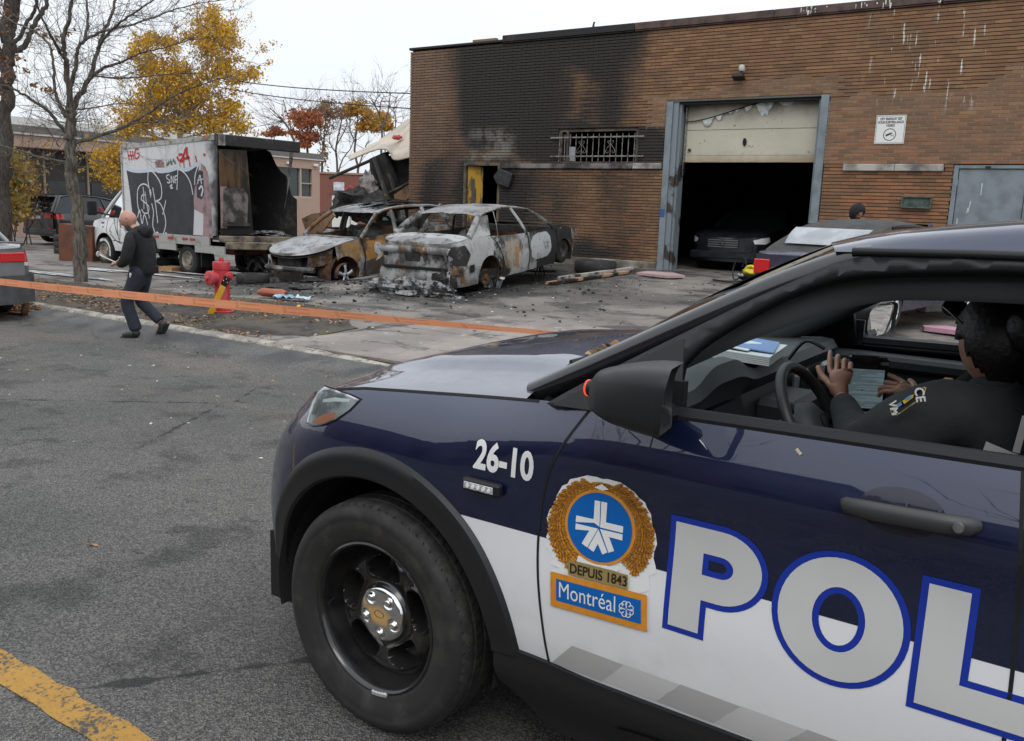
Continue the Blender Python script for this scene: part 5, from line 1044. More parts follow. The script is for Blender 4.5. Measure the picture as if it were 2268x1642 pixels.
for k in range(7):
 a = random.uniform(0, 6.28); L_ = random.uniform(.12, .3); b0 = Vector((random.uniform(-.12, .12), random.uniform(-.1, .1), .02)); mm.tube(catmull([b0, b0 + Vector((cos(a) * L_ * .4, sin(a) * L_ * .4, L_ * .7)), b0 + Vector((cos(a) * L_ * .7, sin(a) * L_ * .7, L_ * random.uniform(.6, 1.3)))], 4), [.05, .05, .06, .05, .045, .05, .06, .04, .015], 7, flat=.35)
tag(mm.build('melted_wheel', ALUM, None, 50, loc=q), 'twisted pieces of melted alloy wheel below the burnt sedan', 'wheel scrap')
st_ = MB().box((0, 0, 0), (.055, .03, .78)); so = st_.build('wooden_stick', WOOD, None, bevel=.004); a_, b_ = gp(905, 644), None
pA = gp(903, 643) + Vector((0, 0, .0)); dirv = CM.to_3x3() @ Vector((0, 0, 0)); so.location = pA + Vector((.10, .16, .33)); so.rotation_euler = (rad(-26), rad(16), 0); tag(so, 'bare wooden stick leaning against the rear of the burnt sedan', 'stick')
# ---------------- burnt SUV
SX, SY = -14.21, 13.59; SZ = gz(SX, SY) - .19
SUV = thing('burnt_suv', 'burnt-out pale and rust-orange SUV wreck, front stripped, facing the street', 'car wreck', (SX, SY, SZ), (0, rad(4.1), rad(-90.2)))
up = dict(W=.91, nose=.86, tail=-3.95, af=.7, ar=.35, sill=.28, wheels=(0, -2.89), R=.40, wz=.36, crown=.06, cowl=-.48, deck=None, ins=INS,
 top=[(-3.95, 1.22), (-3.0, 1.18), (-1.6, 1.12), (-.5, 1.09), (-.1, 1.05), (.3, .98), (.6, .90), (.8, .83), (.86, .80)])
OR_ = (.32, .155, .035, 1)
UP = mat_burnt('suv_shell', .92, .75, .35, ((-.95, .82, .42, .20, OR_, .95), (-.2, .85, .3, .2, (.30, .18, .06, 1), .7), (-1.2, .42, .7, .22, (.04, .036, .033, 1), .8), (-1.75, .95, .3, .2, (.20, .13, .06, 1), .6)))
upy, utp, ulo, uxs = shell(SUV, up, UP, .018, x_max=.28, lids=False)
hx_ = [x for x in uxs if x >= -.48]; MB().grid([[(x, upy(x, utp(x)) * u * 1.0, utp(x) + .06 * (1 - abs(u)**2.2) + .016 * nz(x * 3, u * 3, 4) - .02 * abs(nz(x * 1.4, u * 2, 1))) for u in lin(-1, 1, 24)] for x in hx_], flip=True).build('hood', UP, SUV, 60)
MB().grid([[(x, upy(x, utp(x)) * u, utp(x) - .05) for u in lin(-1, 1, 12)] for x in hx_]).build('hood_underside', CHAR, SUV)
UPT = mat_burnt('suv_pillars', .5, .25, .35)
greenhouse(SUV, dict(a=(-.52, 1.10), at=(-1.22, 1.58), roof=[(-1.6, 1.655), (-2.3, 1.69), (-3.0, 1.67)], ct=(-3.42, 1.62), c=(-3.78, 1.21), yb=.86, yr=.66, crown=.035, cw=.13, bow=.08, pil=[(-1.66, 1.12, -1.72, 1.65, .055), (-2.86, 1.18, -2.8, 1.66, .06)]), UP, None, .03, .045, UPT)
mb = MB(); mb.tube(catmull([(-.50, 0.80, 1.10), (-.30, .5, 1.11), (-.25, 0, 1.12), (-.30, -.5, 1.11), (-.5, -.8, 1.10)], 5), .03, 6); mb.build('cowl_bar', UPT, SUV, 60)
mb = MB(); mb.box((-.85, 0, .98), (.45, 1.4, .16)); mb.build('dashboard_remains', CHAR, SUV, bevel=.05); MB().grid([[SUVp for SUVp in (( -1.02 + .02 * sin(a), .36 + (.17 + .013 * cos(b)) * cos(a), 1.06 + (.17 + .013 * cos(b)) * sin(a)) for b in lin(0, 2 * pi, 6)[:-1])] for a in lin(0, 2 * pi, 24)[:-1]], True, True).build('steering_ring', CHAR, SUV)
for y in (.38, -.38):
 mb = MB(); mb.grid([[(-1.75 - .25 * (z - .6), y + u, z + .03 * nz(u * 6, z * 6)) for u in lin(-.22, .22, 6)] for z in lin(.5, 1.25, 8)]); mb.build('seat_frame', RUST, SUV)
MB().b2((-3.8, -.8, .3), (.2, .8, .45)).build('floor_pan', CHAR, SUV); MB().b2((-.42, -.8, .42), (-.36, .8, 1.0)).build('bulkhead', CHAR, SUV); MB().b2((-3.9, -.78, .5), (-3.84, .78, 1.2)).build('tailgate', UPT, SUV)
for pts in ([(-.55, 1.09), (-.60, .8), (-.57, .5), (-.60, .30)], [(-1.66, 1.12), (-1.70, .7), (-1.68, .3)], [(-2.45, .6), (-2.62, .9), (-2.80, 1.16)]):
 MB().grid([[(v.x - .014, upy(v.x, v.z) + .014, v.z), (v.x + .014, upy(v.x, v.z) + .014, v.z)] for v in catmull([(a, 0, b) for a, b in pts], 6)]).build('door_gap', DARK, SUV)
drape([[[(-.92, .92), (-.98, .99), (-1.12, .97), (-1.18, .85), (-1.08, .78), (-1.16, .70), (-1.05, .62), (-.9, .58), (-1.02, .70), (-.9, .78)]]], .014, 'melted_paint', M('grey_ash', (.45, .45, .45), .9, c2=(.3, .3, .3), scl=12, bump=.8, bsc=30), SUV, .05, upy, 1)
well(SUV, up, M('rusty_arch', (.11, .06, .03), .9, c2=(.03, .022, .018), scl=5))
ff = mat_burnt('front_steel', .15, .35, .75)
mb = MB(); mb.tube(catmull([(.72, .72, .52), (.86, .45, .53), (.90, 0, .53), (.86, -.45, .53), (.72, -.72, .52)], 5), .075, 8, flat=.8); mb.build('bumper_beam', ff, SUV, 40)
MB().box((.62, -.12, .48), (.07, .72, .50)).build('radiator', M('radiator_soot', (.035, .033, .03), .8, c2=(.09, .08, .07), scl=8), SUV, bevel=.01)
for s in (1, -1):
 MB().tube([(.05, s * .52, .55), (.45, s * .55, .60), (.78, s * .58, .55)], [.05, .045, .05], 6).build('chassis_leg', ff, SUV); MB().grid([[(.25 + .5 * u, s * (.80 - .22 * u - .06 * v), .92 - .12 * u - .28 * v + .04 * nz(u * 4, v * 4)) for v in lin(0, 1, 5)] for u in lin(0, 1, 6)]).build('wing_bracket', mat_burnt('bracket', .5, .6, .3), SUV)
MB().grid(lump((.25, -.05, .62), .34, .42, .24, 5, 14, .5), cv=True).build('engine_remains', mat_burnt('engine', .3, .5, .6), SUV, 40)
e = wheel(SUV, -2.89, .80, .30, .2, .6, 0, M('burnt_rim', (.10, .09, .08), .7), CHAR, z=.30)
aw = bpy.data.objects.new('alloy_wheel', None); sc.collection.objects.link(aw); aw.parent = SUV; aw.location = (.02, .90, .36)
ALW = M('bare_alloy', (.55, .56, .57), .45, .3, c2=(.35, .35, .36), scl=9)
for k in range(5):
 a = rad(90 + 72 * k); MB().tube([(.03 * cos(a), 0, .03 * sin(a)), (.12 * cos(a), .015, .12 * sin(a)), (.225 * cos(a) * (1 if k == 0 else .95), 0, .225 * sin(a))], [.035, .028, .04], 8, flat=.5, up=(0, 1, 0)).build('spoke', ALW, aw, 40)
MB().cyl((0, -.03, 0), (0, .03, 0), .055, n=14).build('hub', ALW, aw, 40); MB().cyl((0, .03, 0), (0, .034, 0), .026, n=12).build('hub_hole', DARK, aw); MB().lathe([(.25, -.08), (.26, -.02), (.25, .02)], 24, Matrix.Rotation(-pi / 2, 4, 'X'), pi * .95, pi * 2.05).build('rim_remnant', RUST, aw, 40)
MB().prism([(.35, .72, -.02 + .25), (-.75, .95, .25), (-.95, 1.15, .26), (.30, 1.05, .22)], (0, 0, .02)).build('fallen_panel', mat_burnt('fallen', .3, .6, .5), SUV)
MB().grid(lump((-1.9, .0, .85), .75, .66, .42, 2, 14, .5), cv=True).build('burnt_interior', CHAR, SUV, 40)
MB().grid([[(x, y, 1.60) for y in lin(-.55, .55, 4)] for x in lin(-1.3, -3.4, 6)]).build('roof_lining', CHAR, SUV)
for k, (y, z) in enumerate(((.30, 1.76), (.05, 1.80), (.48, 1.74))): MB().tube(catmull([(-1.35, y, z - .06), (-1.8, y + .06, z), (-2.4, y - .05, z + .03), (-2.9, y + .04, z - .02)], 4), .03, 6, flat=.5).build('buckled_strip', CHAR, SUV, 60)
MB().grid([[(x, y + .05 * nz(x * 3, 1), 1.735 + .05 * nz(x * 1.6, y * 4) + .05 * sin(3 * y)) for y in lin(-.1, .5, 8)] for x in lin(-1.5, -2.8, 14)]).build('curled_lining', CHAR, SUV, 60)
# ---------------- black wreck behind the truck
BX, BY = -19.6, 20.3
BW = thing('burnt_black_suv', 'charred black SUV shell with empty windows, wedged behind the truck tail', 'car wreck', (BX, BY, gz(BX, BY) - .05), (0, 0, rad(12)))
bp_ = dict(W=.9, nose=3.5, tail=-1.0, af=.6, ar=.35, sill=.28, wheels=(0, 2.7), R=.4, wz=.36, crown=.04, cowl=2.3, deck=None, ins=INS, top=[(-1.0, 1.15), (0, 1.12), (2.3, 1.08), (3.0, 1.0), (3.5, .8)])
BKP = mat_burnt('black_shell', .12, .1, .95); shell(BW, bp_, BKP, .008, names=('hood', 'x'))
greenhouse(BW, dict(a=(2.3, 1.08), at=(1.6, 1.56), roof=[(1.1, 1.66), (.3, 1.70), (-.3, 1.68)], ct=(-.62, 1.62), c=(-.92, 1.15), yb=.85, yr=.64, crown=.03, pil=[(1.25, 1.1, 1.15, 1.66, .05), (.2, 1.12, .2, 1.69, .05)]), BKP, None, .02, .04)
MB().tube([(1.2, -.62, 1.22), (.9, -.66, 1.45)], .06, 8).build('airbag_tube', M('airbag_white', (.6, .58, .52), .8), BW)
# ---------------- black SUV by the bushes
XX, XY = -32.0, 17.95
X5 = thing('black_suv', 'shiny black SUV with red tail lights parked beside yellow bushes', 'car', (XX, XY, gz(XX, XY) + .04), (0, 0, rad(95)))
BP = M('black_car_paint', (.010, .012, .016), .28, coat=1, c2=(.02, .023, .027), scl=4)
xp = dict(W=.965, nose=3.78, tail=-1.02, af=.7, ar=.4, sill=.30, wheels=(0, 2.93), R=.42, wz=.38, crown=.05, cowl=2.3, deck=None, ins=INS, top=[(-1.02, 1.12), (-.6, 1.14), (0, 1.13), (2.3, 1.10), (2.9, 1.06), (3.5, .95), (3.78, .85)])
xpy, *_ = shell(X5, xp, BP)
greenhouse(X5, dict(a=(2.3, 1.10), at=(1.5, 1.62), roof=[(1.0, 1.71), (.3, 1.75), (-.2, 1.735)], ct=(-.62, 1.69), c=(-1.0, 1.12), yb=.89, yr=.66, crown=.03, cw=.10, pil=[(1.2, 1.12, 1.05, 1.70, .035), (.15, 1.13, .15, 1.73, .035)]), BP, DGLASS)
MB().grid([[(-1.0 - .02 * (1 - (y / .9)**2), y * (1 - .0 * (z - .5)), z) for z in lin(.45, 1.13, 8)] for y in lin(-.86, .86, 10)], flip=True).build('tailgate', BP, X5, 60); MB().b2((-.55, -.62, 1.685), (-.92, .62, 1.715)).build('roof_spoiler', BP, X5, bevel=.02)
for s in (1, -1):
 l = drape([[[(-.60, .93), (-.62, 1.06), (-.78, 1.10), (-1.0, 1.08), (-1.0, .92), (-.8, .90)]]], .008, 'tail_light', REDL, X5, .06, xpy, s); MB().b2((-1.035, s * .42, .92), (-1.02, s * .80, 1.07)).build('inner_light', REDL, X5, bevel=.004); MB().b2((-1.03, s * .55, .56), (-1.015, s * .78, .60)).build('reflector', REDL, X5); MB().tube([(1.3, s * .64, 1.765), (.3, s * .66, 1.80), (-.4, s * .64, 1.765)], .02, 6).build('roof_bar', BLACK, X5)
MB().b2((-1.035, -.20, .90), (-1.022, .16, 1.0)).build('number_plate', M('plate_white', (.65, .66, .68), .4), X5); MB().b2((-1.04, -.9, .34), (-.9, .9, .55)).build('rear_bumper', M('bumper_grey', (.05, .052, .055), .5), X5, bevel=.03)
for xw in (0, 2.93):
 for s in (1, -1): wheel(X5, xw, s * .83, .38, .26, .66, 5, STEEL)
well(X5, xp); MB().b2((-.8, -.7, .3), (3.4, .7, .5)).build('underbody', DARK, X5)
# ---------------- grey sedan at the kerb, only its tail in view
CVX, CVY = -13.56, 5.80
CV_ = thing('grey_sedan', 'grey sedan with red tail lights parked at the kerb, tail by the leaf heap', 'car', (CVX, CVY, gz(CVX, CVY) + .0), (0, 0, rad(180.5)))
GP = M('grey_car_paint', (.22, .23, .235), .35, .4, coat=.8, c2=(.20, .205, .21), scl=5); GPL = M('bumper_dull', (.085, .088, .09), .5, c2=(.06, .06, .06), scl=5)
cp_ = dict(W=.875, nose=3.55, tail=-.95, af=.8, ar=.42, sill=.22, wheels=(0, 2.70), R=.35, wz=.31, crown=.03, cowl=2.5, deck=-.25, ins=INS, nr=3.0, top=[(-.95, 1.0), (-.7, 1.03), (-.3, 1.05), (.3, 1.0), (1.3, .96), (2.4, .95), (3.0, .86), (3.55, .68)])
cpy, *_ = shell(CV_, cp_, GP)
greenhouse(CV_, dict(a=(2.4, .95), at=(1.45, 1.36), roof=[(1.0, 1.42), (.6, 1.43)], ct=(.22, 1.38), c=(-.28, 1.04), yb=.82, yr=.60, crown=.03, pil=[(1.1, .97, 1.0, 1.42, .03)]), GP, DGLASS)
MB().tube(catmull([(-.80, .72, 1.03), (-.93, .6, 1.085), (-.97, 0, 1.10), (-.93, -.6, 1.085), (-.80, -.72, 1.03)], 6), .022, 8, flat=.5).build('spoiler', GP, CV_, 60)
for s in (1, -1):
 l = drape([[[(-.42, .84), (-.50, .97), (-.72, .985), (-.90, .96), (-.92, .76), (-.72, .73), (-.5, .76)]]], .006, 'tail_light', REDL, CV_, .05, cpy, s); drape([[[(-.62, .755), (-.62, .80), (-.90, .805), (-.91, .765), (-.72, .74)]]], .010, 'reverse_lamp', WHL, CV_, .05, cpy, s)
 MB().b2((-.985, s * .32, .82), (-.955, s * .66, .95)).build('lid_light', REDL, CV_, bevel=.01)
MB().grid([[(-.955 - .02 * (1 - (y / .7)**2), y, z) for z in lin(.62, .98, 6)] for y in lin(-.66, .66, 10)], flip=True).build('boot_panel', GP, CV_, 60)
MB().grid([[(cpx, y_, z_) for (cpx, y_) in ((-.60, .90), (-.85, .84), (-.985, .62), (-1.02, 0), (-.985, -.62), (-.85, -.84), (-.60, -.90))] for z_ in (.24, .3, .45, .58, .63)]).build('rear_bumper', GPL, CV_, 50)
for xw in (0, 2.7):
 for s in (1, -1): wheel(CV_, xw, s * .76, .31, .19, .62, 0, M('hubcap', (.4, .4, .41), .4, .6))
well(CV_, cp_); MB().b2((-.6, -.7, .22), (3.3, .7, .42)).build('underbody', DARK, CV_); MB().b2((-.99, -.22, .70), (-.972, .22, .80)).build('number_plate', M('plate', (.6, .6, .62), .4), CV_)
# ---------------- purple convertible
VX, VY = -2.94, 12.28
VW = thing('convertible', 'dark purple convertible with grey fabric roof, rear to the street', 'car', (VX, VY, gz(VX, VY) + .09), (0, rad(-2.2), rad(75)))
VP = M('purple_paint', (.030, .030, .058), .42, .2, coat=.5, c2=(.042, .042, .07), scl=4, rv=.1); SOFT = M('soft_top', (.060, .060, .057), .95, c2=(.045, .045, .043), scl=5, bump=.3, bsc=350, bd=.002)
vp = dict(W=.83, nose=3.27, tail=-.80, af=.55, ar=.28, sill=.24, wheels=(0, 2.47), R=.335, wz=.29, crown=.03, cowl=2.05, deck=.12, ins=INS, nr=4, top=[(-.80, .96), (-.6, .985), (-.2, .985), (.5, .95), (2.05, .94), (2.6, .88), (3.1, .76), (3.27, .68)])
vpy, *_ = shell(VW, vp, VP)
rl = [(2.0, .95), (1.32, 1.34), (.9, 1.40), (.35, 1.39), (-.05, 1.30), (-.42, 1.06), (-.52, .99)]
yb_ = lambda z: .77 - .18 * sstep(.95, 1.42, z)
P = [[(v.x, yb_(v.z) * u * (1 if v.z > 1.0 else 1), v.z - .05 * abs(u)**4 * sstep(1.0, 1.3, v.z)) for u in lin(-1, 1, 18)] for v in catmull([(x, 0, z) for x, z in rl[1:]], 5)]
MB().grid(P).build('soft_top', SOFT, VW, 60)
for s in (1, -1):
 MB().grid([[(a.x, s * yb_(a.z) * .995, a.z - .045 * sstep(1.0, 1.3, a.z)), (max(-.45, min(2.0, a.x)), s * .775, .985)] for a in catmull([(x, 0, z) for x, z in [(.25, 1.39), (-.05, 1.30), (-.42, 1.06), (-.5, 1.0)]], 5)]).build('roof_side', SOFT, VW, 60); MB().poly([(1.95, s * .77, .96), (1.3, s * .6, 1.31), (.85, s * .6, 1.36), (.27, s * .6, 1.34), (.27, s * .77, .985)]).build('side_window', DGLASS, VW); MB().tube([(2.02, s * .77, .95), (1.32, s * .62, 1.34)], .025, 6).build('a_pillar', VP, VW)
 wheelm = M('alloy_silver', (.55, .56, .55), .4, .5)
 for xw in (0, 2.47): wheel(VW, xw, s * .735, .29, .19, .70, 7, wheelm)
 drape([[[(-.54, .70), (-.54, .88), (-.75, .895), (-.78, .87), (-.78, .70), (-.7, .68)]]], .008, 'tail_light', REDL, VW, .06, vpy, s); drape([[[(-.55, .845), (-.55, .895), (-.7, .91), (-.775, .90), (-.78, .845)]]], .012, 'turn_lamp', M('pink_lens', (.62, .16, .10), .2), VW, .06, vpy, s); MB().b2((-.815, s * .50, .70), (-.785, s * .74, .895)).build('tail_lamp', REDL, VW, bevel=.01)
MB().grid([[(1.98 + .1 * (1 - u * u), .74 * u, .96), (1.34 + .1 * (1 - u * u), .6 * u, 1.34)] for u in lin(-1, 1, 8)]).build('windshield', DGLASS, VW, 60)
MB().grid([[(-.13 - .295 * k - .018 * sin(pi * k), (.55 - .02 * k) * u, 1.275 - .205 * k + .03 + .018 * sin(pi * k)) for k in lin(0, 1, 5)] for u in lin(-1, 1, 10)]).build('plastic_window', M('plastic_window', (.26, .28, .30), .25, c2=(.38, .40, .42), scl=3), VW, 60)
MB().grid([[(-.795 - .01 * (1 - (y / .7)**2), y, z) for z in lin(.45, .965, 6)] for y in lin(-.72, .72, 8)], flip=True).build('boot_panel', VP, VW, 60); MB().b2((-.86, -.80, .36), (-.7, .80, .58)).build('rear_bumper', M('bumper_purple', (.028, .028, .045), .5), VW, bevel=.03)
mb = MB(); mb.grid([[(-.815, .045 * cos(a) * q, .88 + .045 * sin(a) * q) for q in (1, .82)] for a in lin(0, 2 * pi, 24)])
for (a, b) in (((-.026, .91), (-.013, .852)), ((-.013, .852), (0, .885)), ((0, .885), (.013, .852)), ((.013, .852), (.026, .91)), ((-.012, .912), (0, .895)), ((0, .895), (.012, .912))): mb.tube([(-.816, a[0], a[1]), (-.816, b[0], b[1])], .004, 4)
mb.build('boot_emblem', CHROME, VW); well(VW, vp); MB().b2((-.6, -.68, .24), (3.0, .68, .45)).build('underbody', DARK, VW)
MB().b2((.5, -.85, .02), (1.1, -.6, .12)).build('x', CONC, VW) if 0 else None
# ---------------- black car inside the garage
GX, GY = -7.15, 20.2
GC = thing('garaged_car', 'black car with round-star grille standing in the dark garage doorway', 'car', (GX, GY, .456), (0, 0, rad(-92)))
gp_ = dict(W=.9, nose=.85, tail=-3.8, af=.6, ar=.4, sill=.22, wheels=(0, -2.75), R=.36, wz=.32, crown=.05, cowl=-.6, deck=-3.2, ins=INS, top=[(-3.8, .98), (-3.2, 1.05), (-.6, .98), (0, .93), (.5, .84), (.85, .74)])
gpy, *_ = shell(GC, gp_, BP); greenhouse(GC, dict(a=(-.6, .98), at=(-1.3, 1.38), roof=[(-1.9, 1.45)], ct=(-2.7, 1.38), c=(-3.2, 1.05), yb=.83, yr=.6, crown=.03, pil=[]), BP, DGLASS)
for s in (1, -1): drape([[[(.30, .70), (.34, .80), (.6, .77), (.72, .72), (.70, .64), (.5, .64)]]], .008, 'headlight', WHL, GC, .06, gpy, s)
mb = MB()
for z in (.55, .60, .65, .70): mb.b2((.83, -.36, z - .012), (.86, .36, z + .012))
g_ = mb.build('grille', M('grille_chrome', (.3, .3, .31), .3, .8), GC); mb = MB(); mb.grid([[(.875, .075 * cos(a) * q, .63 + .075 * sin(a) * q) for q in (1, .85)] for a in lin(0, 2 * pi, 24)])
for a in (90, 210, 330): mb.tube([(.876, 0, .63), (.876, .07 * cos(rad(a)), .63 + .07 * sin(rad(a)))], .006, 4)
mb.build('grille_star', CHROME, GC); MB().b2((.80, -.8, .28), (.87, .8, .45)).build('bumper', BP, GC, bevel=.03)
for xw in (0, -2.75):
 for s in (1, -1): wheel(GC, xw, s * .78, .32, .2, .6, 0)
# ---------------- far parked cars
def farcar(x, y, rz, col, lab, suv=True):
 t = thing('parked_car', lab, 'car', (x, y, gz(x, y)), (0, 0, rz)); h = 1.0 if suv else .86
 pm = M('far_paint', col, .35, coat=.6); p = dict(W=.9, nose=3.5, tail=-1, af=.6, ar=.4, sill=.28, wheels=(0, 2.7), R=.38, wz=.35, crown=.04, cowl=2.3, deck=None if suv else -.4, ins=INS, top=[(-1, 1.1 * h), (2.3, 1.05 * h), (3.1, .95 * h), (3.5, .8 * h)])
 shell(t, p, pm, names=('hood', 'trunk_lid')); greenhouse(t, dict(a=(2.3, 1.05 * h), at=(1.5, 1.55 * h), roof=[(.9, 1.66 * h), (.1, 1.68 * h)], ct=(-.5, 1.6 * h), c=(-.95, 1.1 * h), yb=.84, yr=.64, crown=.03, pil=[(1.2, 1.08 * h, 1.1, 1.6 * h, .03), (.2, 1.08 * h, .2, 1.65 * h, .03)]), pm, DGLASS)
 for xw in (0, 2.7):
  for s in (1, -1): wheel(t, xw, s * .78, .35, .22, .6, 0)
 return t
farcar(-26.5, 30.5, rad(20), (.62, .64, .66), 'white SUV parked beyond the wrecks, only its roof showing'); farcar(-29.5, 33.5, rad(20), (.08, .09, .12), 'dark blue SUV parked beyond the white one')
farcar(6.4, 4.1, rad(180), (.70, .70, .69), 'white car parked behind the police car, seen in its mirror')
# ================================================================ box truck
TX, TY, TTH = -22.2, 14.55, rad(177.8)
TR = thing('box_truck', 'graffiti-covered white box truck with its cargo box burnt open at the rear', 'truck', (TX, TY, gz(TX, TY) - .05), (0, 0, TTH))
TMt = Matrix.Translation(TR.location) @ Matrix.Rotation(TTH, 4, 'Z'); TMI = TMt.inverted(); TC = TMI @ CAM
def tz(a, b, Y=1.15):
 d = TMI.to_3x3() @ ray((350 + a / 2.52) / 1.806, (500 + b / 2.52) / 1.806); p = TC + d * ((Y - TC.y) / d.y); return (p.x, p.z)
TW = M('truck_white', (.66, .66, .65), .45, c2=(.48, .47, .45), scl=2.5, lo=.5, hi=.8, coat=.2); BOXW = NT('box_panel'); o_ = BOXW.tc(); xb_ = BOXW.xyz(o_)
cc = BOXW.mix(BOXW.ramp(BOXW.noise(3, 5, .6, BOXW.map(o_, (2.5, 1, .35))), .5, .75), (.62, .62, .62, 1), (.40, .39, .37, 1))
cc = BOXW.mix(BOXW.ramp(BOXW.m('ADD', xb_[0], BOXW.m('MULTIPLY', BOXW.noise(2.5, 5, .65), .9)), -4.35, -4.75), cc, (.06, .055, .055, 1)); BOXW.P('Base Color', cc); BOXW.P('Roughness', .55); BOXW = BOXW.mat
TB = M('truck_burnt', (.03, .028, .027), .8, c2=(.11, .10, .09), scl=3, lo=.5, hi=.75, bump=.5, bsc=20, bd=.02); ALU = M('aluminium_rail', (.42, .41, .39), .5, .3, c2=(.16, .15, .13), scl=4, lo=.5, hi=.72)
Xa, Xb_ = -1.32, -5.25; ZB, ZTa, ZTb = 1.0, 3.10, 3.28
def ztop_(x): return ZTa + (ZTb - ZTa) * (Xa - x) / (Xa - Xb_)
MB().prism([(Xa, 1.15, ZB), (Xb_ + .45, 1.15, ZB), (Xb_ + .12, 1.15, ZB + .02), (Xb_ + .05, 1.15, 2.0), (Xb_ + .02, 1.15, ztop_(Xb_) - .1), (Xa, 1.15, ZTa - .07)], (0, -.04, 0)).build('side_panel', BOXW, TR)
n = 20; P = [[(x, -1.15, ZB), (x, -1.15, ztop_(x) - .06 - (0 if x > -4.0 else 1.5 * (sstep(-4.0, -5.2, x)) * (.7 + .5 * nz(x * 3))))] for x in lin(Xa, Xb_, n)]
MB().grid(P).build('far_side_panel', TB, TR); MB().b2((Xa - .03, -1.15, ZB), (Xa, 1.15, ZTa)).build('front_panel', TW, TR)
MB().grid([[(x, y, ztop_(x) - (.0 if abs(y) > 1 else .03 * sstep(-3, -5, x) * abs(nz(x * 2, y * 2)))) for y in lin(-1.13, 1.13, 8)] for x in lin(Xa, Xb_, 14)]).build('box_roof', TB, TR)
for s in (1, -1):
 MB().prism([(Xa + .01, s * 1.165, ZTa - .09), (Xb_, s * 1.165, ZTb - .09), (Xb_, s * 1.165, ZTb + .02), (Xa + .01, s * 1.165, ZTa + .02)], (0, -s * .05, 0)).build('top_rail', ALU, TR)
MB().b2((Xa - .0, 1.10, ZB - .03), (Xa + .05, 1.17, ZTa + .01)).build('corner_post', ALU, TR)
MB().box((Xb_ - .03, .0, ZTb - .09), (.12, 2.42, .26)).build('rear_header', TB, TR, bevel=.02); MB().b2((Xb_ - .09, .98, ZTb - .22), (Xb_ + .04, 1.19, ZTb + .04)).build('header_corner', ALU, TR, bevel=.01); MB().b2((Xb_ + .3, 1.168, ZTb - .075), (Xb_ + .42, 1.176, ZTb - .02)).build('marker_lamp', REDL, TR)
PLY = NT('charred_ply'); o_ = PLY.tc(); xx = PLY.xyz(o_); g_ = PLY.ramp(PLY.m('ABSOLUTE', PLY.m('SUBTRACT', xx[2], 2.45)), .15, .75, 1, 0); PLY.P('Base Color', PLY.mix(PLY.m('MULTIPLY', g_, PLY.ramp(PLY.noise(3, 5, .65, PLY.map(o_, (1, 1, .3))), .35, .6)), (.014, .013, .012, 1), (.12, .065, .03, 1))); PLY.P('Roughness', .85); PLY = PLY.mat
MB().prism([(Xb_ - .01, 1.12, 1.05), (Xb_ - .06, .26, 1.08), (Xb_ - .05, .40, ZTb - .28), (Xb_ - .01, 1.12, ZTb - .30)], (-.03, 0, 0)).build('rear_leaf', PLY, TR)
MB().prism([(Xb_ - .05, 1.08, 1.35), (Xb_ - .09, .45, 1.30), (Xb_ - .09, .40, 1.95), (Xb_ - .085, .52, 2.12), (Xb_ - .05, 1.05, 2.10)], (-.02, 0, 0)).build('scorched_panel', M('scorched_pale', (.20, .18, .16), .8, c2=(.04, .036, .034), scl=4, lo=.38, hi=.6), TR)
MB().prism([(Xb_ - .04, 1.13, 1.2), (Xb_ - .045, .98, 1.2), (Xb_ - .045, .97, 2.15), (Xb_ - .04, 1.12, 2.15)], (-.02, 0, 0)).build('pink_panel', M('pinkish', (.36, .24, .23), .8, c2=(.22, .16, .15), scl=4), TR)
MB().b2((Xb_ - .12, .36, 1.25), (Xb_ - .08, 1.1, 1.32)).build('latch_bar', TB, TR)
st2_ = MB(); st2_.prism([(Xb_ - .05, -1.02, ZTb - .2), (Xb_ - .05, -.90, ZTb - .2), (Xb_ - .10, -.74, 2.0), (Xb_ - .14, -.62, 1.1 + .55), (Xb_ - .12, -.78, 2.2)], (-.012, 0, 0)); st2_.build('hanging_strip', M('torn_metal', (.20, .19, .18), .6, .4, c2=(.06, .06, .06), scl=4), TR)
MB().b2((Xb_, -1.12, ZB - .08), (Xa, 1.12, ZB)).build('deck', TB, TR)
MB().b2((-4.9, 1.14, ZB - .24), (-1.35, 1.18, ZB - .02)).build('bottom_rail', ALU, TR, bevel=.005); MB().b2((Xb_ - .2, 1.135, ZB - .40), (-4.32, 1.175, ZB - .22)).build('skirt_panel', ALU, TR); MB().b2((-3.55, 1.135, ZB - .40), (-2.2, 1.175, ZB - .22)).build('skirt_panel', ALU, TR)
for x in (-2.75, -3.35, -3.95, -4.25): MB().b2((x - .11, 1.181, ZB - .14), (x + .11, 1.186, ZB - .08)).build('reflector', M('red_tape', (.35, .04, .03), .5), TR)
BW2 = M('burnt_beam', (.30, .245, .17), .8, c2=(.06, .05, .045), scl=3, lo=.42, hi=.65, bump=.5, bsc=18, bd=.02)
MB().box((Xb_ - .10, .1, ZB - .06), (.12, 2.2, .14), rot3(x=rad(1))).build('rear_beam', BW2, TR, bevel=.015); MB().box((Xb_ - .16, .45, ZB - .22), (.08, 1.3, .17), rot3(x=rad(2))).build('rear_step', BW2, TR, bevel=.015)
MB().grid(lump((Xb_ + .35, -.55, ZB + .05), .3, .5, .07, 6, 12, .6), cv=True).build('ash_pile', ASH, TR)
for s in (1, -1): MB().b2((-5.2, s * .42 - .05, .58), (.4, s * .42 + .05, .76)).build('chassis_rail', DARK, TR)
MB().b2((-5.0, -.6, .55), (-4.6, .6, .72)).build('rust_tank', M('tank_rust', (.13, .05, .035), .8), TR, bevel=.04)
WRM = M('steel_wheel_worn', (.36, .34, .30), .6, .3, c2=(.14, .11, .07), scl=7)
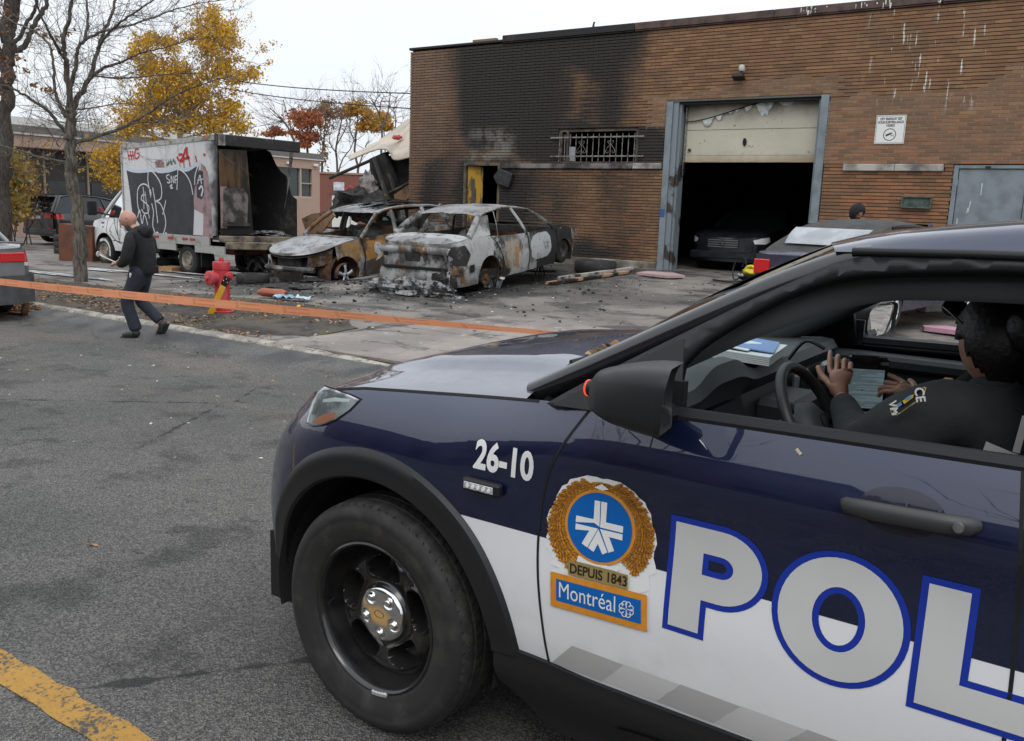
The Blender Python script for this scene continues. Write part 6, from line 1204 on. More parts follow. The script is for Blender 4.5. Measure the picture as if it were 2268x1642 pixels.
for s in (1, -1):
 wheel(TR, 0, s * .90, .375, .24, .60, 0, WRM); wheel(TR, -3.86, s * .95, .375, .26, .60, 0, WRM); wheel(TR, -3.86, s * .66, .375, .24, .60, 0, WRM)
MB().b2((-4.5, .8, .25), (-4.47, 1.12, .95)).build('mud_flap', BLACK, TR)
tp = dict(W=.99, nose=.86, tail=-1.36, af=.42, ar=.06, sill=.42, wheels=(0,), R=.47, wz=.40, crown=.03, cowl=.10, deck=None, nf=3.2, ins=[(.3, .05), (.5, .01), (.7, 0), (.95, .0), (1.1, .03), (1.2, .06), (1.3, .09)], top=[(-1.36, 1.32), (0, 1.28), (.15, 1.26), (.5, 1.18), (.75, 1.08), (.86, 1.0)])
tpy, *_ = shell(TR, tp, TW)
greenhouse(TR, dict(a=(.12, 1.27), at=(-.62, 1.96), roof=[(-.95, 2.03)], ct=(-1.36, 2.05), c=(-1.36, 1.30), yb=.94, yr=.80, crown=.04, cw=.10, bow=.10, pil=[(-.98, 1.3, -1.0, 2.0, .06)]), TW, glassmat('truck_glass', (.55, .62, .60)))
well(TR, tp); MB().tube(catmull([(.66, .98, .58), (.88, .80, .58), (.94, 0, .58), (.88, -.80, .58), (.66, -.98, .58)], 5), .11, 8, flat=1.0).build('front_bumper', M('dull_chrome', (.42, .43, .44), .4, .6), TR, 60)
for s in (1, -1):
 drape([[[(.60, .78), (.60, 1.05), (.82, 1.03), (.84, .78)]]], .008, 'head_lamp', M('yellowed_lens', (.60, .45, .25), .3), TR, .05, tpy, s); m_ = MB().box((.12, s * 1.22, 1.52), (.12, .26, .40)).build('wing_mirror', BLACK, TR, bevel=.05, seg=2); MB().tube([(-.02, s * .94, 1.36), (.08, s * 1.15, 1.42)], .025, 6).build('mirror_stalk', BLACK, m_)
MB().tube(catmull([(.02, 1.04, 1.44), (.0, 1.08, 1.50), (-.06, 1.08, 1.50), (-.08, 1.05, 1.42)], 4), .025, 6).build('red_strap', M('red_cloth', (.45, .02, .025), .8), TR)
for pts in ([(-.12, 1.27), (-.14, .9), (-.30, .62), (-.42, .48)], [(-1.22, 1.3), (-1.24, .5)]): MB().grid([[(v.x - .008, tpy(v.x, v.z) + .004, v.z), (v.x + .008, tpy(v.x, v.z) + .004, v.z)] for v in catmull([(a, 0, b) for a, b in pts], 5)]).build('door_gap', DARK, TR)
for (x, z, w_) in ((.10, 1.13, .075), (.06, 1.02, .03)): drape([[[(x + w_, z - .02), (x + w_, z + .02), (x - w_, z + .02), (x - w_, z - .02)]]], .005, 'badge', BLACK, TR, .1, tpy, 1)
mb = MB(); mb.grid([[(-.62 + .02 * sin(a), .45 + (.2 + .014 * cos(b)) * cos(a), 1.36 + (.2 + .014 * cos(b)) * sin(a)) for b in lin(0, 2 * pi, 6)[:-1]] for a in lin(0, 2 * pi, 20)[:-1]], True, True); mb.build('steering_wheel', BLACK, TR, 60); MB().b2((-1.25, -.85, .5), (-1.15, .85, 1.55)).build('seat_back', BLACK, TR); MB().b2((-.1, -.85, .6), (.1, .85, 1.22)).build('dash', BLACK, TR)
mb = MB()
for a0, a1, r in ((100, 165, .34), (60, 95, .33), (168, 200, .33)): mb.grid([[(rr * cos(a), 1.025, .375 + rr * sin(a)) for rr in (r - .05 - .015 * nz(a * 4), r + .015)] for a in lin(rad(a0), rad(a1), 14)])
mb.build('tyre_paint', M('white_spray', (.6, .6, .6), .7), TR)
GW, GK, GRD, GB = M('spray_white', (.62, .64, .67), .6), M('spray_black', (.016, .017, .021), .5, c2=(.03, .031, .036), scl=3), M('spray_red', (.48, .02, .025), .6), M('spray_paleblue', (.52, .58, .66), .6)
pane = lambda Y: (lambda x, z: Y)
def tpoly(pts, Y, nm, mat): return drape([[[tz(*p) for p in pts]]], 0, nm, mat, TR, .4, pane(Y), 1, 0)
tpoly([(393, 452), (450, 470), (520, 476), (600, 470), (660, 470), (740, 482), (830, 472), (905, 449), (960, 460), (1010, 462), (1085, 425), (1125, 425), (1112, 520), (1095, 610), (1078, 720), (1075, 900), (1065, 1125), (880, 1118), (700, 1100), (560, 1050), (455, 905), (425, 650)], 1.153, 'black_field', GK)
tpoly([(1150, 390), (1185, 420), (1215, 480), (1240, 760), (1268, 1140), (1165, 1142), (1170, 900), (1075, 850), (1072, 760), (1080, 640), (1120, 560)], 1.1545, 'pink_paint', M('pink_paint', (.36, .24, .25), .7, c2=(.15, .10, .10), scl=5, lo=.45, hi=.7))
tpoly([(1100, 520), (1130, 455), (1165, 470), (1180, 700), (1150, 755), (1105, 730)], 1.156, 'black_oval', GK)
def tstroke(pts, w, mat, Y=1.158, nm='graffiti_stroke'):
 p = catmull([(a, 0, b) for a, b in (tz(*q) for q in pts)], 6); P = []
 for i in range(len(p)):
  t_ = p[min(i + 1, len(p) - 1)] - p[max(i - 1, 0)]; t_.normalize(); nn = Vector((-t_.z, 0, t_.x)) * (w / 2 * (1 + .15 * nz(i * .7))); P.append([(p[i].x + nn.x, Y, p[i].z + nn.z), (p[i].x - nn.x, Y, p[i].z - nn.z)])
 return MB().grid(P).build(nm, mat, TR)
tstroke([(393, 440), (450, 460), (520, 468), (600, 462), (660, 455), (740, 470), (830, 460), (905, 437), (960, 448), (1010, 452), (1085, 410), (1140, 375)], .085, GB, 1.1565)
for w, pts in ((.032, [(638, 735), (640, 670), (600, 607), (550, 600), (512, 650), (505, 760), (518, 850), (545, 920)]), (.03, [(592, 712), (560, 705), (545, 750), (590, 790), (622, 830), (612, 885), (572, 888), (548, 850)]), (.025, [(563, 622), (570, 740), (572, 850)]), (.025, [(582, 672), (600, 800), (627, 945)]), (.032, [(508, 935), (528, 858), (553, 995), (577, 905), (617, 1032)]), (.032, [(615, 470), (612, 560), (628, 650), (640, 735)]), (.035, [(622, 464), (665, 478), (725, 560), (750, 645), (742, 740), (690, 770)]), (.032, [(660, 632), (690, 810), (712, 992)]), (.032, [(692, 768), (740, 800), (775, 890), (792, 985), (780, 1060), (765, 1100)]), (.03, [(792, 762), (775, 845), (760, 905)]), (.032, [(650, 792), (668, 880), (660, 1000), (675, 1065), (700, 1112)]), (.028, [(828, 502), (798, 515), (810, 545), (832, 560), (828, 585), (805, 580)]), (.028, [(848, 588), (846, 515), (872, 585), (872, 515)]), (.028, [(888, 590), (886, 522), (912, 515)]), (.025, [(887, 555), (908, 550)]), (.03, [(832, 622), (855, 602), (842, 640), (865, 632)]), (.03, [(914, 450), (908, 560), (904, 655)]), (.032, [(918, 445), (985, 490), (1040, 585), (1066, 705)]), (.028, [(1112, 598), (1136, 508), (1152, 598)]), (.025, [(1108, 562), (1168, 545)]), (.032, [(1084, 605), (1086, 520), (1108, 440), (1140, 385)]), (.05, [(1125, 650), (1150, 620), (1165, 650), (1150, 720)]), (.05, [(790, 1085), (815, 1130)]), (.06, [(700, 1080), (740, 1125)])): tstroke(pts, w, GW)
for w, pts in ((.035, [(405, 262), (425, 362)]), (.035, [(432, 262), (452, 356)]), (.03, [(410, 315), (440, 306)]), (.035, [(455, 262), (472, 352)]), (.03, [(444, 312), (466, 306)]), (.035, [(516, 250), (490, 242), (478, 300), (492, 342), (520, 320), (520, 288), (498, 290)]), (.06, [(905, 320), (925, 365)]), (.06, [(920, 302), (955, 300), (965, 325), (938, 368), (978, 358)]), (.06, [(988, 245), (972, 335), (1030, 328)]), (.085, [(1000, 225), (1005, 300), (1022, 345)]), (.03, [(1020, 330), (1038, 425)]), (.025, [(970, 375), (978, 437)]), (.02, [(930, 380), (938, 425)]), (.04, [(1090, 312), (1105, 378)]), (.06, [(1170, 300), (1190, 305)])): tstroke(pts, w, GRD, 1.1595)
tpoly([(682, 378), (700, 345), (745, 350), (775, 385), (775, 428), (690, 430)], 1.1575, 'barn_print', M('barn_print', (.20, .07, .07), .7, c2=(.4, .33, .33), scl=30)); tpoly([(678, 372), (705, 338), (750, 342), (780, 378), (745, 352), (700, 350)], 1.158, 'barn_snow', GW)
for (a, b) in ((805, 400), (820, 385), (838, 370), (850, 390), (868, 362), (885, 380)): tpoly([(a, b - 32), (a - 11, b + 14), (a + 11, b + 14)], 1.1575, 'tree_print', M('tree_print', (.09, .15, .12), .7))
GC2 = M('tag_black', (.02, .02, .02), .6)
def cz(a, b):
 Y = .99
 for _ in range(8): x, z = tz(a, b, Y); Y = tpy(x, z)
 return x, z
for pts in ([(262, 920), (275, 990), (310, 1120)], [(290, 905), (300, 1000), (320, 1160)], [(245, 1085), (225, 1060), (262, 980), (290, 960)], [(305, 915), (330, 1040), (325, 1190)], [(262, 1000), (330, 960), (368, 945), (330, 1010), (360, 1040)], [(230, 1095), (290, 1165), (345, 1200)], [(210, 1205), (260, 1165), (330, 1180), (390, 1200)]):
 p = catmull([(a, 0, b) for a, b in (cz(*q) for q in pts)], 5); MB().grid([[(v.x - .011, tpy(v.x, v.z) + .005, v.z + .008), (v.x + .011, tpy(v.x, v.z) + .005, v.z - .008)] for v in p]).build('door_tag', GC2, TR)
# ================================================================ neighbouring buildings
TANB = NT('tan_brick'); p_ = TANB.pos(); TANB.P('Base Color', TANB.mix(TANB.noise(3, 5, .6, p_), (.36, .245, .185, 1), (.44, .31, .245, 1))); TANB.P('Roughness', .85); TANB.bump(TANB.noise(25, 4, .6, p_), .3, .02); TANB = TANB.mat
TB_ = thing('tan_building', 'long low tan brick building with dark window bands behind the trees', 'building', (0, 0, 0)); XW = -38.0
MB().b2((XW - 9, 12, -.4), (XW, 36.6, 1.0)).build('base_wall', TANB, TB_); MB().b2((XW - 9, 12, 3.55), (XW, 36.6, 4.05)).build('upper_wall', TANB, TB_); MB().b2((XW - 9, 33.0 - .6, 1.0), (XW - .02, 33.0, 3.55)).build('pier', TANB, TB_); MB().b2((XW - 9, 36.0, 1.0), (XW - .02, 36.6, 3.55)).build('pier', TANB, TB_)
MB().b2((XW - 9, 12, 1.0), (XW - .9, 32.4, 3.55)).build('recess_wall', M('recess_dark', (.05, .045, .04), .8), TB_)
for y in lin(13, 31, 9): MB().b2((XW - .9, y, 1.0), (XW - .82, y + .08, 3.5)).build('mullion', M('mullion_tan', (.30, .24, .19), .7), TB_)
for y in lin(13, 29, 8): MB().b2((XW - .88, y + .2, 1.05), (XW - .86, y + 1.9, 2.2)).build('window_pane', DGLASS, TB_)
for (a, b) in ((33.0, 35.1), (35.2, 36.0)): MB().b2((XW - .2, a, 2.0), (XW - .15, b, 3.55)).build('window_pane', M('green_glass', (.045, .055, .05), .08), TB_)
MB().b2((XW - .15, 35.1, 2.0), (XW - .02, 35.2, 3.55)).build('window_frame', M('frame_beige', (.40, .34, .28), .6), TB_); MB().b2((XW - .15, 33.0, 1.92), (XW - .02, 36.0, 2.0)).build('window_sill', M('sill_beige', (.42, .37, .31), .7), TB_); MB().b2((XW - .15, 35.2, 2.7), (XW - .03, 36.0, 2.76)).build('window_frame', M('frame_beige2', (.40, .34, .28), .6), TB_); MB().b2((XW - .16, 33.0, 1.0), (XW - .02, 36.0, 1.92)).build('spandrel', TANB, TB_)
MB().b2((XW - 9.2, 11.8, 4.05), (XW + .10, 36.75, 4.13)).build('white_fascia', M('fascia_white', (.6, .59, .56), .6), TB_); MB().b2((XW - 9.2, 11.8, 4.13), (XW + .12, 36.8, 4.42)).build('roof_edge', M('roof_edge_grey', (.15, .14, .13), .7), TB_); MB().b2((XW - 3, 12, 4.5), (XW - 2.5, 30, 4.95)).build('roof_skylight', M('skylight_white', (.6, .6, .56), .5), TB_); MB().lathe([(.25, 0), (.25, .3), (.32, .32), (.2, .5), (0, .55)], 12, Matrix.Translation((XW - 2.5, 26.5, 4.5))).build('roof_vent', M('vent_grey', (.25, .25, .25), .5), TB_, 40)
for y in (34.2, 36.2): MB().box((XW + .08, y, 3.78), (.14, .3, .14)).build('wall_lamp', WHITEP, TB_, bevel=.02)
RBK = NT('far_red_brick'); p_ = RBK.pos(); RBK.P('Base Color', RBK.mix(RBK.noise(6, 5, .6, p_), (.165, .062, .045, 1), (.215, .088, .062, 1))); RBK.P('Roughness', .85); RBK = RBK.mat
FB = thing('far_brick_building', 'low red brick building with white garage doors far down the lane', 'building', (-55.8, 53.0, 0), (0, 0, YAW))
MB().b2((-6, 0, -1), (22, 8, 4.1)).build('wall', RBK, FB); MB().b2((-6.1, -.1, 4.1), (22, 8, 4.25)).build('coping', M('coping', (.30, .2, .16), .7), FB)
for (a, b, z0, z1) in ((1.55, 3.7, -.6, 2.35), (4.75, 6.75, -.6, 2.35), (9.2, 11.2, -.6, 2.35)):
 d_ = MB().b2((a, -.02, z0), (b, .1, z1)).build('garage_door', M('far_white_door', (.62, .62, .58), .6), FB); MB().b2((a - .15, -.06, z1), (b + .15, .05, z1 + .25)).build('door_head', M('far_head', (.10, .07, .06), .8), d_)
 for k in range(4): MB().b2((a + .2 + k * (b - a) / 4.3, -.04, .9), (a + .5 + k * (b - a) / 4.3, -.021, 1.15)).build('pane', DGLASS, d_)
for (a, b, z0, z1) in ((1.7, 2.6, 2.75, 3.45), (7.0, 8.8, 2.2, 3.55)): MB().b2((a, -.08, z0), (b, -.02, z1)).build('wall_sign', M('far_sign', (.62, .64, .68), .5, c2=(.35, .4, .5), scl=3), FB)
MB().b2((3.9, -.06, 2.2), (4.35, -.01, 3.0)).build('meter_box', M('meter', (.3, .3, .32), .5), FB)
ss = gp(743, 470); SS = thing('stop_sign', 'small red sign on a post before the far brick building', 'sign', (-35.5, 36.5, .1), (0, 0, YAW + .2)); MB().cyl((0, 0, 0), (0, 0, 2.6), .03, n=8).build('post', STEEL, SS); MB().prism([(.34 * cos(a), -.04, 2.25 + .34 * sin(a)) for a in [pi / 8 + pi / 4 * k for k in range(8)]], (0, .02, 0)).build('plate', M('stop_red', (.5, .03, .03), .5), SS)
RU_ = thing('collapsed_shed', 'charred collapsed lean-to with pale roofing draped over it beside brick wall', 'shed', (0, 0, 0)); YS = 20.0
def sp_(px, py, Y=YS): q = ony(px, py, Y); return (q.x, q.y, q.z)
SHB = M('charred_wall', (.010, .0095, .009), .95, c2=(.028, .026, .025), scl=3, bump=.5, bsc=16, bd=.03)
MB().prism([sp_(862, 345), sp_(930, 330), sp_(930, 480), sp_(900, 490), sp_(892, 440), sp_(878, 400)], (0, .3, 0)).build('charred_wall', SHB, RU_)
MB().prism([sp_(818, 352, 19.6), sp_(850, 338, 19.6), sp_(872, 402, 19.6), sp_(885, 450, 19.6), sp_(860, 452, 19.6), sp_(842, 410, 19.6), sp_(832, 440, 19.6), sp_(822, 440, 19.6)], (0, .2, 0)).build('charred_panel', SHB, RU_)
for (a, b, r, Y0, Y1) in (((828, 350), (868, 470), .07, 19.5, 19.2), ((850, 340), (884, 465), .06, 19.8, 19.4), ((780, 470), (912, 402), .04, 19.0, 19.6), ((800, 480), (912, 428), .045, 18.9, 19.5), ((730, 395), (862, 338), .05, 19.4, 19.8), ((745, 482), (760, 452), .05, 19.2, 19.2)):
 MB().tube([sp_(*a, Y0), sp_(*b, Y1)], r, 6).build('charred_beam', M('charred_beam', (.03, .027, .024), .85, c2=(.14, .11, .06), scl=3, lo=.55, hi=.75), RU_)
TARP = M('draped_roofing', (.50, .43, .34), .8, c2=(.36, .32, .27), scl=1.6, lo=.4, hi=.7, bump=.4, bsc=6, bd=.05)
top_ = [(772, 350), (800, 335), (835, 315), (860, 300), (885, 281), (912, 262), (935, 262)]; bot_ = [(776, 356), (806, 345), (845, 331), (862, 338), (872, 355), (905, 352), (935, 348)]
P = []
for (a, b) in zip(catmull([(x, 0, y) for x, y in top_], 4), catmull([(x, 0, y) for x, y in bot_], 4)):
 P.append([Vector(sp_(a.x + (b.x - a.x) * k / 6, a.z + (b.z - a.z) * k / 6, 21.6 - 2.1 * k / 6)) + Vector((0, 0, .05 * nz(a.x * .04, k * .8))) for k in range(7)])
mb = MB(); mb.grid(P, flip=True); so_ = mb.build('draped_roofing', TARP, RU_, 60); so_.modifiers.new('s', 'SOLIDIFY').thickness = .04
MB().grid(lump(sp_(880, 305, 20.4), .16, .1, .07, 4, 8), cv=True).build('red_rag', M('red_rag', (.45, .06, .07), .8), RU_, 60)
MB().prism([sp_(872, 432, 19.3), sp_(912, 405, 19.3), sp_(912, 432, 19.3), sp_(880, 462, 19.3)], (0, .04, 0)).build('singed_board', M('singed_board', (.20, .10, .05), .8, c2=(.05, .04, .03), scl=4), RU_)
MB().grid(lump(sp_(800, 455, 19.2), .9, .5, .45, 7, 16, .6), cv=True).build('rubble_heap', CHAR, RU_, 40); MB().grid(lump(sp_(815, 425, 19.3), .35, .12, .5, 9, 14, .6), cv=True).build('torn_sheet', M('torn_sheet', (.30, .28, .25), .7, c2=(.05, .05, .05), scl=4), RU_, 40)
bq = [ony(*q, 16.6) for q in ((668, 485), (690, 474), (735, 468), (740, 478), (715, 512), (680, 522))]
tag(MB().prism([tuple(q) for q in bq], (0, .05, 0)).build('scorched_board', M('scorched_board', (.34, .21, .12), .85, c2=(.10, .06, .04), scl=9, lo=.55, hi=.68)), 'scorched light-brown board leaning between truck tail and burnt SUV', 'board')
WIRE = M('wire', (.02, .02, .02), .7)
for (a, b, nm) in (((250, 120), (925, 208), 'twisted black overhead cable nearest the brick building roof'), ((250, 132), (925, 242), 'lower thin overhead wire sagging behind the birch')):
 A_, B_ = CAM + ray(*a) * 34, CAM + ray(*b) * 24
 tag(MB().tube([A_.lerp(B_, k / 16) - Vector((0, 0, .35 * sin(pi * k / 16))) for k in range(17)], .016, 5).build('overhead_wire', WIRE), nm, 'wire')
for i, (x, w_, h_, c_) in enumerate(((-26, 13, 7.5, (.13, .08, .065)), (-11, 12, 8.5, (.11, .075, .06)), (3.5, 14, 7.0, (.15, .11, .09)), (19, 12, 8, (.12, .08, .07)))):
 h = thing('row_house', ('dark brown', 'deep red', 'grey brown', 'russet')[i] + ' brick house across the street behind the camera', 'house', (x, -17, -.1))
 MB().b2((-w_ / 2, -8, 0), (w_ / 2, 0, h_)).build('wall', M('house_brick', c_, .85), h); MB().b2((-w_ / 2 - .2, -8.2, h_), (w_ / 2 + .2, .3, h_ + .3)).build('roof', ROOFM, h); MB().b2((-.6, .0, 0), (.6, .06, 2.3)).build('door', M('house_door', (.06, .04, .03), .5), h)
 for k in range(4):
  for z in (1.2, 4.2):
   wx = -w_ / 2 + 1.6 + k * (w_ - 3.2) / 3
   if abs(wx) > 1.3: MB().b2((wx - .6, .0, z), (wx + .6, .05, z + 1.6)).build('window', DGLASS, h)
# ================================================================ trees and shrubs
random.seed(11)
def mat_bark(nm, a, b, sc_=8):
 t = NT(nm); o = t.tc(); n_ = t.noise(sc_, 5, .65, t.map(o, (3, 3, .5))); t.P('Base Color', t.mix(t.ramp(n_, .35, .65), (*a, 1), (*b, 1))); t.P('Roughness', .95); t.bump(n_, .8, .03); return t.mat
BARK = mat_bark('bark', (.055, .045, .037), (.17, .145, .12)); BARKD = mat_bark('bark_dark', (.03, .025, .021), (.08, .068, .058)); BIRCH = mat_bark('birch_bark', (.35, .32, .28), (.6, .57, .52), 3)
def leafmat(nm, cols, tr=.25):
 t = NT(nm); r = t.isl(); c = (*cols[0], 1)
 for i, q in enumerate(cols[1:]): c = t.mix(t.ramp(r, (i + .35) / len(cols), (i + .9) / len(cols)), c, (*q, 1))
 t.P('Base Color', c); t.P('Roughness', .7); d = t.n('ShaderNodeBsdfTranslucent'); t.put(d.inputs[0], c); m_ = t.n('ShaderNodeMixShader'); m_.inputs[0].default_value = tr; t.l(t.bsdf.outputs[0], m_.inputs[1]); t.l(d.outputs[0], m_.inputs[2]); t.l(m_.outputs[0], t.out.inputs['Surface']); return t.mat
def rvec():
 while 1:
  v = Vector((random.uniform(-1, 1), random.uniform(-1, 1), random.uniform(-1, 1)))
  if .05 < v.length < 1: return v.normalized()
def leafquad(mb, p, s):
 a = rvec() * s; b = a.cross(rvec()); b = b.normalized() * s * random.uniform(.5, .8); p = Vector(p); mb.add([p - a * .9, p + b * .75 - a * .1, p + a, p - b * .75 + a * .1], [(0, 1, 2, 3)])
def twigs(mb, p, d, L, r, depth, tips=None, droop=.0, spread=.7, kids=(2, 4)):
 n_ = 4; pts = [Vector(p)]; dd = d.normalized(); v = Vector(p)
 for i in range(n_):
  dd = (dd + rvec() * .20 + Vector((0, 0, .06 - droop))).normalized(); v = v + dd * (L / n_); pts.append(v.copy())
 mb.tube(pts, [r * (1 - .75 * i / n_) for i in range(n_ + 1)], 4 if r > .006 else 3, cap=False)
 if tips is not None: tips += pts[2:]
 if depth > 0:
  for k in range(random.randint(*kids)):
   i = random.randint(1, n_); q = (pts[i] - pts[i - 1]).normalized(); nd = (q + rvec() * spread).normalized(); twigs(mb, pts[i], nd, L * random.uniform(.45, .7), max(.0028, r * .5), depth - 1, tips, droop, spread, kids)
def limb_tree(root, limbs, conv, bark, r_scale, twig_every, twig_len, depth, tips=None, rt=.008, kids=(2, 4), droop=0, name='limb', twigname='twigs'):
 tw = MB()
 for li, (pts, r0, r1, dz) in enumerate(limbs):
  w = [conv(x, y, dz * i / max(1, len(pts) - 1)) for i, (x, y) in enumerate(pts)]; c = catmull(w, 5)
  for i in range(1, len(c) - 1): c[i] = c[i] + rvec() * r0 * r_scale * .35
  m_ = len(c); rs = [(r0 + (r1 - r0) * i / (m_ - 1)) * r_scale for i in range(m_)]
  MB().tube(c, rs, 10 if li == 0 else 7).build('trunk' if li == 0 else name, bark, root, 60)
  acc = 0
  for i in range(1, m_):
   acc += (c[i] - c[i - 1]).length
   if li == 0 and i < m_ * .8: continue
   while acc > twig_every:
    acc -= twig_every; q = (c[i] - c[i - 1]).normalized(); nd = (q * .6 + rvec() * .9).normalized(); twigs(tw, c[i], nd, twig_len * random.uniform(.5, 1.2), rt, depth, tips, droop, kids=kids)
 if tw.v: stuff(tw.build(twigname, bark, root))
Z1 = 2.0527 * 1.806
def conv_at(D):      # zoom px of the upper left crop -> point on the plane facing the camera at depth D
 def f(a, b, dz=0): d = ray(a / Z1, b / Z1); return CAM + d * ((D + dz) / d.dot(F0))
 return f
base = gp(178, 624); D1 = (base - CAM).dot(F0); BT = thing('bare_tree', 'bare leafless street tree growing from the verge beside the kerb', 'tree', (0, 0, 0)); cv = conv_at(D1); k1 = D1 / FPX / Z1
limbs = [([(665, 2330), (655, 2000), (620, 1640), (590, 1400), (578, 1200), (575, 1020), (575, 900)], 54, 36, 0),
 ([(575, 980), (562, 700), (540, 500), (520, 350), (570, 150), (590, -60), (600, -300)], 26, 8, -.8), ([(590, 930), (640, 810), (700, 720), (760, 580), (810, 380), (880, 200), (960, -20), (1020, -250)], 24, 8, .9), ([(562, 760), (620, 560), (640, 400), (700, 320), (720, 150), (705, -50), (720, -250)], 18, 6, .5),
 ([(590, 1175), (720, 1150), (900, 1090), (1080, 1010), (1250, 910), (1400, 810), (1600, 720), (1900, 620)], 17, 4, 1.2), ([(735, 650), (850, 560), (1000, 510), (1150, 440), (1350, 390), (1600, 310)], 13, 3, -.8), ([(700, 330), (850, 260), (1100, 200), (1300, 130), (1500, 60), (1800, 0)], 12, 3, 1.0), ([(800, 400), (900, 260), (1050, 140), (1200, 40), (1350, -60)], 12, 4, -1.2),
 ([(565, 1120), (480, 1020), (380, 900), (230, 800), (80, 720), (-60, 680)], 17, 6, -.8), ([(575, 1340), (400, 1310), (300, 1285), (150, 1235), (-40, 1185)], 12, 5, .9), ([(540, 960), (500, 880), (455, 750), (440, 560), (410, 380), (300, 270), (150, 200), (-30, 100)], 15, 5, .8), ([(520, 480), (440, 330), (330, 120), (260, -80)], 14, 5, -.9), ([(480, 1200), (420, 1100), (360, 1020)], 6, 3, .2), ([(590, 1220), (700, 1290), (850, 1340)], 6, 3, -.4),
 ([(760, 620), (900, 640), (1100, 640), (1350, 610), (1600, 600)], 8, 3, .5), ([(640, 900), (800, 880), (1000, 850), (1150, 880)], 7, 2, -.5), ([(1080, 1010), (1300, 1000), (1500, 960), (1750, 950)], 6, 2, .4)]
limb_tree(BT, limbs, cv, BARK, k1, .085, .8, 2, None, .007)
LFB = leafmat('dead_leaf', [(.20, .085, .03), (.28, .13, .05), (.14, .07, .03)])
mb = MB()
for (a, b) in ((380, 740), (370, 290), (200, 580), (150, 480), (280, 700), (560, 270), (300, 240), (60, 620), (420, 750), (480, 300)):
 for k in range(14): leafquad(mb, cv(a + random.gauss(0, 26), b + random.gauss(0, 12), random.gauss(0, .2)), .05)
stuff(mb.build('clinging_leaves', LFB, BT))
D2 = 27.5; OT = thing('old_tree', 'thick dark trunk with forked limbs standing behind the yellow shrub', 'tree', (0, 0, 0)); cv2 = conv_at(D2); k2 = D2 / FPX / Z1
limb_tree(OT, [([(20, 2050), (25, 1500), (35, 1100), (50, 800), (62, 500), (68, 200), (72, -150)], 62, 46, 0), ([(60, 480), (120, 420), (190, 390), (250, 260), (330, 130), (385, 10), (420, -150)], 26, 14, .5), ([(80, 380), (150, 320), (220, 200), (290, 60), (330, -80)], 18, 10, -.6), ([(100, 300), (130, 180), (150, 60), (155, -100)], 20, 12, .4), ([(40, 600), (-10, 420), (-40, 200)], 26, 12, -.3)], cv2, BARKD, k2, .35, .9, 2, None, .008)
mb = MB()
for k in range(260): a, b = random.gauss(40, 60), random.choice([random.gauss(600, 60), random.gauss(480, 50), random.gauss(770, 40), random.gauss(100, 80)]); leafquad(mb, cv2(a, b, random.gauss(0, .5)), .07)
stuff(mb.build('clinging_leaves', LFB, OT))
D3 = 31.0; BR = thing('birch_tree', 'birch tree in golden yellow autumn leaf behind the box truck', 'tree', (0, 0, 0)); cv3 = conv_at(D3); k3 = D3 / FPX / Z1
tips = []
blimbs = [([(1480, 2000), (1480, 1500), (1475, 1150), (1500, 950), (1545, 760), (1610, 640), (1680, 520), (1720, 350), (1750, 180), (1770, 60)], 26, 4, 0), ([(1490, 1000), (1420, 850), (1330, 700), (1260, 520), (1200, 400), (1150, 330)], 13, 3, .8), ([(1500, 960), (1600, 880), (1720, 800), (1850, 720), (1960, 650)], 11, 3, -.8), ([(1640, 600), (1740, 540), (1850, 520), (2000, 500), (2120, 530)], 9, 2, .5), ([(1560, 740), (1480, 560), (1430, 420), (1390, 300)], 10, 3, -.5), ([(1480, 1080), (1350, 1000), (1200, 900), (1080, 820)], 10, 3, .5), ([(1480, 1100), (1620, 1030), (1780, 960), (1920, 920)], 10, 3, .7), ([(1700, 450), (1780, 380), (1860, 300), (1930, 250)], 7, 2, -.4), ([(1475, 1180), (1300, 1130), (1120, 1060), (980, 1010)], 9, 3, -.7), ([(1475, 1150), (1650, 1100), (1850, 1080), (2030, 1060)], 9, 3, .3), ([(1470, 1350), (1300, 1280), (1100, 1220), (900, 1230)], 9, 3, -.4), ([(1470, 1450), (1250, 1400), (1000, 1330), (800, 1310)], 8, 3, -.6)]
limb_tree(BR, blimbs, cv3, BIRCH, k3, .22, .7, 2, tips, .008, (2, 3), .05)
BL_ = leafmat('birch_leaf', [(.58, .33, .02), (.70, .43, .04), (.48, .25, .018), (.52, .36, .05)], .35); mb = MB()
for p in tips:
 for k in range(random.choice((1, 2, 2, 3))): leafquad(mb, p + rvec() * random.uniform(0, .16) - Vector((0, 0, .05)), random.uniform(.035, .06))
cl = [(1150, 420, 90, 80), (1250, 560, 130, 110), (1330, 760, 190, 120), (1230, 900, 200, 100), (1450, 620, 110, 110), (1560, 820, 180, 110), (1500, 1010, 260, 80), (1750, 1000, 190, 90), (1120, 1010, 150, 80), (1880, 880, 110, 80), (1790, 560, 120, 120), (1700, 330, 90, 130), (1850, 300, 90, 110), (1750, 120, 50, 70), (1960, 640, 90, 60), (2090, 600, 60, 50), (1400, 360, 70, 70), (1960, 1050, 100, 50), (1050, 1080, 110, 40), (1240, 330, 110, 60), (1550, 300, 60, 50), (1640, 690, 120, 90)]
for (a, b, sa, sb) in cl:
 for k in range(int(sa * sb / 8)):
  x_, y_ = random.gauss(a, sa * .55), random.gauss(b, sb * .55)
  if y_ > 1180: continue
  p = cv3(x_, y_, random.gauss(0, .7))
  if nz(p.x * 1.7, p.y * 1.7, p.z * 1.7) < -.16: continue
  leafquad(mb, p, random.uniform(.045, .08))
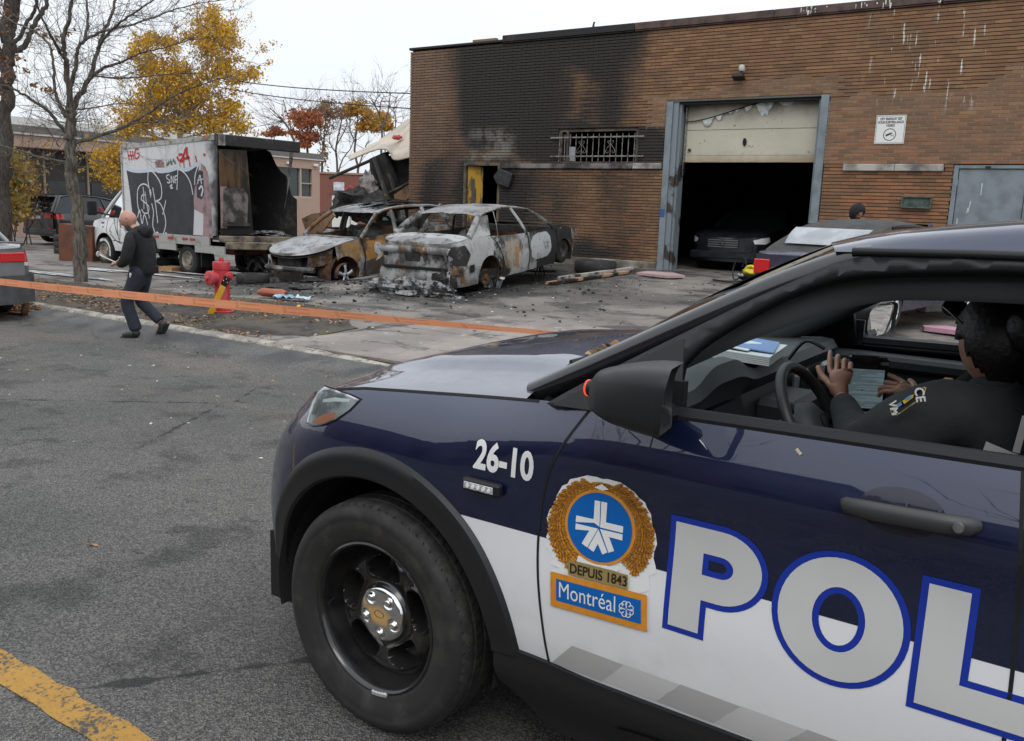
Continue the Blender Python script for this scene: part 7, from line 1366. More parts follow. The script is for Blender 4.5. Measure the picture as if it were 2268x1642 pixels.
for (a, b, sa, sb) in ((880, 1380, 110, 70), (950, 1480, 90, 60), (850, 1290, 90, 50), (960, 1250, 80, 60)):
 for k in range(750): leafquad(mb, cv3(random.gauss(a, sa * .5), random.gauss(b, sb * .6), random.gauss(-1.0, .4)), random.uniform(.04, .075))
stuff(mb.build('crown', BL_, BR)); print('birch leaves', len(mb.f))
def shrub(label, spots, D, mat, n_, sz, stems):
 t = thing('shrub', label, 'shrub', (0, 0, 0)); f = conv_at(D); mb = MB(); tips = []; tw = MB()
 for (a, b) in stems:
  q = f(a, b, random.uniform(-.3, .3)); q.z = gz(q.x, q.y) - .05; twigs(tw, q, Vector((random.uniform(-.3, .3), random.uniform(-.3, .3), 1)), random.uniform(1.5, 2.4), .025, 3, tips, 0, .7)
 tw.build('stem', BARKD, t)
 for (a, b, sa, sb) in spots:
  for k in range(n_):
   p = f(random.gauss(a, sa * .55), random.gauss(b, sb * .55), random.gauss(0, .5))
   if nz(p.x * 2, p.y * 2, p.z * 2) > -.15: leafquad(mb, p, sz * random.uniform(.7, 1.3))
 for p in tips[::3]: leafquad(mb, p, sz)
 stuff(mb.build('foliage', mat, t)); return t
YL = leafmat('shrub_leaf', [(.36, .27, .03), (.48, .31, .03), (.22, .19, .04), (.40, .22, .05), (.30, .24, .15)], .3); OL = leafmat('russet_leaf', [(.30, .15, .04), (.22, .11, .045), (.36, .22, .07)], .3)
shrub('yellow-green leafy shrub beside the black SUV', ((60, 1330, 140, 90), (80, 1480, 130, 90), (60, 1640, 130, 90), (120, 1750, 100, 70), (-60, 1500, 120, 160)), 29.0, YL, 2200, .075, ((40, 2000), (100, 2000), (0, 2000), (140, 2000)))
shrub('russet half-bare shrub between the yellow bush and black SUV', ((230, 1440, 70, 80), (250, 1560, 70, 60), (190, 1620, 60, 70)), 31.5, OL, 700, .06, ((220, 2000), (260, 2000), (190, 2000)))
def z3(a, b): return ((1000 + a / 2.985) / 1.806, (300 + b / 2.985) / 1.806)
def fconv(D):
 def f(a, b, dz=0): px, py = z3(a, b); d = ray(px, py); return CAM + d * ((D + dz) / d.dot(F0))
 return f
RBR = mat_bark('far_bark', (.07, .055, .05), (.13, .11, .10))
def fartree(label, D, limbs, cls, mat, n_, sz, tl=3.0):
 t = thing('far_tree', label, 'tree', (0, 0, 0), group=None); f = fconv(D); kk = D / FPX / (2.985 * 1.806); limb_tree(t, limbs, f, RBR, kk, .55, tl * .8, 2, None, .03, (2, 4)); mb = MB()
 for (a, b, sa, sb) in cls:
  for k in range(n_ * 2):
   p = f(random.gauss(a, sa * .62), random.gauss(b, sb * .5), random.gauss(0, 1.5))
   if nz(p.x * .6, p.y * .6, p.z * .6) > -.1: leafquad(mb, p, sz * random.uniform(.6, 1.3))
 if mb.v: stuff(mb.build('crown', mat, t))
 return t
RED_ = leafmat('far_russet', [(.30, .085, .03), (.38, .13, .04), (.24, .08, .04)], .3); YEL_ = leafmat('far_gold', [(.42, .22, .03), (.50, .28, .05), (.34, .19, .04)], .3); BRN_ = leafmat('far_brown', [(.22, .13, .07), (.28, .18, .10)], .3)
fartree('distant bare tree left of the russet oak', 84, [([(560, 1300), (540, 900), (500, 720), (430, 600), (360, 500)], 18, 7, 0), ([(500, 720), (470, 560), (430, 420), (400, 300)], 10, 4, 2), ([(430, 600), (330, 480), (240, 400)], 8, 3, -2), ([(520, 760), (480, 620), (490, 400)], 8, 3, 1)], [], None, 0, 0)
fartree('distant oak with russet red leaves', 80, [([(700, 1300), (690, 1000), (680, 760), (690, 560), (680, 420)], 18, 6, 0), ([(690, 760), (610, 640), (560, 560)], 9, 3, 1), ([(690, 700), (770, 600), (810, 520)], 9, 3, -1)], [(600, 480, 120, 80), (700, 480, 120, 70), (640, 580, 110, 70), (760, 540, 90, 60), (690, 740, 130, 60), (640, 830, 60, 40), (760, 740, 60, 50), (520, 690, 50, 20)], RED_, 330, .17)
fartree('distant tall tree with brown crown behind the stop sign', 86, [([(860, 1300), (860, 1000), (880, 760), (900, 560), (920, 380)], 14, 5, 0), ([(880, 760), (950, 600), (960, 450)], 8, 3, 2), ([(870, 860), (840, 620), (880, 420)], 8, 3, -2)], [(920, 350, 90, 70), (880, 420, 70, 60), (950, 470, 90, 60), (900, 620, 70, 80), (880, 950, 60, 200)], BRN_, 170, .17)
fartree('distant bare twin-stemmed tree beyond the far garage', 82, [([(1035, 1300), (1040, 1100), (1030, 850), (1060, 700), (1090, 560), (1080, 420)], 14, 5, 0), ([(1050, 1180), (1110, 1000), (1200, 880), (1260, 700)], 9, 4, 2), ([(1040, 950), (950, 800), (980, 620)], 8, 3, -2), ([(1030, 850), (1140, 640), (1160, 480)], 8, 3, 1)], [(1130, 480, 70, 60), (1080, 420, 60, 40)], BRN_, 110, .15)
fartree('distant golden tree nearest the collapsed shed', 78, [([(1290, 1300), (1290, 1100), (1250, 900), (1270, 700), (1290, 500), (1280, 400)], 16, 5, 0), ([(1290, 1120), (1350, 950), (1400, 800)], 10, 4, 2), ([(1260, 800), (1190, 650), (1200, 500)], 8, 3, -2), ([(1280, 650), (1360, 540), (1400, 450)], 8, 3, 1)], [(1260, 370, 90, 60), (1300, 440, 110, 60), (1400, 480, 90, 80), (1430, 580, 90, 50), (1220, 420, 60, 60), (1350, 620, 70, 50)], YEL_, 330, .16)
fartree('distant golden-orange tree half hidden by the draped roofing', 90, [([(1620, 1200), (1610, 900), (1600, 600)], 10, 5, 0)], [(1600, 560, 90, 90), (1560, 500, 60, 50), (1640, 620, 60, 50), (1500, 640, 60, 40)], YEL_, 420, .18)
fartree('distant tall bare tree above the draped roofing', 76, [([(1570, 1200), (1570, 900), (1580, 620), (1545, 480), (1500, 380), (1450, 300)], 15, 5, 0), ([(1580, 620), (1640, 480), (1660, 330), (1680, 220)], 10, 4, 1), ([(1545, 480), (1560, 340), (1600, 240)], 8, 3, -1), ([(1720, 900), (1740, 560), (1720, 400), (1760, 260)], 8, 3, 2)], [], None, 0, 0)
fartree('distant red maple showing over the truck roof', 88, [([(280, 1200), (280, 900), (290, 700)], 10, 5, 0)], [(290, 690, 110, 40), (230, 710, 70, 25), (360, 700, 60, 25), (300, 650, 60, 30)], RED_, 220, .17)
for i, (x, y) in enumerate(((-7, -9.5), (1.5, -9.8), (9.5, -9.4))):
 t = thing('bare_tree', ('bare tree across the street opposite the police car bonnet', 'bare tree across the street opposite the police car door', 'bare tree across the street beyond the police car tail')[i], 'tree', (x, y, 0)); tw = MB(); MB().tube(catmull([(0, 0, -.1), (.05, 0, 1.5), (0, .05, 3.0), (.1, 0, 4.5)], 4), [.17 - .006 * k for k in range(13)], 8).build('trunk', BARKD, t, 60)
 for k in range(9): twigs(tw, Vector((.05, 0, 2.4 + .24 * k)), Vector((cos(k * 2.4), sin(k * 2.4), .8)), 3.0, .05, 3, None, 0, .7, (2, 3))
 stuff(tw.build('branches', BARKD, t))
def leafmesh(nm, mat):
 mb = MB(); o = [(cos(a) * (.5 + .12 * cos(5 * a)), sin(a) * (.42 + .1 * cos(5 * a)), .10 * sin(2 * a + 1)) for a in lin(0, 2 * pi, 10)[:-1]]; mb.add([(0, 0, .06)] + o, [(0, 1 + i, 1 + (i + 1) % 10) for i in range(10)]); me = bpy.data.meshes.new(nm); me.from_pydata(mb.v, [], mb.f); me.materials.append(mat); return me
FL = leafmat('fallen_leaf', [(.22, .11, .045), (.30, .17, .08), (.15, .075, .035), (.34, .22, .12)], .1); mb = MB()
def flat_leaf(mb, x, y, z, s):
 a = random.uniform(0, 6.28); t1, t2 = random.uniform(-.5, .5), random.uniform(-.4, .4); R_ = rot3(t1, t2, a); o = [R_ @ Vector((cos(b) * s * (.55 + .15 * cos(5 * b)), sin(b) * s * (.42 + .12 * cos(5 * b)), .12 * s * sin(2 * b))) + Vector((x, y, z + s * .25)) for b in lin(0, 2 * pi, 9)[:-1]]
 mb.add(o, [tuple(range(9))])
for k in range(2300):
 x = random.uniform(-24, -8.6); y = 7.25 + abs(random.gauss(0, .9)) if random.random() < .6 else random.uniform(7.25, 9.7)
 if nz(x * .7, y * 1.1, 3) < -.05 or y > 9.8: continue
 flat_leaf(mb, x, y, vz(x, y), random.uniform(.025, .06))
stuff(mb.build('verge_leaves', FL)); tag(bpy.data.objects['verge_leaves'], 'scattered brown leaves lying over the bare verge', 'leaves')
mb = MB(); c0 = gp(62, 690)
for k in range(900):
 u, v = random.gauss(0, .42), abs(random.gauss(0, .22)); y = KERB - .02 - v; x = c0.x + u + .1; h = .16 * math.exp(-(u / .5)**2) * math.exp(-(v / .3)**2) * random.random(); flat_leaf(mb, x, y, gz(x, y) + h, random.uniform(.03, .07))
stuff(tag(mb.build('leaf_heap', FL), 'heap of crisp brown leaves in the gutter behind the grey sedan', 'leaves'))
mb = MB()
for k in range(150): x = random.uniform(-14, -3.5); y = KERB - abs(random.gauss(0, .35)) - .03; flat_leaf(mb, x, y, gz(x, y), random.uniform(.02, .045))
for (px, py, s) in ((700, 1345 / 1.0, 0),): pass
stuff(tag(mb.build('gutter_leaves', FL), 'thin scatter of dry leaves along the gutter', 'leaves'))
for (px, py, s, lab) in ((205, 1209, .05, 'single curled leaf lying in the open road'), (770, 560 + 390, .05, '')):
 if lab: q = gp(px, py); mb = MB(); flat_leaf(mb, 0, 0, 0, s); tag(mb.build('fallen_leaf', FL, None, loc=q), lab, 'leaf')
mb = MB()
for k in range(1500):
 x, y = random.uniform(-24, -8.6), random.uniform(7.3, 9.7)
 if nz(x * .6 + 9, y * .9) < .12: continue
 h = random.uniform(.03, .09); a = random.uniform(0, 6.28); z = vz(x, y); mb.add([(x - .004, y, z), (x + .004, y, z), (x + .03 * cos(a), y + .03 * sin(a), z + h)], [(0, 1, 2)])
stuff(tag(mb.build('verge_grass', leafmat('dry_grass', [(.12, .12, .035), (.20, .17, .07)], .2)), 'sparse short grass tufts on the verge', 'grass'))
# ================================================================ people
def mat_skin(nm, c, c2): return M(nm, c, .5, c2=c2, scl=9, lo=.4, hi=.7)
def skin(name, chains, mat, parent, sub=2, loc=None):
 """chains: list of [(x,y,z,r),...]; a point given as an int reuses that vertex"""
 vs, es, rs = [], [], []
 for ch in chains:
  prev = None
  for q in ch:
   if isinstance(q, int): i = q
   else: vs.append(q[:3]); rs.append(q[3] if isinstance(q[3], tuple) else (q[3], q[3])); i = len(vs) - 1
   if prev is not None: es.append((prev, i))
   prev = i
 me = bpy.data.meshes.new(name); me.from_pydata(vs, es, []); o = link(name, me, parent, loc); me.materials.append(mat)
 md = o.modifiers.new('skin', 'SKIN'); md.use_smooth_shade = True
 for i, r in enumerate(rs): sv_ = me.skin_vertices[0].data[i]; sv_.radius = r; sv_.use_root = (i == 0)
 ss_ = o.modifiers.new('sub', 'SUBSURF'); ss_.levels = sub; ss_.render_levels = sub
 return o
def head_grid(R, n=26, nose=1.0):     # local: x forward, y left, z up; unit = half head height
 P = []
 for i in range(n + 1):
  th = pi * i / n; row = []
  for j in range(2 * n):
   ph = pi * j / n; d = Vector((sin(th) * cos(ph), sin(th) * sin(ph), cos(th))); x, y, z = d.x * .86, d.y * .70, d.z
   if z < 0: y *= 1 - .22 * (-z)**1.5; x *= 1 - .06 * (-z)
   if x < 0 and z < -.2: x *= 1 - .35 * sstep(-.2, -.9, z)
   f = sstep(.25, .75, d.x)
   x += f * (.20 * nose * math.exp(-((y / .13)**2 + ((z + .18) / .16)**2)) + .10 * nose * math.exp(-((y / .09)**2 + ((z - .05) / .16)**2)))          # nose
   x += f * (.05 * math.exp(-((z - .20) / .09)**2) * (1 if abs(y) < .45 else .4) - .055 * math.exp(-((abs(y) - .27) / .13)**2 - ((z - .07) / .10)**2))   # brow, eye sockets
   x += f * (.045 * math.exp(-(y / .22)**2 - ((z + .47) / .06)**2) + .04 * math.exp(-(y / .2)**2 - ((z + .58) / .06)**2) - .03 * math.exp(-(y / .25)**2 - ((z + .525) / .025)**2) + .06 * math.exp(-(y / .25)**2 - ((z + .82) / .13)**2))
   row.append(Vector((x, y, z)) * R)
  P.append(row)
 return P
def ear(mb, T, s, R):
 P = []
 for i in range(9):
  a = 2 * pi * i / 8; row = []
  for (k, o) in ((.2, .0), (.75, .03), (1, .09), (.9, .13), (.55, .05), (.1, .03)): row.append(T @ (Vector((-.05 + .13 * k * cos(a) - .03 * sin(a), s * (.66 + o), -.02 + .21 * k * sin(a))) * R))
  P.append(row)
 mb.grid(P)
def face_head(name, T, R, mat, parent, eye=True):
 mb = MB(); mb.grid([[T @ v for v in r] for r in head_grid(R)], cv=True)
 for s in (1, -1): ear(mb, T, s, R)
 h = mb.build(name, mat, parent, 70)
 mb = MB()
 for s in (1, -1): mb.grid([[T @ (Vector((.70, s * .27, .07)) * R + Vector((cos(b) * sin(a), sin(b) * sin(a), cos(a))) * R * .085) for b in lin(0, 2 * pi, 10)[:-1]] for a in lin(0, pi, 8)], cv=True)
 mb.build('eyes', M('eye', (.08, .06, .05), .2), h, 60)
 mb = MB()
 for s in (1, -1): mb.tube([T @ (Vector(q) * R) for q in ((.80, s * .12, .25), (.79, s * .28, .30), (.68, s * .44, .24))], [.02 * R, .03 * R, .015 * R], 6, flat=.6)
 mb.build('eyebrows', M('brow', (.05, .035, .025), .9), h)
 mb = MB(); mb.tube([T @ (Vector(q) * R) for q in ((.72, .2, -.53), (.80, 0, -.515), (.72, -.2, -.53))], [.012 * R, .03 * R, .012 * R], 6); mb.build('lips', M('lips', (.32, .13, .11), .5), h)
 return h
def hand(name, W_, fwd, pal, side, mat, parent, L=.18, curls=(.5, .5, .55, .6), spread=.12, thumb=(.5, .6), sub=1, uprot=0):
 """W_: wrist point, fwd: finger direction, pal: palm normal, side: +1 left hand / -1 right hand"""
 f = Vector(fwd).normalized(); p = Vector(pal); p = (p - f * p.dot(f)).normalized(); s_ = f.cross(p) * side; W_ = Vector(W_)
 P = lambda a, b, c: tuple(W_ + f * (a * L) + s_ * (b * L) + p * (c * L))
 ch = [[(*P(-.10, 0, 0), .024), (*P(.12, 0, 0), (.027, .017)), (*P(.30, .0, 0), (.036, .015)), (*P(.43, 0, 0), (.034, .013))]]
 for i, (b, ln) in enumerate(((.17, .46), (.055, .52), (-.06, .48), (-.165, .37))):
  c = curls[i]; a0 = .46 - .02 * abs(i - 1.2); pts = [(2 if True else 3), (*P(a0, b, 0), .0088)]; aa, cc, ang = a0, 0, c * .5; bb = b
  for k, fr in enumerate((.45, .32, .23)):
   aa += ln * fr * cos(ang); cc += ln * fr * sin(ang); bb += spread * fr * b; ang += c * .75; pts.append((*P(aa, bb, cc), .0080 - .0009 * k))
  ch.append(pts)
 t0, t1 = thumb; ch.append([1, (*P(.20, .18, .02), .012), (*P(.20 + .18 * t1, .32 * (.6 + t0 * .6), .05 + .05 * t0), .010), (*P(.20 + .36 * t1, .38 * (.6 + t0 * .6), .08 + .05 * t0), .0085)])
 return skin(name, ch, mat, parent, sub)
# ---------------- walking man
SK1 = mat_skin('skin_man', (.46, .25, .185), (.40, .20, .15)); CLB = M('black_hoodie', (.011, .011, .012), .95, c2=(.018, .018, .019), scl=5, bump=.5, bsc=9, bd=.03); CLN = M('navy_trousers', (.016, .019, .03), .9, c2=(.024, .027, .04), scl=5, bump=.6, bsc=8, bd=.03); BOOT = M('black_boot', (.010, .010, .010), .5, c2=(.03, .03, .03), scl=20)
mp = gp(318, 750); mp.z = gz(mp.x, mp.y)
MAN = thing('person', 'bald man in black hoodie and navy trousers walking along the gutter', 'person', mp, (0, 0, rad(206)))
hip = (-.02, 0, .88, .12)
skin('body', [[(-.02, 0, .88, .09), (-.03, 0, 1.0, .09), (-.02, 0, 1.12, .09), (-.01, 0, 1.27, .09), (.05, 0, 1.39, .055), (.105, 0, 1.455, .058)], [3, (-.01, .17, 1.28, .035), (.0, .255, 1.16, .035), (.02, .27, 1.04, .042), (.11, .222, .97, .036), (.235, .12, .968, .028)], [3, (-.01, -.17, 1.28, .035), (.02, -.255, 1.16, .035), (.04, -.27, 1.05, .042), (.12, -.208, .98, .036), (.245, -.085, .99, .028)], [0, (.02, .095, .76, .07), (.155, .10, .49, .055), (.05, .10, .10, .04), (.12, .10, .05, .035)], [0, (.0, -.095, .76, .07), (.085, -.09, .48, .055), (-.20, -.09, .21, .04), (-.16, -.09, .09, .03)]], SK1, MAN)
T = Matrix.Translation((.135, .0, 1.515)) @ Matrix.Rotation(rad(12), 4, 'Z') @ Matrix.Rotation(rad(26), 4, 'Y'); face_head('head', T, .118, SK1, MAN)
skin('hoodie', [[(-.03, 0, .80, (.165, .13)), (-.03, 0, .90, (.18, .145)), (-.03, 0, .98, (.19, .15)), (-.02, 0, 1.12, (.195, .15)), (-.01, 0, 1.27, (.19, .13)), (.03, 0, 1.375, (.10, .095)), (.07, 0, 1.41, (.075, .075))], [4, (-.01, .185, 1.30, .085), (.0, .265, 1.16, .08), (.02, .275, 1.04, .075), (.11, .225, .97, .064), (.20, .15, .965, .045)], [4, (-.01, -.185, 1.30, .085), (.02, -.265, 1.16, .08), (.04, -.275, 1.05, .075), (.12, -.21, .98, .064), (.21, -.11, .985, .045)]], CLB, MAN)
mb = MB(); mb.grid(lump((-.075, 0, 1.375), .085, .13, .085, 4, 14, .16), cv=True); mb.grid([[(.02 + .11 * cos(a) * 1.0 + (.03 * cos(b)), .115 * sin(a) * (1 + .2 * cos(b)), 1.375 + .03 * sin(b) + .05 * cos(a)) for b in lin(0, 2 * pi, 8)[:-1]] for a in lin(rad(35), rad(325), 22)], cv=True); mb.build('hood', CLB, MAN, 70)
skin('trousers', [[(-.02, 0, .98, (.155, .12)), (-.01, 0, .83, (.165, .14))], [1, (.02, .095, .76, .105), (.10, .10, .60, .092), (.155, .10, .49, .085), (.11, .10, .33, .08), (.05, .10, .17, .083), (.04, .10, .10, .085)], [1, (.0, -.095, .76, .105), (.06, -.095, .60, .092), (.085, -.09, .48, .086), (-.05, -.09, .36, .08), (-.17, -.09, .25, .078), (-.20, -.09, .22, .075)]], CLN, MAN)
def boot(pts, sole, nm): o = skin(nm, [pts], BOOT, MAN); MB().tube(sole, .042, 8, flat=.35).build('sole', M('sole', (.02, .02, .02), .7), o); return o
boot([(.035, .10, .13, .062), (.035, .10, .065, .062), (.11, .10, .055, .055), (.19, .10, .045, .048), (.235, .10, .04, .03)], [(.0, .10, .015), (.10, .10, .012), (.24, .10, .018)], 'boot')
boot([(-.205, -.09, .235, .058), (-.235, -.09, .18, .06), (-.205, -.09, .115, .055), (-.165, -.09, .06, .045), (-.14, -.09, .03, .03)], [(-.30, -.09, .20), (-.25, -.09, .10), (-.17, -.09, .02)], 'boot')
hand('hand', (.235, .12, .97), (1, -.45, .05), (0, -.3, -1), 1, SK1, MAN, .17, (.9, 1, 1, 1.1)); hand('hand', (.25, -.085, .99), (1, .45, .05), (0, .3, -1), -1, SK1, MAN, .17, (.9, 1, 1, 1.1))
kl = MB(); kl.tube([(.30, .10, .985), (.40, .12, 1.03), (.47, .13, 1.065)], .007, 6); kl.lathe([(.001, .004), (.035, .004), (.035, -.004), (.001, -.004)], 14, Matrix.Translation((.49, .135, 1.075)) @ Matrix.Rotation(rad(80), 4, 'Y')); kl.tube([(.28, .10, .98), (.31, .11, .96)], .018, 6); ko = kl.build('pen_torch', M('white_plastic', (.7, .7, .68), .4)); ko.matrix_world = Matrix.Translation(mp) @ Matrix.Rotation(rad(206), 4, 'Z'); tag(ko, 'small white handheld tool held out by the walking man', 'tool')
MB().box((-.10, -.185, .885), (.06, .05, .10)).build('belt_pouch', BLACK, MAN, bevel=.01); MB().b2((.02, .165, .80), (.05, .178, .86)).build('key_tag', WHITEP, MAN)
# ---------------- hooded person behind the convertible
hp = ony(1898, 470, 16.5); HP = thing('person', 'hooded person in black bending down behind the convertible', 'person', (hp.x - .05, 16.3, gz(hp.x, 16.3)), (0, 0, rad(-30))); zc = hp.z - gz(hp.x, 16.3)
SK2 = mat_skin('skin_hooded', (.36, .19, .13), (.30, .15, .10)); CLK = M('black_parka', (.012, .0125, .014), .9, bump=.4, bsc=9, bd=.03)
skin('body', [[(-.25, 0, .80, .11), (-.20, 0, 1.0, .11), (-.08, 0, zc - .28, .12), (.05, 0, zc - .12, .055), (.08, 0, zc - .06, .055)], [2, (-.06, .18, zc - .26, .06), (.05, .25, zc - .5, .045), (.2, .18, zc - .55, .035)], [2, (-.06, -.18, zc - .26, .06), (.05, -.25, zc - .5, .045), (.2, -.18, zc - .55, .035)], [0, (-.24, .1, .75, .085), (-.12, .1, .42, .06), (-.22, .1, .06, .045), (-.12, .1, .04, .035)], [0, (-.24, -.1, .75, .085), (-.12, -.1, .42, .06), (-.22, -.1, .06, .045), (-.12, -.1, .04, .035)]], SK2, HP)
T2 = Matrix.Translation((.14, 0, zc - .015)) @ Matrix.Rotation(rad(38), 4, 'Y'); face_head('head', T2, .112, SK2, HP)
skin('parka', [[(-.27, 0, .78, (.19, .16)), (-.20, 0, 1.0, (.2, .17)), (-.09, 0, zc - .27, (.2, .16)), (.02, 0, zc - .13, .11)], [2, (-.08, .2, zc - .25, .09), (.04, .27, zc - .48, .075), (.2, .2, zc - .54, .055)], [2, (-.08, -.2, zc - .25, .09), (.04, -.27, zc - .48, .075), (.2, -.2, zc - .54, .055)]], CLK, HP)
skin('trousers', [[(-.26, 0, .82, (.17, .14)), (-.24, 0, .76, (.16, .14))], [1, (-.20, .1, .66, .10), (-.12, .1, .43, .085), (-.22, .1, .10, .07)], [1, (-.20, -.1, .66, .10), (-.12, -.1, .43, .085), (-.22, -.1, .10, .07)]], CLK, HP)
mb = MB(); P = []
for r in head_grid(.135, 20, 0): P.append([T2 @ (Vector((v.x * 1.0 - .02, v.y * 1.12, v.z * 1.06)) if 1 else v) for v in r])
keep = MB(); keep.grid(P, cv=True); keep.f = [f for f in keep.f if not ((T2.inverted() @ Vector(keep.v[f[0]])).x > .055 and (T2.inverted() @ Vector(keep.v[f[0]])).z < .09)]; keep.m = [0] * len(keep.f); hd = keep.build('hood', CLK, HP, 70); hd.modifiers.new('s', 'SOLIDIFY').thickness = .02
# ---------------- officer at the wheel (car coordinates)
SKO = mat_skin('skin_officer', (.42, .22, .15), (.36, .175, .115)); UNI = M('uniform_black', (.010, .012, .013), .9, c2=(.016, .019, .020), scl=6, bump=.5, bsc=9, bd=.02); VEST = M('vest_black', (.009, .009, .010), .85, bump=.4, bsc=60, bd=.003); HAIR = M('dark_hair', (.012, .009, .008), .45, bump=.6, bsc=70, bd=.006)
OF = thing('person', 'police officer in dark uniform seated in the car using a tablet', 'person', CO, (0, 0, pi + DTH))
skin('body', [[(-1.80, .40, .74, .09), (-1.74, .40, .95, .09), (-1.63, .40, 1.12, .09), (-1.585, .39, 1.22, .055), (-1.57, .38, 1.29, .052)], [2, (-1.53, .55, 1.24, .04), (-1.42, .61, 1.18, .04), (-1.335, .56, 1.09, .04), (-1.25, .40, 1.125, .034), (-1.178, .245, 1.168, .026)], [2, (-1.52, .23, 1.19, .05), (-1.47, .10, 1.10, .045), (-1.42, .075, 1.10, .04), (-1.375, .098, 1.162, .026)], [0, (-1.62, .50, .74, .08), (-1.25, .52, .78, .06), (-1.02, .5, .5, .05)], [0, (-1.62, .30, .74, .08), (-1.25, .28, .78, .06), (-1.02, .3, .5, .05)]], SKO, OF)
TO = Matrix.Translation((-1.565, .355, 1.372)) @ Matrix.Rotation(rad(-44), 4, 'Z') @ Matrix.Rotation(rad(16), 4, 'Y'); face_head('head', TO, .108, SKO, OF)
P = []
for r in head_grid(.118, 26, 0): P.append([TO @ Vector((v.x * 1.05 - .012, v.y * 1.07, v.z * 1.03 + .004)) for v in r])
keep = MB(); keep.grid(P, cv=True); TOI = TO.inverted()
def hairkeep(v): q = TOI @ Vector(v); return q.z > .050 + .035 * sstep(.03, .1, q.x) or q.x < -.006 - .02 * sstep(.0, -.08, q.z) or (q.x < .03 and q.z > .01)
keep.f = [f for f in keep.f if all(hairkeep(keep.v[i]) for i in f)]; keep.m = [0] * len(keep.f); hr = keep.build('hair', HAIR, OF, 70); hr.modifiers.new('s', 'SOLIDIFY').thickness = .012
MB().grid([[TO @ v for v in r] for r in lump((-.135, 0, .02), .06, .07, .06, 3, 14, .12)], cv=True).build('hair_bun', HAIR, OF, 60)
sg_ = MB(); sg_.tube(catmull([TO @ Vector(q) for q in ((-.02, .088, .035), (.03, .094, .085), (.075, .086, .115))], 4), .0035, 6); sg_.tube(catmull([TO @ Vector(q) for q in ((-.02, -.088, .035), (.03, -.094, .085), (.075, -.086, .115))], 4), .0035, 6)
for s in (1, -1): sg_.grid([[TO @ (Vector((.085, s * .042, .112)) + Vector((sin(a) * cos(b) * .02, sin(a) * sin(b) * .038, cos(a) * .024))) for b in lin(0, 2 * pi, 12)[:-1]] for a in lin(0, pi, 8)], cv=True)
tag(sg_.build('sunglasses', GLOSSB, None, 60), 'dark sunglasses pushed up on the seated officer hair', 'sunglasses'); bpy.data.objects['sunglasses'].matrix_world = CM
skin('sweater', [[(-1.80, .40, .72, (.19, .15)), (-1.74, .40, .93, (.20, .15)), (-1.64, .40, 1.11, (.20, .13)), (-1.59, .395, 1.215, (.125, .095)), (-1.575, .385, 1.27, (.072, .068)), (-1.57, .38, 1.305, (.062, .06))], [2, (-1.535, .555, 1.245, .092), (-1.455, .62, 1.212, .092), (-1.38, .625, 1.155, .084), (-1.325, .565, 1.105, .068), (-1.25, .40, 1.125, .050), (-1.185, .262, 1.163, .037)], [2, (-1.53, .22, 1.225, .088), (-1.48, .11, 1.11, .07), (-1.43, .08, 1.10, .058), (-1.385, .095, 1.152, .036)]], UNI, OF)
skin('vest', [[(-1.81, .395, .76, (.205, .165)), (-1.76, .395, .93, (.215, .165)), (-1.67, .395, 1.09, (.215, .15)), (-1.62, .395, 1.165, (.16, .11))]], VEST, OF)
hand('hand', (-1.178, .235, 1.17), (.22, -.30, .95), (.1, -1, -.2), 1, SKO, OF, .165, (.35, .8, 1.0, 1.1), .0, (.75, 1.1))
hand('hand', (-1.368, .095, 1.165), (.95, -.15, .35), (.35, -.5, -.75), -1, SKO, OF, .165, (.15, .7, .8, .8), .25, (.9, .7))
def yz(a, b): return ((3150 + a / 2.397) / 1.806, (1250 + b / 2.397) / 1.806)
def vpt(a, b, Y): q = cpt(*yz(a, b), Y); return Vector((q.x, Y, q.z))
pt = bpy.data.objects.new('shoulder_patch', None); sc.collection.objects.link(pt); pt.parent = OF
def pY(a): return .722 - .015 * ((a - 1150) / 180)**2
def pp(lst, off, nm, mat): MB().poly([tuple(vpt(a, b, pY(a) + off)) for a, b in lst]).build(nm, mat, pt)
pp([(980, 920), (1010, 905), (1100, 850), (1200, 785), (1250, 745), (1310, 714), (1332, 722), (1310, 790), (1270, 840), (1190, 890), (1120, 940), (1050, 990), (1010, 990), (990, 960)], 0, 'patch_border', M('patch_gold', (.48, .36, .13), .7)); pp([(990, 925), (1015, 914), (1105, 858), (1205, 793), (1255, 753), (1306, 724), (1320, 728), (1302, 785), (1262, 832), (1185, 880), (1115, 930), (1048, 978), (1014, 980), (998, 955)], .002, 'patch_field', M('patch_black', (.012, .012, .013), .8))
pp([(1048, 888), (1085, 860), (1100, 885), (1062, 912)], .004, 'patch_blue', M('patch_blue', (.10, .26, .50), .7)); pp([(1100, 850), (1170, 805), (1215, 785), (1200, 820), (1160, 850), (1120, 880)], .004, 'patch_wreath', M('patch_wreath', (.50, .36, .05), .7)); pp([(1125, 830), (1165, 800), (1195, 790), (1180, 815), (1145, 838)], .006, 'patch_disc', M('patch_disc', (.05, .25, .55), .7))
def ptext(s_, a, b, size, rot_, Y, nm, mat, par, bold=.001, skew=None):
 q = vpt(a, b, Y); MT = Matrix.Translation(q) @ Matrix(((-1, 0, 0, 0), (0, 0, 1, 0), (0, 1, 0, 0), (0, 0, 0, 1))) @ Matrix.Rotation(rot_, 4, 'Z'); return text(s_, size, nm, mat, par, MT, bold)
PTW = M('patch_white', (.6, .6, .58), .7); ptext('CE', 1265, 790, .028, rad(-75), pY(1265) + .005, 'patch_text', PTW, pt, .0006); ptext('VM', 1018, 918, .024, rad(-70), pY(1018) + .005, 'patch_text', PTW, pt, .0006)
MB().box(vpt(1530, 668, .53), (.022, .04, .016)).build('epaulette_bar', M('epaulette_gold', (.45, .33, .14), .5), OF, bevel=.003)
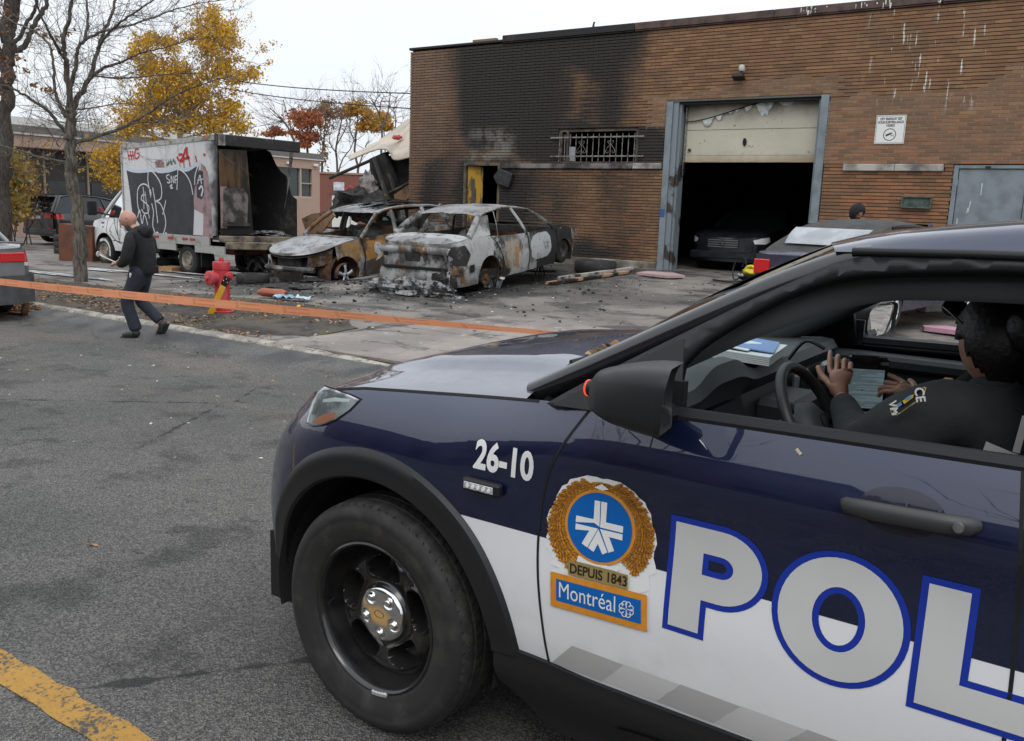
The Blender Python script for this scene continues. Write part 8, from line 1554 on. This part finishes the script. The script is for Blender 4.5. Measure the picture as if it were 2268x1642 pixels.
VL = M('vest_letter', (.36, .345, .325), .6)
bk = Matrix.Translation((-1.735, .585, 1.135)) @ Matrix.Rotation(rad(0), 4, 'Z') @ Matrix(((-1, 0, 0, 0), (0, 0, 1, 0), (0, 1, 0, 0), (0, 0, 0, 1)))
def bp2(a, b, Y): return tuple(vpt(a, b, Y))
text('POLICE', .118, 'back_lettering', VL, OF, Matrix.Translation(vpt(2075, 1110, .66)) @ Matrix.Rotation(rad(0), 4, 'Z') @ Matrix(((-1, 0, 0, 0), (0, 0, 1, 0), (0, 1, 0, 0), (0, 0, 0, 1))) @ Matrix.Rotation(rad(-6), 4, 'Z') @ Matrix.Translation((.20, -.01, 0)), .002, sx=.92)
MB().poly([bp2(1905, 1238, .66), bp2(2160, 1345, .66), bp2(2300, 1400, .66), bp2(2260, 1480, .66), bp2(1845, 1400, .66)]).build('reflective_panel', VL, OF)
# ---------------- tablet on its arm
TBm = thing('tablet', 'tablet computer showing a text form, held up beside the steering wheel', 'tablet', CO, (0, 0, pi + DTH))
tc_ = [Vector(cpt(px, py, Y)) for px, py, Y in ((1846, 783, .13), (1972, 797, .05), (1964, 912, .06), (1858, 912, .14))]
ctr_ = sum(tc_, Vector()) / 4; ux = ((tc_[1] - tc_[0]) + (tc_[2] - tc_[3])).normalized(); uz = ((tc_[0] - tc_[3]) + (tc_[1] - tc_[2])); uz = (uz - ux * uz.dot(ux)).normalized(); un = ux.cross(uz); un = un if (LC - ctr_).dot(un) > 0 else -un
wd, ht = ((tc_[1] - tc_[0]).length + (tc_[2] - tc_[3]).length) / 2, ((tc_[0] - tc_[3]).length + (tc_[1] - tc_[2]).length) / 2
TT = Matrix.Translation(ctr_) @ Matrix((ux, uz, un)).transposed().to_4x4()
def tbox(x0, x1, y0, y1, z0, z1, nm, mat, bev=0): mb = MB(); mb.X = TT; mb.b2((x0 * wd, y0 * ht, z0), (x1 * wd, y1 * ht, z1)); return mb.build(nm, mat, TBm, bevel=bev)
tbox(-.5, .5, -.5, .5, -.022, 0, 'casing', BLACK, .008); scr = tbox(-.40, .40, -.43, .27, .0005, .002, 'screen', M('tablet_screen', (.10, .14, .15), .12, emit=(.30, .42, .46), es=.22))
tx = MB(); tx.X = TT; random.seed(5)
for k in range(34):
 y = .255 - .0195 * k; x0 = -.39
 for s_ in range(random.choice((1, 1, 2))): L_ = random.uniform(.08, .72) if random.random() < .8 else .78; x1 = min(.39, x0 + L_); tx.add([(x0 * wd, y * ht, .0026), (x1 * wd, y * ht, .0026), (x1 * wd, (y - .006) * ht, .0026), (x0 * wd, (y - .006) * ht, .0026)], [(0, 3, 2, 1)]); x0 = x1 + .06
tx.build('screen_text', M('screen_ink', (.02, .03, .035), .4), scr)
tbox(-.30, .30, .30, .52, -.01, .012, 'clamp', GLOSSB, .006); lbt = tbox(-.46, -.24, .36, .43, .0005, .0015, 'barcode_label', M('label_white', (.55, .55, .53), .6)); tbox(-.44, -.22, .27, .32, .002, .003, 'unit_label', M('label_white2', (.6, .6, .58), .6)); tbox(.30, .47, .36, .42, .0005, .0015, 'label', M('label_grey', (.25, .25, .25), .6))
for k in range(11): tbox(-.445 + .018 * k, -.438 + .018 * k + .004 * (k % 3), .375, .415, .0016, .0019, 'bar', DARK)
text('26-10', .016, 'unit_text', SGB, TBm, TT @ Matrix.Translation((-.33 * wd, .295 * ht, .0034)), .0004)
mb = MB(); mb.tube([ctr_ - un * .02, ctr_ - un * .06 - uz * .05, Vector((-1.05, -.02, 1.0)), Vector((-1.1, -.02, .8))], [.03, .025, .025, .03], 8); mb.build('mount_arm', BLACK, TBm, 60); tbox(-.62, -.47, .28, .46, -.03, .01, 'hand_grip', BLACK, .01); mb = MB(); mb.tube(catmull([ctr_ + uz * .10 - ux * .12, ctr_ + uz * .12 - ux * .17 - un * .03, ctr_ + uz * .06 - ux * .21 - un * .06], 5), .006, 6); mb.build('cable', BLACK, TBm, 60)
MB().box((-1.16, .02, 1.02), (.06, .30, .10), rot3(y=rad(-20))).build('keyboard_base', BLACK, TBm, bevel=.01); text('SERVIS', .035, 'base_text', VL, TBm, Matrix.Translation(cpt(1915, 928, .165)) @ Matrix(((-1, 0, 0, 0), (0, 0, 1, 0), (0, 1, 0, 0), (0, 0, 0, 1))) @ Matrix.Rotation(rad(6), 4, 'Z') @ Matrix.Translation((-.035, 0, 0)), .001)
PPR = thing('paper_stack', 'stack of papers with a blue folder on the police car dashboard', 'papers', CO, (0, 0, pi + DTH))
for k in range(5): MB().box((-.80 + .006 * nz(k * 3), .02 + .01 * nz(k, 2), 1.222 + .006 * k), (.23, .32, .0045), rot3(z=rad(8 + 3 * nz(k * 5)), y=rad(-3))).build('sheets', M('paper', (.62, .63, .64), .8), PPR)
MB().box((-.79, -.0, 1.257), (.22, .26, .004), rot3(z=rad(14), y=rad(-5))).build('blue_folder', M('folder_blue', (.16, .27, .52), .5), PPR); MB().box((-.76, .06, 1.262), (.18, .2, .003), rot3(z=rad(6), y=rad(-6))).build('sheets', M('paper2', (.66, .70, .72), .8), PPR)
# ================================================================ street furniture, tape, debris
random.seed(21)
RED_P = M('hydrant_red', (.47, .030, .040), .45, c2=(.38, .03, .035), scl=5, coat=.2, bump=.15, bsc=25); REDW = M('hydrant_faded', (.50, .075, .085), .6, c2=(.40, .04, .045), scl=6)
q = gp(493, 697); HY = thing('fire_hydrant', 'red fire hydrant with yellow marker pole on the verge', 'hydrant', q, (0, 0, rad(20))); HS = .85 / .84
MB().lathe([(0, .02), (.155, .02), (.16, .03), (.16, .055), (.15, .065), (.11, .07), (.105, .12), (.105, .155)], 24).build('base_flange', RED_P, HY, 40);
for k in range(8): MB().cyl((.135 * cos(k * pi / 4), .135 * sin(k * pi / 4), .06), (.135 * cos(k * pi / 4), .135 * sin(k * pi / 4), .082), .016, n=6).build('flange_bolt', RED_P, HY)
MB().lathe([(.105, .155), (.125, .165), (.125, .185), (.118, .19), (.112, .20), (.110, .66)], 28).build('barrel', RED_P, HY, 40); MB().lathe([(.110, .66), (.122, .665), (.124, .76), (.118, .775), (.06, .78), (.035, .782), (.034, .80), (.030, .835), (0, .835)], 28).build('bonnet', RED_P, HY, 40)
def nozzle(ang, r, L, z):
 X = Matrix.Rotation(rad(ang), 4, 'Z') @ Matrix.Translation((.09, 0, z)) @ Matrix.Rotation(pi / 2, 4, 'Y'); MB().lathe([(r * .86, 0), (r * .86, L * .45), (r * 1.05, L * .5), (r * 1.12, L * .55), (r * 1.12, L * .9), (r * .9, L), (.03, L), (.028, L + .04), (0, L + .04)], 20, X).build('outlet', REDW if r > .07 else RED_P, HY, 40)
nozzle(-115, .095, .14, .54); nozzle(-20, .058, .10, .575); nozzle(160, .058, .10, .575)
Y_ = M('marker_yellow', (.60, .34, .02), .45, c2=(.52, .28, .015), scl=6)
mk = thing('hydrant_marker', 'yellow plastic marker strip leaning across the hydrant', 'marker', q); A_, B_ = Vector(gp(463, 702)), Vector(CAM + ray(500, 622) * ((q - CAM).length - .34) / ray(500, 622).length)
dv = (B_ - A_); mb = MB(); side_ = dv.cross(Vector((.5, -.8, 0))).normalized()
front = dv.cross(side_).normalized(); P = []
for k in (0, .35, .7, 1): c_ = A_.lerp(B_, k * .86) - q; P.append([c_ + side_ * w_ + front * d_ for w_, d_ in ((-.042, 0), (-.03, .012), (0, .004), (.03, .012), (.042, 0), (.03, -.004), (-.03, -.004))])
mb.grid(P, cv=True); mb.poly(P[0]); mb.build('strip', Y_, mk); c_ = A_.lerp(B_, .93) - q; mb = MB(); mb.prism([c_ + side_ * -.045 - dv.normalized() * .08, c_ + side_ * .045 - dv.normalized() * .08, c_ + side_ * .045 + dv.normalized() * .1, c_ + side_ * -.045 + dv.normalized() * .1], front * .014); br_ = mb.build('bracket', BLACK, mk)
for a, b in ((-.03, -.06), (.03, -.06), (-.03, .03), (.03, .03), (0, .07)): MB().cyl(c_ + side_ * a + dv.normalized() * b + front * -.004, c_ + side_ * a + dv.normalized() * b + front * .02, .007, n=6).build('bolt', WHITEP, br_)
pts = [gp(a, b) + Vector((0, 0, .012)) for a, b in ((594, 690), (618, 695), (640, 694), (655, 689), (662, 684))]; pts[-1].z += .04
tag(MB().tube(catmull(pts, 4), .03, 8, flat=.3, up=(0, 0, 1)).build('yellow_strip', Y_, None, 60), 'broken curved yellow strip lying on the ground right of the hydrant', 'strip')
t = NT('tape_orange'); o_ = t.tc('Object'); x_ = t.xyz(t.tc('UV')); TPM = t
def tape():
 A0, A1, Bq = Vector((-13.6, 5.06, .66)), CAM + ray(0, 620) * (9.9 / ray(0, 620).dot(F0)), CAM + ray(1275, 742) * (5.15 / ray(1275, 742).dot(F0)); Bend = Bq + (Bq - A1).normalized() * .35; P = []; N_ = 160
 A0 = A1 + (A1 - Bq).normalized() * 3.0
 for i in range(N_ + 1):
  u = i / N_; c_ = A0.lerp(Bend, u) - Vector((0, 0, .03 * sin(pi * u))); tilt = rad(4) + rad(58) * sstep(.55, 1.0, u) + .10 * nz(u * 9); w_ = .038 + .001 * nz(u * 30)
  dirv = (Bend - A0).normalized(); out = dirv.cross(Vector((0, 0, 1))).normalized(); wv = Vector((0, 0, 1)) * cos(tilt) + out * sin(tilt); P.append([c_ + wv * w_ * s + out * .006 * nz(u * 14, s) for s in (-1, -.5, 0, .5, 1)])
 mb = MB(); mb.grid(P); ob = mb.build('barrier_tape', None, None, 60); me = ob.data; uv = me.uv_layers.new(name='UV'); L_ = (Bend - A0).length
 for l in me.loops: i, j = divmod(l.vertex_index, 5); uv.data[l.index].uv = (i / N_ * L_, j / 4)
 return ob
tp_ = tape(); c = t.mix(t.noise(3, 4, .6, o_), (.86, .32, .15, 1), (.92, .40, .22, 1))
fr = t.m('FRACT', t.m('DIVIDE', x_[0], .62)); blk = t.m('MULTIPLY', t.m('LESS_THAN', fr, .55), t.m('GREATER_THAN', fr, .14)); rows = t.m('LESS_THAN', t.m('ABSOLUTE', t.m('SUBTRACT', t.m('FRACT', t.m('MULTIPLY', x_[1], 2)), .5)), .17); ink = t.m('MULTIPLY', t.m('MULTIPLY', blk, rows), t.ramp(t.noise(30, 2, .5, t.map(t.tc('UV'), (3.2, .6, 1))), .42, .55)); ink2 = t.m('MULTIPLY', t.m('MULTIPLY', t.m('LESS_THAN', fr, .10), t.m('GREATER_THAN', fr, .03)), t.m('LESS_THAN', t.m('ABSOLUTE', t.m('SUBTRACT', x_[1], .5)), .38)); ink = t.m('MAXIMUM', ink, t.m('MULTIPLY', ink2, t.ramp(t.noise(40, 2, .5, t.tc('UV')), .4, .6)))
c = t.mix(t.m('MULTIPLY', ink, .55), c, (.30, .10, .04, 1)); t.P('Base Color', c); t.P('Roughness', .4); d_ = t.n('ShaderNodeBsdfTranslucent'); t.put(d_.inputs[0], c); ms_ = t.n('ShaderNodeMixShader'); ms_.inputs[0].default_value = .35; t.l(t.bsdf.outputs[0], ms_.inputs[1]); t.l(d_.outputs[0], ms_.inputs[2]); t.l(ms_.outputs[0], t.out.inputs['Surface'])
tp_.data.materials.clear(); tp_.data.materials.append(t.mat); tag(tp_, 'orange printed barrier tape stretched across the scene before the walking man', 'barrier tape')
def place(mb, name, mat, px, py, lab, cat, rz=0, smooth=None, bevel=0, dz=0, group=None, rx=0, ry=0): q = gp(px, py); return tag(mb.build(name, mat, None, smooth, bevel, loc=q + Vector((0, 0, dz)), rot=(rx, ry, rz)), lab, cat, group)
place(MB().tube([(-.28, 0, .08), (-.2, 0, .09), (.2, 0, .09), (.26, 0, .08)], [.05, .09, .09, .07], 8, flat=.8), 'red_plastic_part', M('red_brown_plastic', (.30, .075, .03), .45), 604, 661, 'brown-red moulded plastic piece on the lot behind the hydrant', 'debris', rad(15), 50)
mb = MB(); mb.grid([[(-.3 + .6 * i / 12, .1 * j - .15 + .03 * nz(i, j), .05 + .07 * nz(i * .9, j * 1.3) + .02) for j in range(4)] for i in range(13)]); place(mb, 'blue_wrapper', M('blue_film', (.08, .30, .45), .3, c2=(.55, .58, .6), scl=7, lo=.45, hi=.6), 650, 667, 'crumpled blue and white plastic bag beside the red-brown piece', 'bag', rad(20), 60)
mb = MB(); mb.grid([[(-.14 + .03 * i, .06 * j - .06, .04 + .05 * nz(i * .9, j * 1.7)) for j in range(3)] for i in range(10)]); place(mb, 'orange_wrapper', M('snack_wrapper', (.55, .16, .10), .35, c2=(.6, .5, .5), scl=9), 192, 715, 'orange and white snack wrapper lying in the gutter', 'wrapper', rad(10), 60)
mb = MB(); mb.tube(catmull([(-.2, 0, .03), (0, .02, .04), (.12, .0, .06), (.13, .02, .16), (.12, .03, .24)], 4), [.05] * 8 + [.06] * 5 + [.05] * 4, 8, flat=.6); place(mb, 'brown_boot', M('brown_leather', (.13, .045, .02), .5), 42, 702, 'old brown leather boot in the gutter beside the leaf heap', 'boot', rad(10), 60)
place(MB().box((0, 0, .04), (.2, .14, .08), rot3(z=.4)), 'grey_stone', M('grey_block', (.10, .11, .12), .8), 105, 643, 'small dark grey block lying on the verge leaves', 'block', 0, None, .02)
PINK = M('pink_foam', (.52, .28, .36), .85, c2=(.42, .24, .28), scl=5); PINKL = M('pink_board', (.46, .33, .32), .85, c2=(.36, .27, .26), scl=4)
def slabp(pts, th): return MB().prism([(x, y, 0) for x, y in pts], (0, 0, th))
place(slabp([(-.42, -.10), (.35, -.32), (.62, .0), (.20, .32), (-.35, .28)], .05), 'pink_foam_board', PINKL, 1455, 614, 'dusty pink insulation board lying before the garage post', 'board', 0, None, 0, .03, rx=rad(3)); place(slabp([(-.35, -.05), (-.1, -.16), (.3, -.13), (.38, .02), (.1, .12), (-.25, .1)], .05), 'pink_foam_piece', PINK, 1292, 575, 'bright pink foam offcut beside the burnt sedan nose', 'foam', .2, None, 0, .12); place(slabp([(-.4, -.1), (.3, -.25), (.5, .15), (-.2, .28), (-.45, .06)], .06), 'pink_foam_sheet', PINK, 2120, 742, 'pink foam sheet on the ground seen through the police car window', 'foam', 0, None, 0, .02)
def tyre_obj(px, py, lab, r=.32, w=.2, stand=None, dz=0, mat=RUBBER):
 mb = MB(); mb.lathe([(r * .62, w * .4), (r * .68, w * .5), (r * .92, w * .5), (r, w * .33), (r, -w * .33), (r * .92, -w * .5), (r * .68, -w * .5), (r * .62, -w * .4), (r * .62, w * .4)], 32); q = gp(px, py); o = mb.build('loose_tyre', mat, None, 40, loc=q + Vector((0, 0, (w / 2 if stand is None else r * .97) + dz)), rot=(0, 0, 0) if stand is None else (pi / 2, 0, stand)); return tag(o, lab, 'tyre')
tyre_obj(1318, 604, 'big worn tyre lying flat by the brick wall foundation', .46, .26); tyre_obj(560, 628, 'sooty tyre lying flat beneath the truck tail', .34, .2, mat=CHAR); tyre_obj(375, 588, 'spare tyre lying under the truck box', .32, .2)
for k in range(3): tyre_obj(146, 562, ('bottom', 'middle', 'top')[k] + ' tyre of the stack beside the bare tree trunk', .33, .19, dz=.19 * k)
qd = gp(204, 581); tag(MB().prism([(-.5, 0, 0), (.42, .05, 0), (.45, .05, .95), (-.45, 0, 1.0)], (.06, .4, 0)).build('rusty_cabinet', M('cabinet_rust', (.15, .055, .03), .8, c2=(.09, .04, .028), scl=3), None, loc=(qd.x - .4, qd.y - .2, gz(qd.x, qd.y)), rot=(0, 0, rad(30))), 'rust-brown metal cabinet standing before the white truck nose', 'cabinet')
def plank(a, b, w_, th, mat, lab, dz=.02, nm='plank'):
 A_, B_ = gp(*a), gp(*b); d = B_ - A_; L_ = d.length; mb = MB(); n_ = 10; mb.grid([[Vector((L_ * i / n_, w_ * y_ / 2, th * z_ / 2 + .006 * nz(i * 1.3, y_))) for y_, z_ in ((-1, -1), (1, -1), (1, 1), (-1, 1))] for i in range(n_ + 1)], cv=True); mb.poly([(0, -w_ / 2, -th / 2), (0, w_ / 2, -th / 2), (0, w_ / 2, th / 2), (0, -w_ / 2, th / 2)]); o = mb.build(nm, mat); o.location = A_ + Vector((0, 0, th / 2 + dz)); o.rotation_euler = (0, -math.asin(max(-1, min(1, d.z / L_))), math.atan2(d.y, d.x)); return tag(o, lab, 'plank')
plank((1215, 633), (1390, 607), .16, .05, M('charred_plank', (.40, .24, .13), .8, c2=(.015, .014, .013), scl=2.5, lo=.45, hi=.52), 'long half-charred plank on the ground before the burnt sedan'); plank((1240, 624), (1398, 602), .12, .05, M('white_trim', (.42, .40, .37), .7, c2=(.05, .05, .05), scl=3, lo=.5, hi=.62), 'scorched white trim board beside the charred plank', .05); plank((1570, 660), (1640, 648), .07, .03, WOOD, 'short splintered stick of raw wood on the driveway'); plank((1030, 655), (1105, 640), .03, .02, STEEL, 'thin metal rod lying under the burnt sedan', .01)
plank((520, 578), (610, 570), .22, .05, ALU, 'pale metal channel piled with ash under the truck tail', .22); plank((500, 612), (560, 620), .12, .04, M('grey_board2', (.30, .29, .27), .7), 'grey board fallen beside the sooty tyre', .08); plank((362, 603), (402, 600), .5, .12, WOOD, 'short timber block under the truck box', 0)
qj = gp(1196, 612); js = thing('jack_stand', 'sooty jack stand holding up the burnt sedan', 'jack stand', qj)
for k in range(4): a = pi / 4 + k * pi / 2; MB().tube([(.11 * cos(a), .11 * sin(a), 0), (.03 * cos(a), .03 * sin(a), .26)], .014, 6).build('leg', CHAR, js)
MB().cyl((0, 0, .22), (0, 0, .40), .025, n=8).build('post', CHAR, js); MB().b2((-.05, -.03, .40), (.05, .03, .42)).build('saddle', CHAR, js)
qw = gp(1662, 628); WA = thing('pressure_washer', 'yellow and black pressure washer with coiled hose before the garage', 'pressure washer', qw, (0, 0, rad(-15))); YW = M('washer_yellow', (.62, .50, .02), .4)
MB().grid(lump((0, 0, .16), .26, .19, .13, 2, 14, .18), cv=True).build('casing', BLACK, WA, 60); MB().grid(lump((.05, -.05, .24), .2, .15, .09, 5, 14, .3), cv=True).build('yellow_shell', YW, WA, 60); MB().tube(catmull([(-.05, -.15, .2), (.0, -.16, .32), (.12, -.14, .34), (.2, -.14, .26)], 4), .03, 8).build('handle', YW, WA, 60); MB().box((-.12, -.16, .16), (.16, .08, .06), rot3(z=-.3)).build('front_cover', M('washer_grey', (.35, .35, .34), .5), WA, bevel=.02)
for s in (-1, 1): MB().lathe([(.001, .03), (.09, .03), (.1, 0), (.09, -.03), (.001, -.03)], 16, Matrix.Translation((.18, s * .2, .1)) @ Matrix.Rotation(pi / 2, 4, 'X')).build('wheel', BLACK, WA, 40)
MB().tube(catmull([(-.1, 0, .25), (-.25, .1, .5), (-.45, .15, .45), (-.5, .1, .2), (-.35, 0, .04), (-.1, .1, .3), (.0, .2, .5), (-.15, .2, .55), (-.3, .1, .3)], 6), .014, 6).build('hose', BLACK, WA, 60); MB().tube(catmull([(.0, -.1, .05), (-.4, -.25, .02), (-.75, -.2, .02), (-.4, -.45, .02), (.2, -.7, .03)], 6), .012, 6).build('power_cord', BLACK, WA, 60)
FOAM = M('foam_residue', (.66, .67, .68), .6, c2=(.30, .30, .30), scl=3, lo=.45, hi=.6)
def pool(a, b, la, wa, lab, seed):
 q = gp(a, b); n_ = 40; mb = MB(); R_ = Rz(rad(4)); o = []
 for k in range(n_): t_ = 2 * pi * k / n_; r_ = 1 + .5 * nz(cos(t_) * 2 + seed, sin(t_) * 2) + .25 * nz(cos(t_) * 6 + seed, sin(t_) * 6); v = R_ @ Vector((la * r_ * cos(t_), wa * r_ * sin(t_), 0)); o.append((q.x + v.x, q.y + v.y, gz(q.x + v.x, q.y + v.y) + .03))
 mb.poly(o); return tag(mb.build('foam_pool', FOAM), lab, 'foam')
pool(95, 607, 2.1, .16, 'long white foam streak on the lot left of the bare tree', 1); pool(140, 612, 1.4, .12, 'white foam streak behind the bare tree trunk', 4); pool(300, 606, 1.9, .10, 'thin white foam streak behind the walking man', 7); pool(420, 608, 1.5, .10, 'white foam residue below the truck rear wheel', 9); pool(210, 600, .8, .12, 'small white foam patch before the truck front wheel', 12)
mb = MB()
for k in range(1300):
 cx_, cy_, sx_, sy_ = random.choice(((-9.9, 12.2, 1.5, 1.2), (-14.2, 12.4, 1.6, 1.0), (-17.5, 14.2, 1.5, 1.0), (-10.4, 16.6, 2.0, .9), (-12.2, 11.3, 1.5, .8), (-7.6, 14.5, 2.5, 2.0), (-8.2, 9.6, 2.6, 1.2))); x, y = random.gauss(cx_, sx_), random.gauss(cy_, sy_)
 if y > 18.1 or y < 7.4: continue
 s = random.choice((.008, .012, .018, .03)) * random.uniform(.6, 1.4); mb.box((x, y, gz(x, y) + s * .3), (s * 1.6, s, s * .6), rot3(random.uniform(-.6, .6), random.uniform(-.6, .6), random.uniform(0, 3)))
stuff(tag(mb.build('charred_fragments', CHAR), 'charred black fragments strewn around the wrecks', 'debris'))
mb = MB()
for k in range(300):
 x, y = random.choice(((random.gauss(-7, 2.2), random.gauss(15, 1.8)), (random.gauss(-8, 2.5), random.gauss(9.5, 1.2)), (random.uniform(-10, -1), random.uniform(3.2, 6.8)), (random.gauss(-12, 2), random.gauss(12, 1.2))))
 if y > 18: continue
 s = random.uniform(.008, .024); mb.box((x, y, gz(x, y) + s * .3 + (.02 if 7.2 < y < 10.5 else 0)), (s * 1.5, s, s * .4), rot3(random.uniform(-.3, .3), random.uniform(-.3, .3), random.uniform(0, 3)))
stuff(tag(mb.build('pale_crumbs', M('plaster_crumb', (.5, .49, .46), .8, isl=.3)), 'tiny pale crumbs of plaster and paper on road and lot', 'debris'))
mb = MB()
for (a, b, r) in ((700, 625, .25), (640, 640, .3), (860, 640, .28), (980, 655, .25), (1200, 600, .3), (600, 610, .3), (540, 605, .25), (1030, 640, .22), (905, 650, .2)): mb.grid(lump(gp(a, b), r * 1.6, r, .07, a * .1, 12, .6), cv=True)
stuff(tag(mb.build('ash_mounds', CHAR, None, 50), 'low mounds of black ash and melted scrap around the wrecks', 'ash'))
q = gp(576, 604); ms2 = MB()
for k in range(22): a = random.uniform(0, 6.28); b0 = Vector((random.gauss(0, .35), random.gauss(0, .2), .05)); ms2.tube(catmull([b0, b0 + Vector((cos(a) * .2, sin(a) * .15, random.uniform(.1, .35))), b0 + Vector((cos(a) * .4, sin(a) * .3, random.uniform(0, .3)))], 4), random.uniform(.012, .035), 5)
stuff(tag(ms2.build('twisted_scrap', mat_burnt('scrap', .3, .4, .6), None, 60, loc=q), 'tangle of twisted burnt scrap metal beneath the truck tail', 'scrap'))
place(MB().box((0, 0, .09), (.42, .2, .18)), 'concrete_block', CONC, 2058, 690, 'concrete block on the ground beside the convertible sill', 'block', rad(60), None, .012)
LP = leafmat('cowl_leaf', [(.30, .14, .05), (.45, .33, .18), (.2, .1, .04)], .1)
for (px, py, Y, s, lab) in ((1207, 872, .76, .035, 'pale dry leaf caught at the corner of the police car bonnet'), (1348, 776, .25, .05, 'brown curled leaf wedged at the police car wiper'), (1310, 790, .36, .045, 'small leaf lying in the police car cowl gutter')):
 p = CM @ cpt(px, py, Y); mb = MB();
 for k in range(3): flat_leaf(mb, .01 * k, .012 * k, .006 * k, s)
 tag(mb.build('dry_leaf', LP, None, loc=p), lab, 'leaf')
mb = MB(); qd = on(1770, 1000, .004); mb.box((0, 0, 0), (.016, .003, .006), rot3(y=rad(-45))); tag(mb.build('wood_chip', M('chip', (.6, .52, .38), .7), None, loc=CM @ qd, rot=(0, 0, pi + DTH)), 'tiny pale chip stuck on the police car door', 'chip')
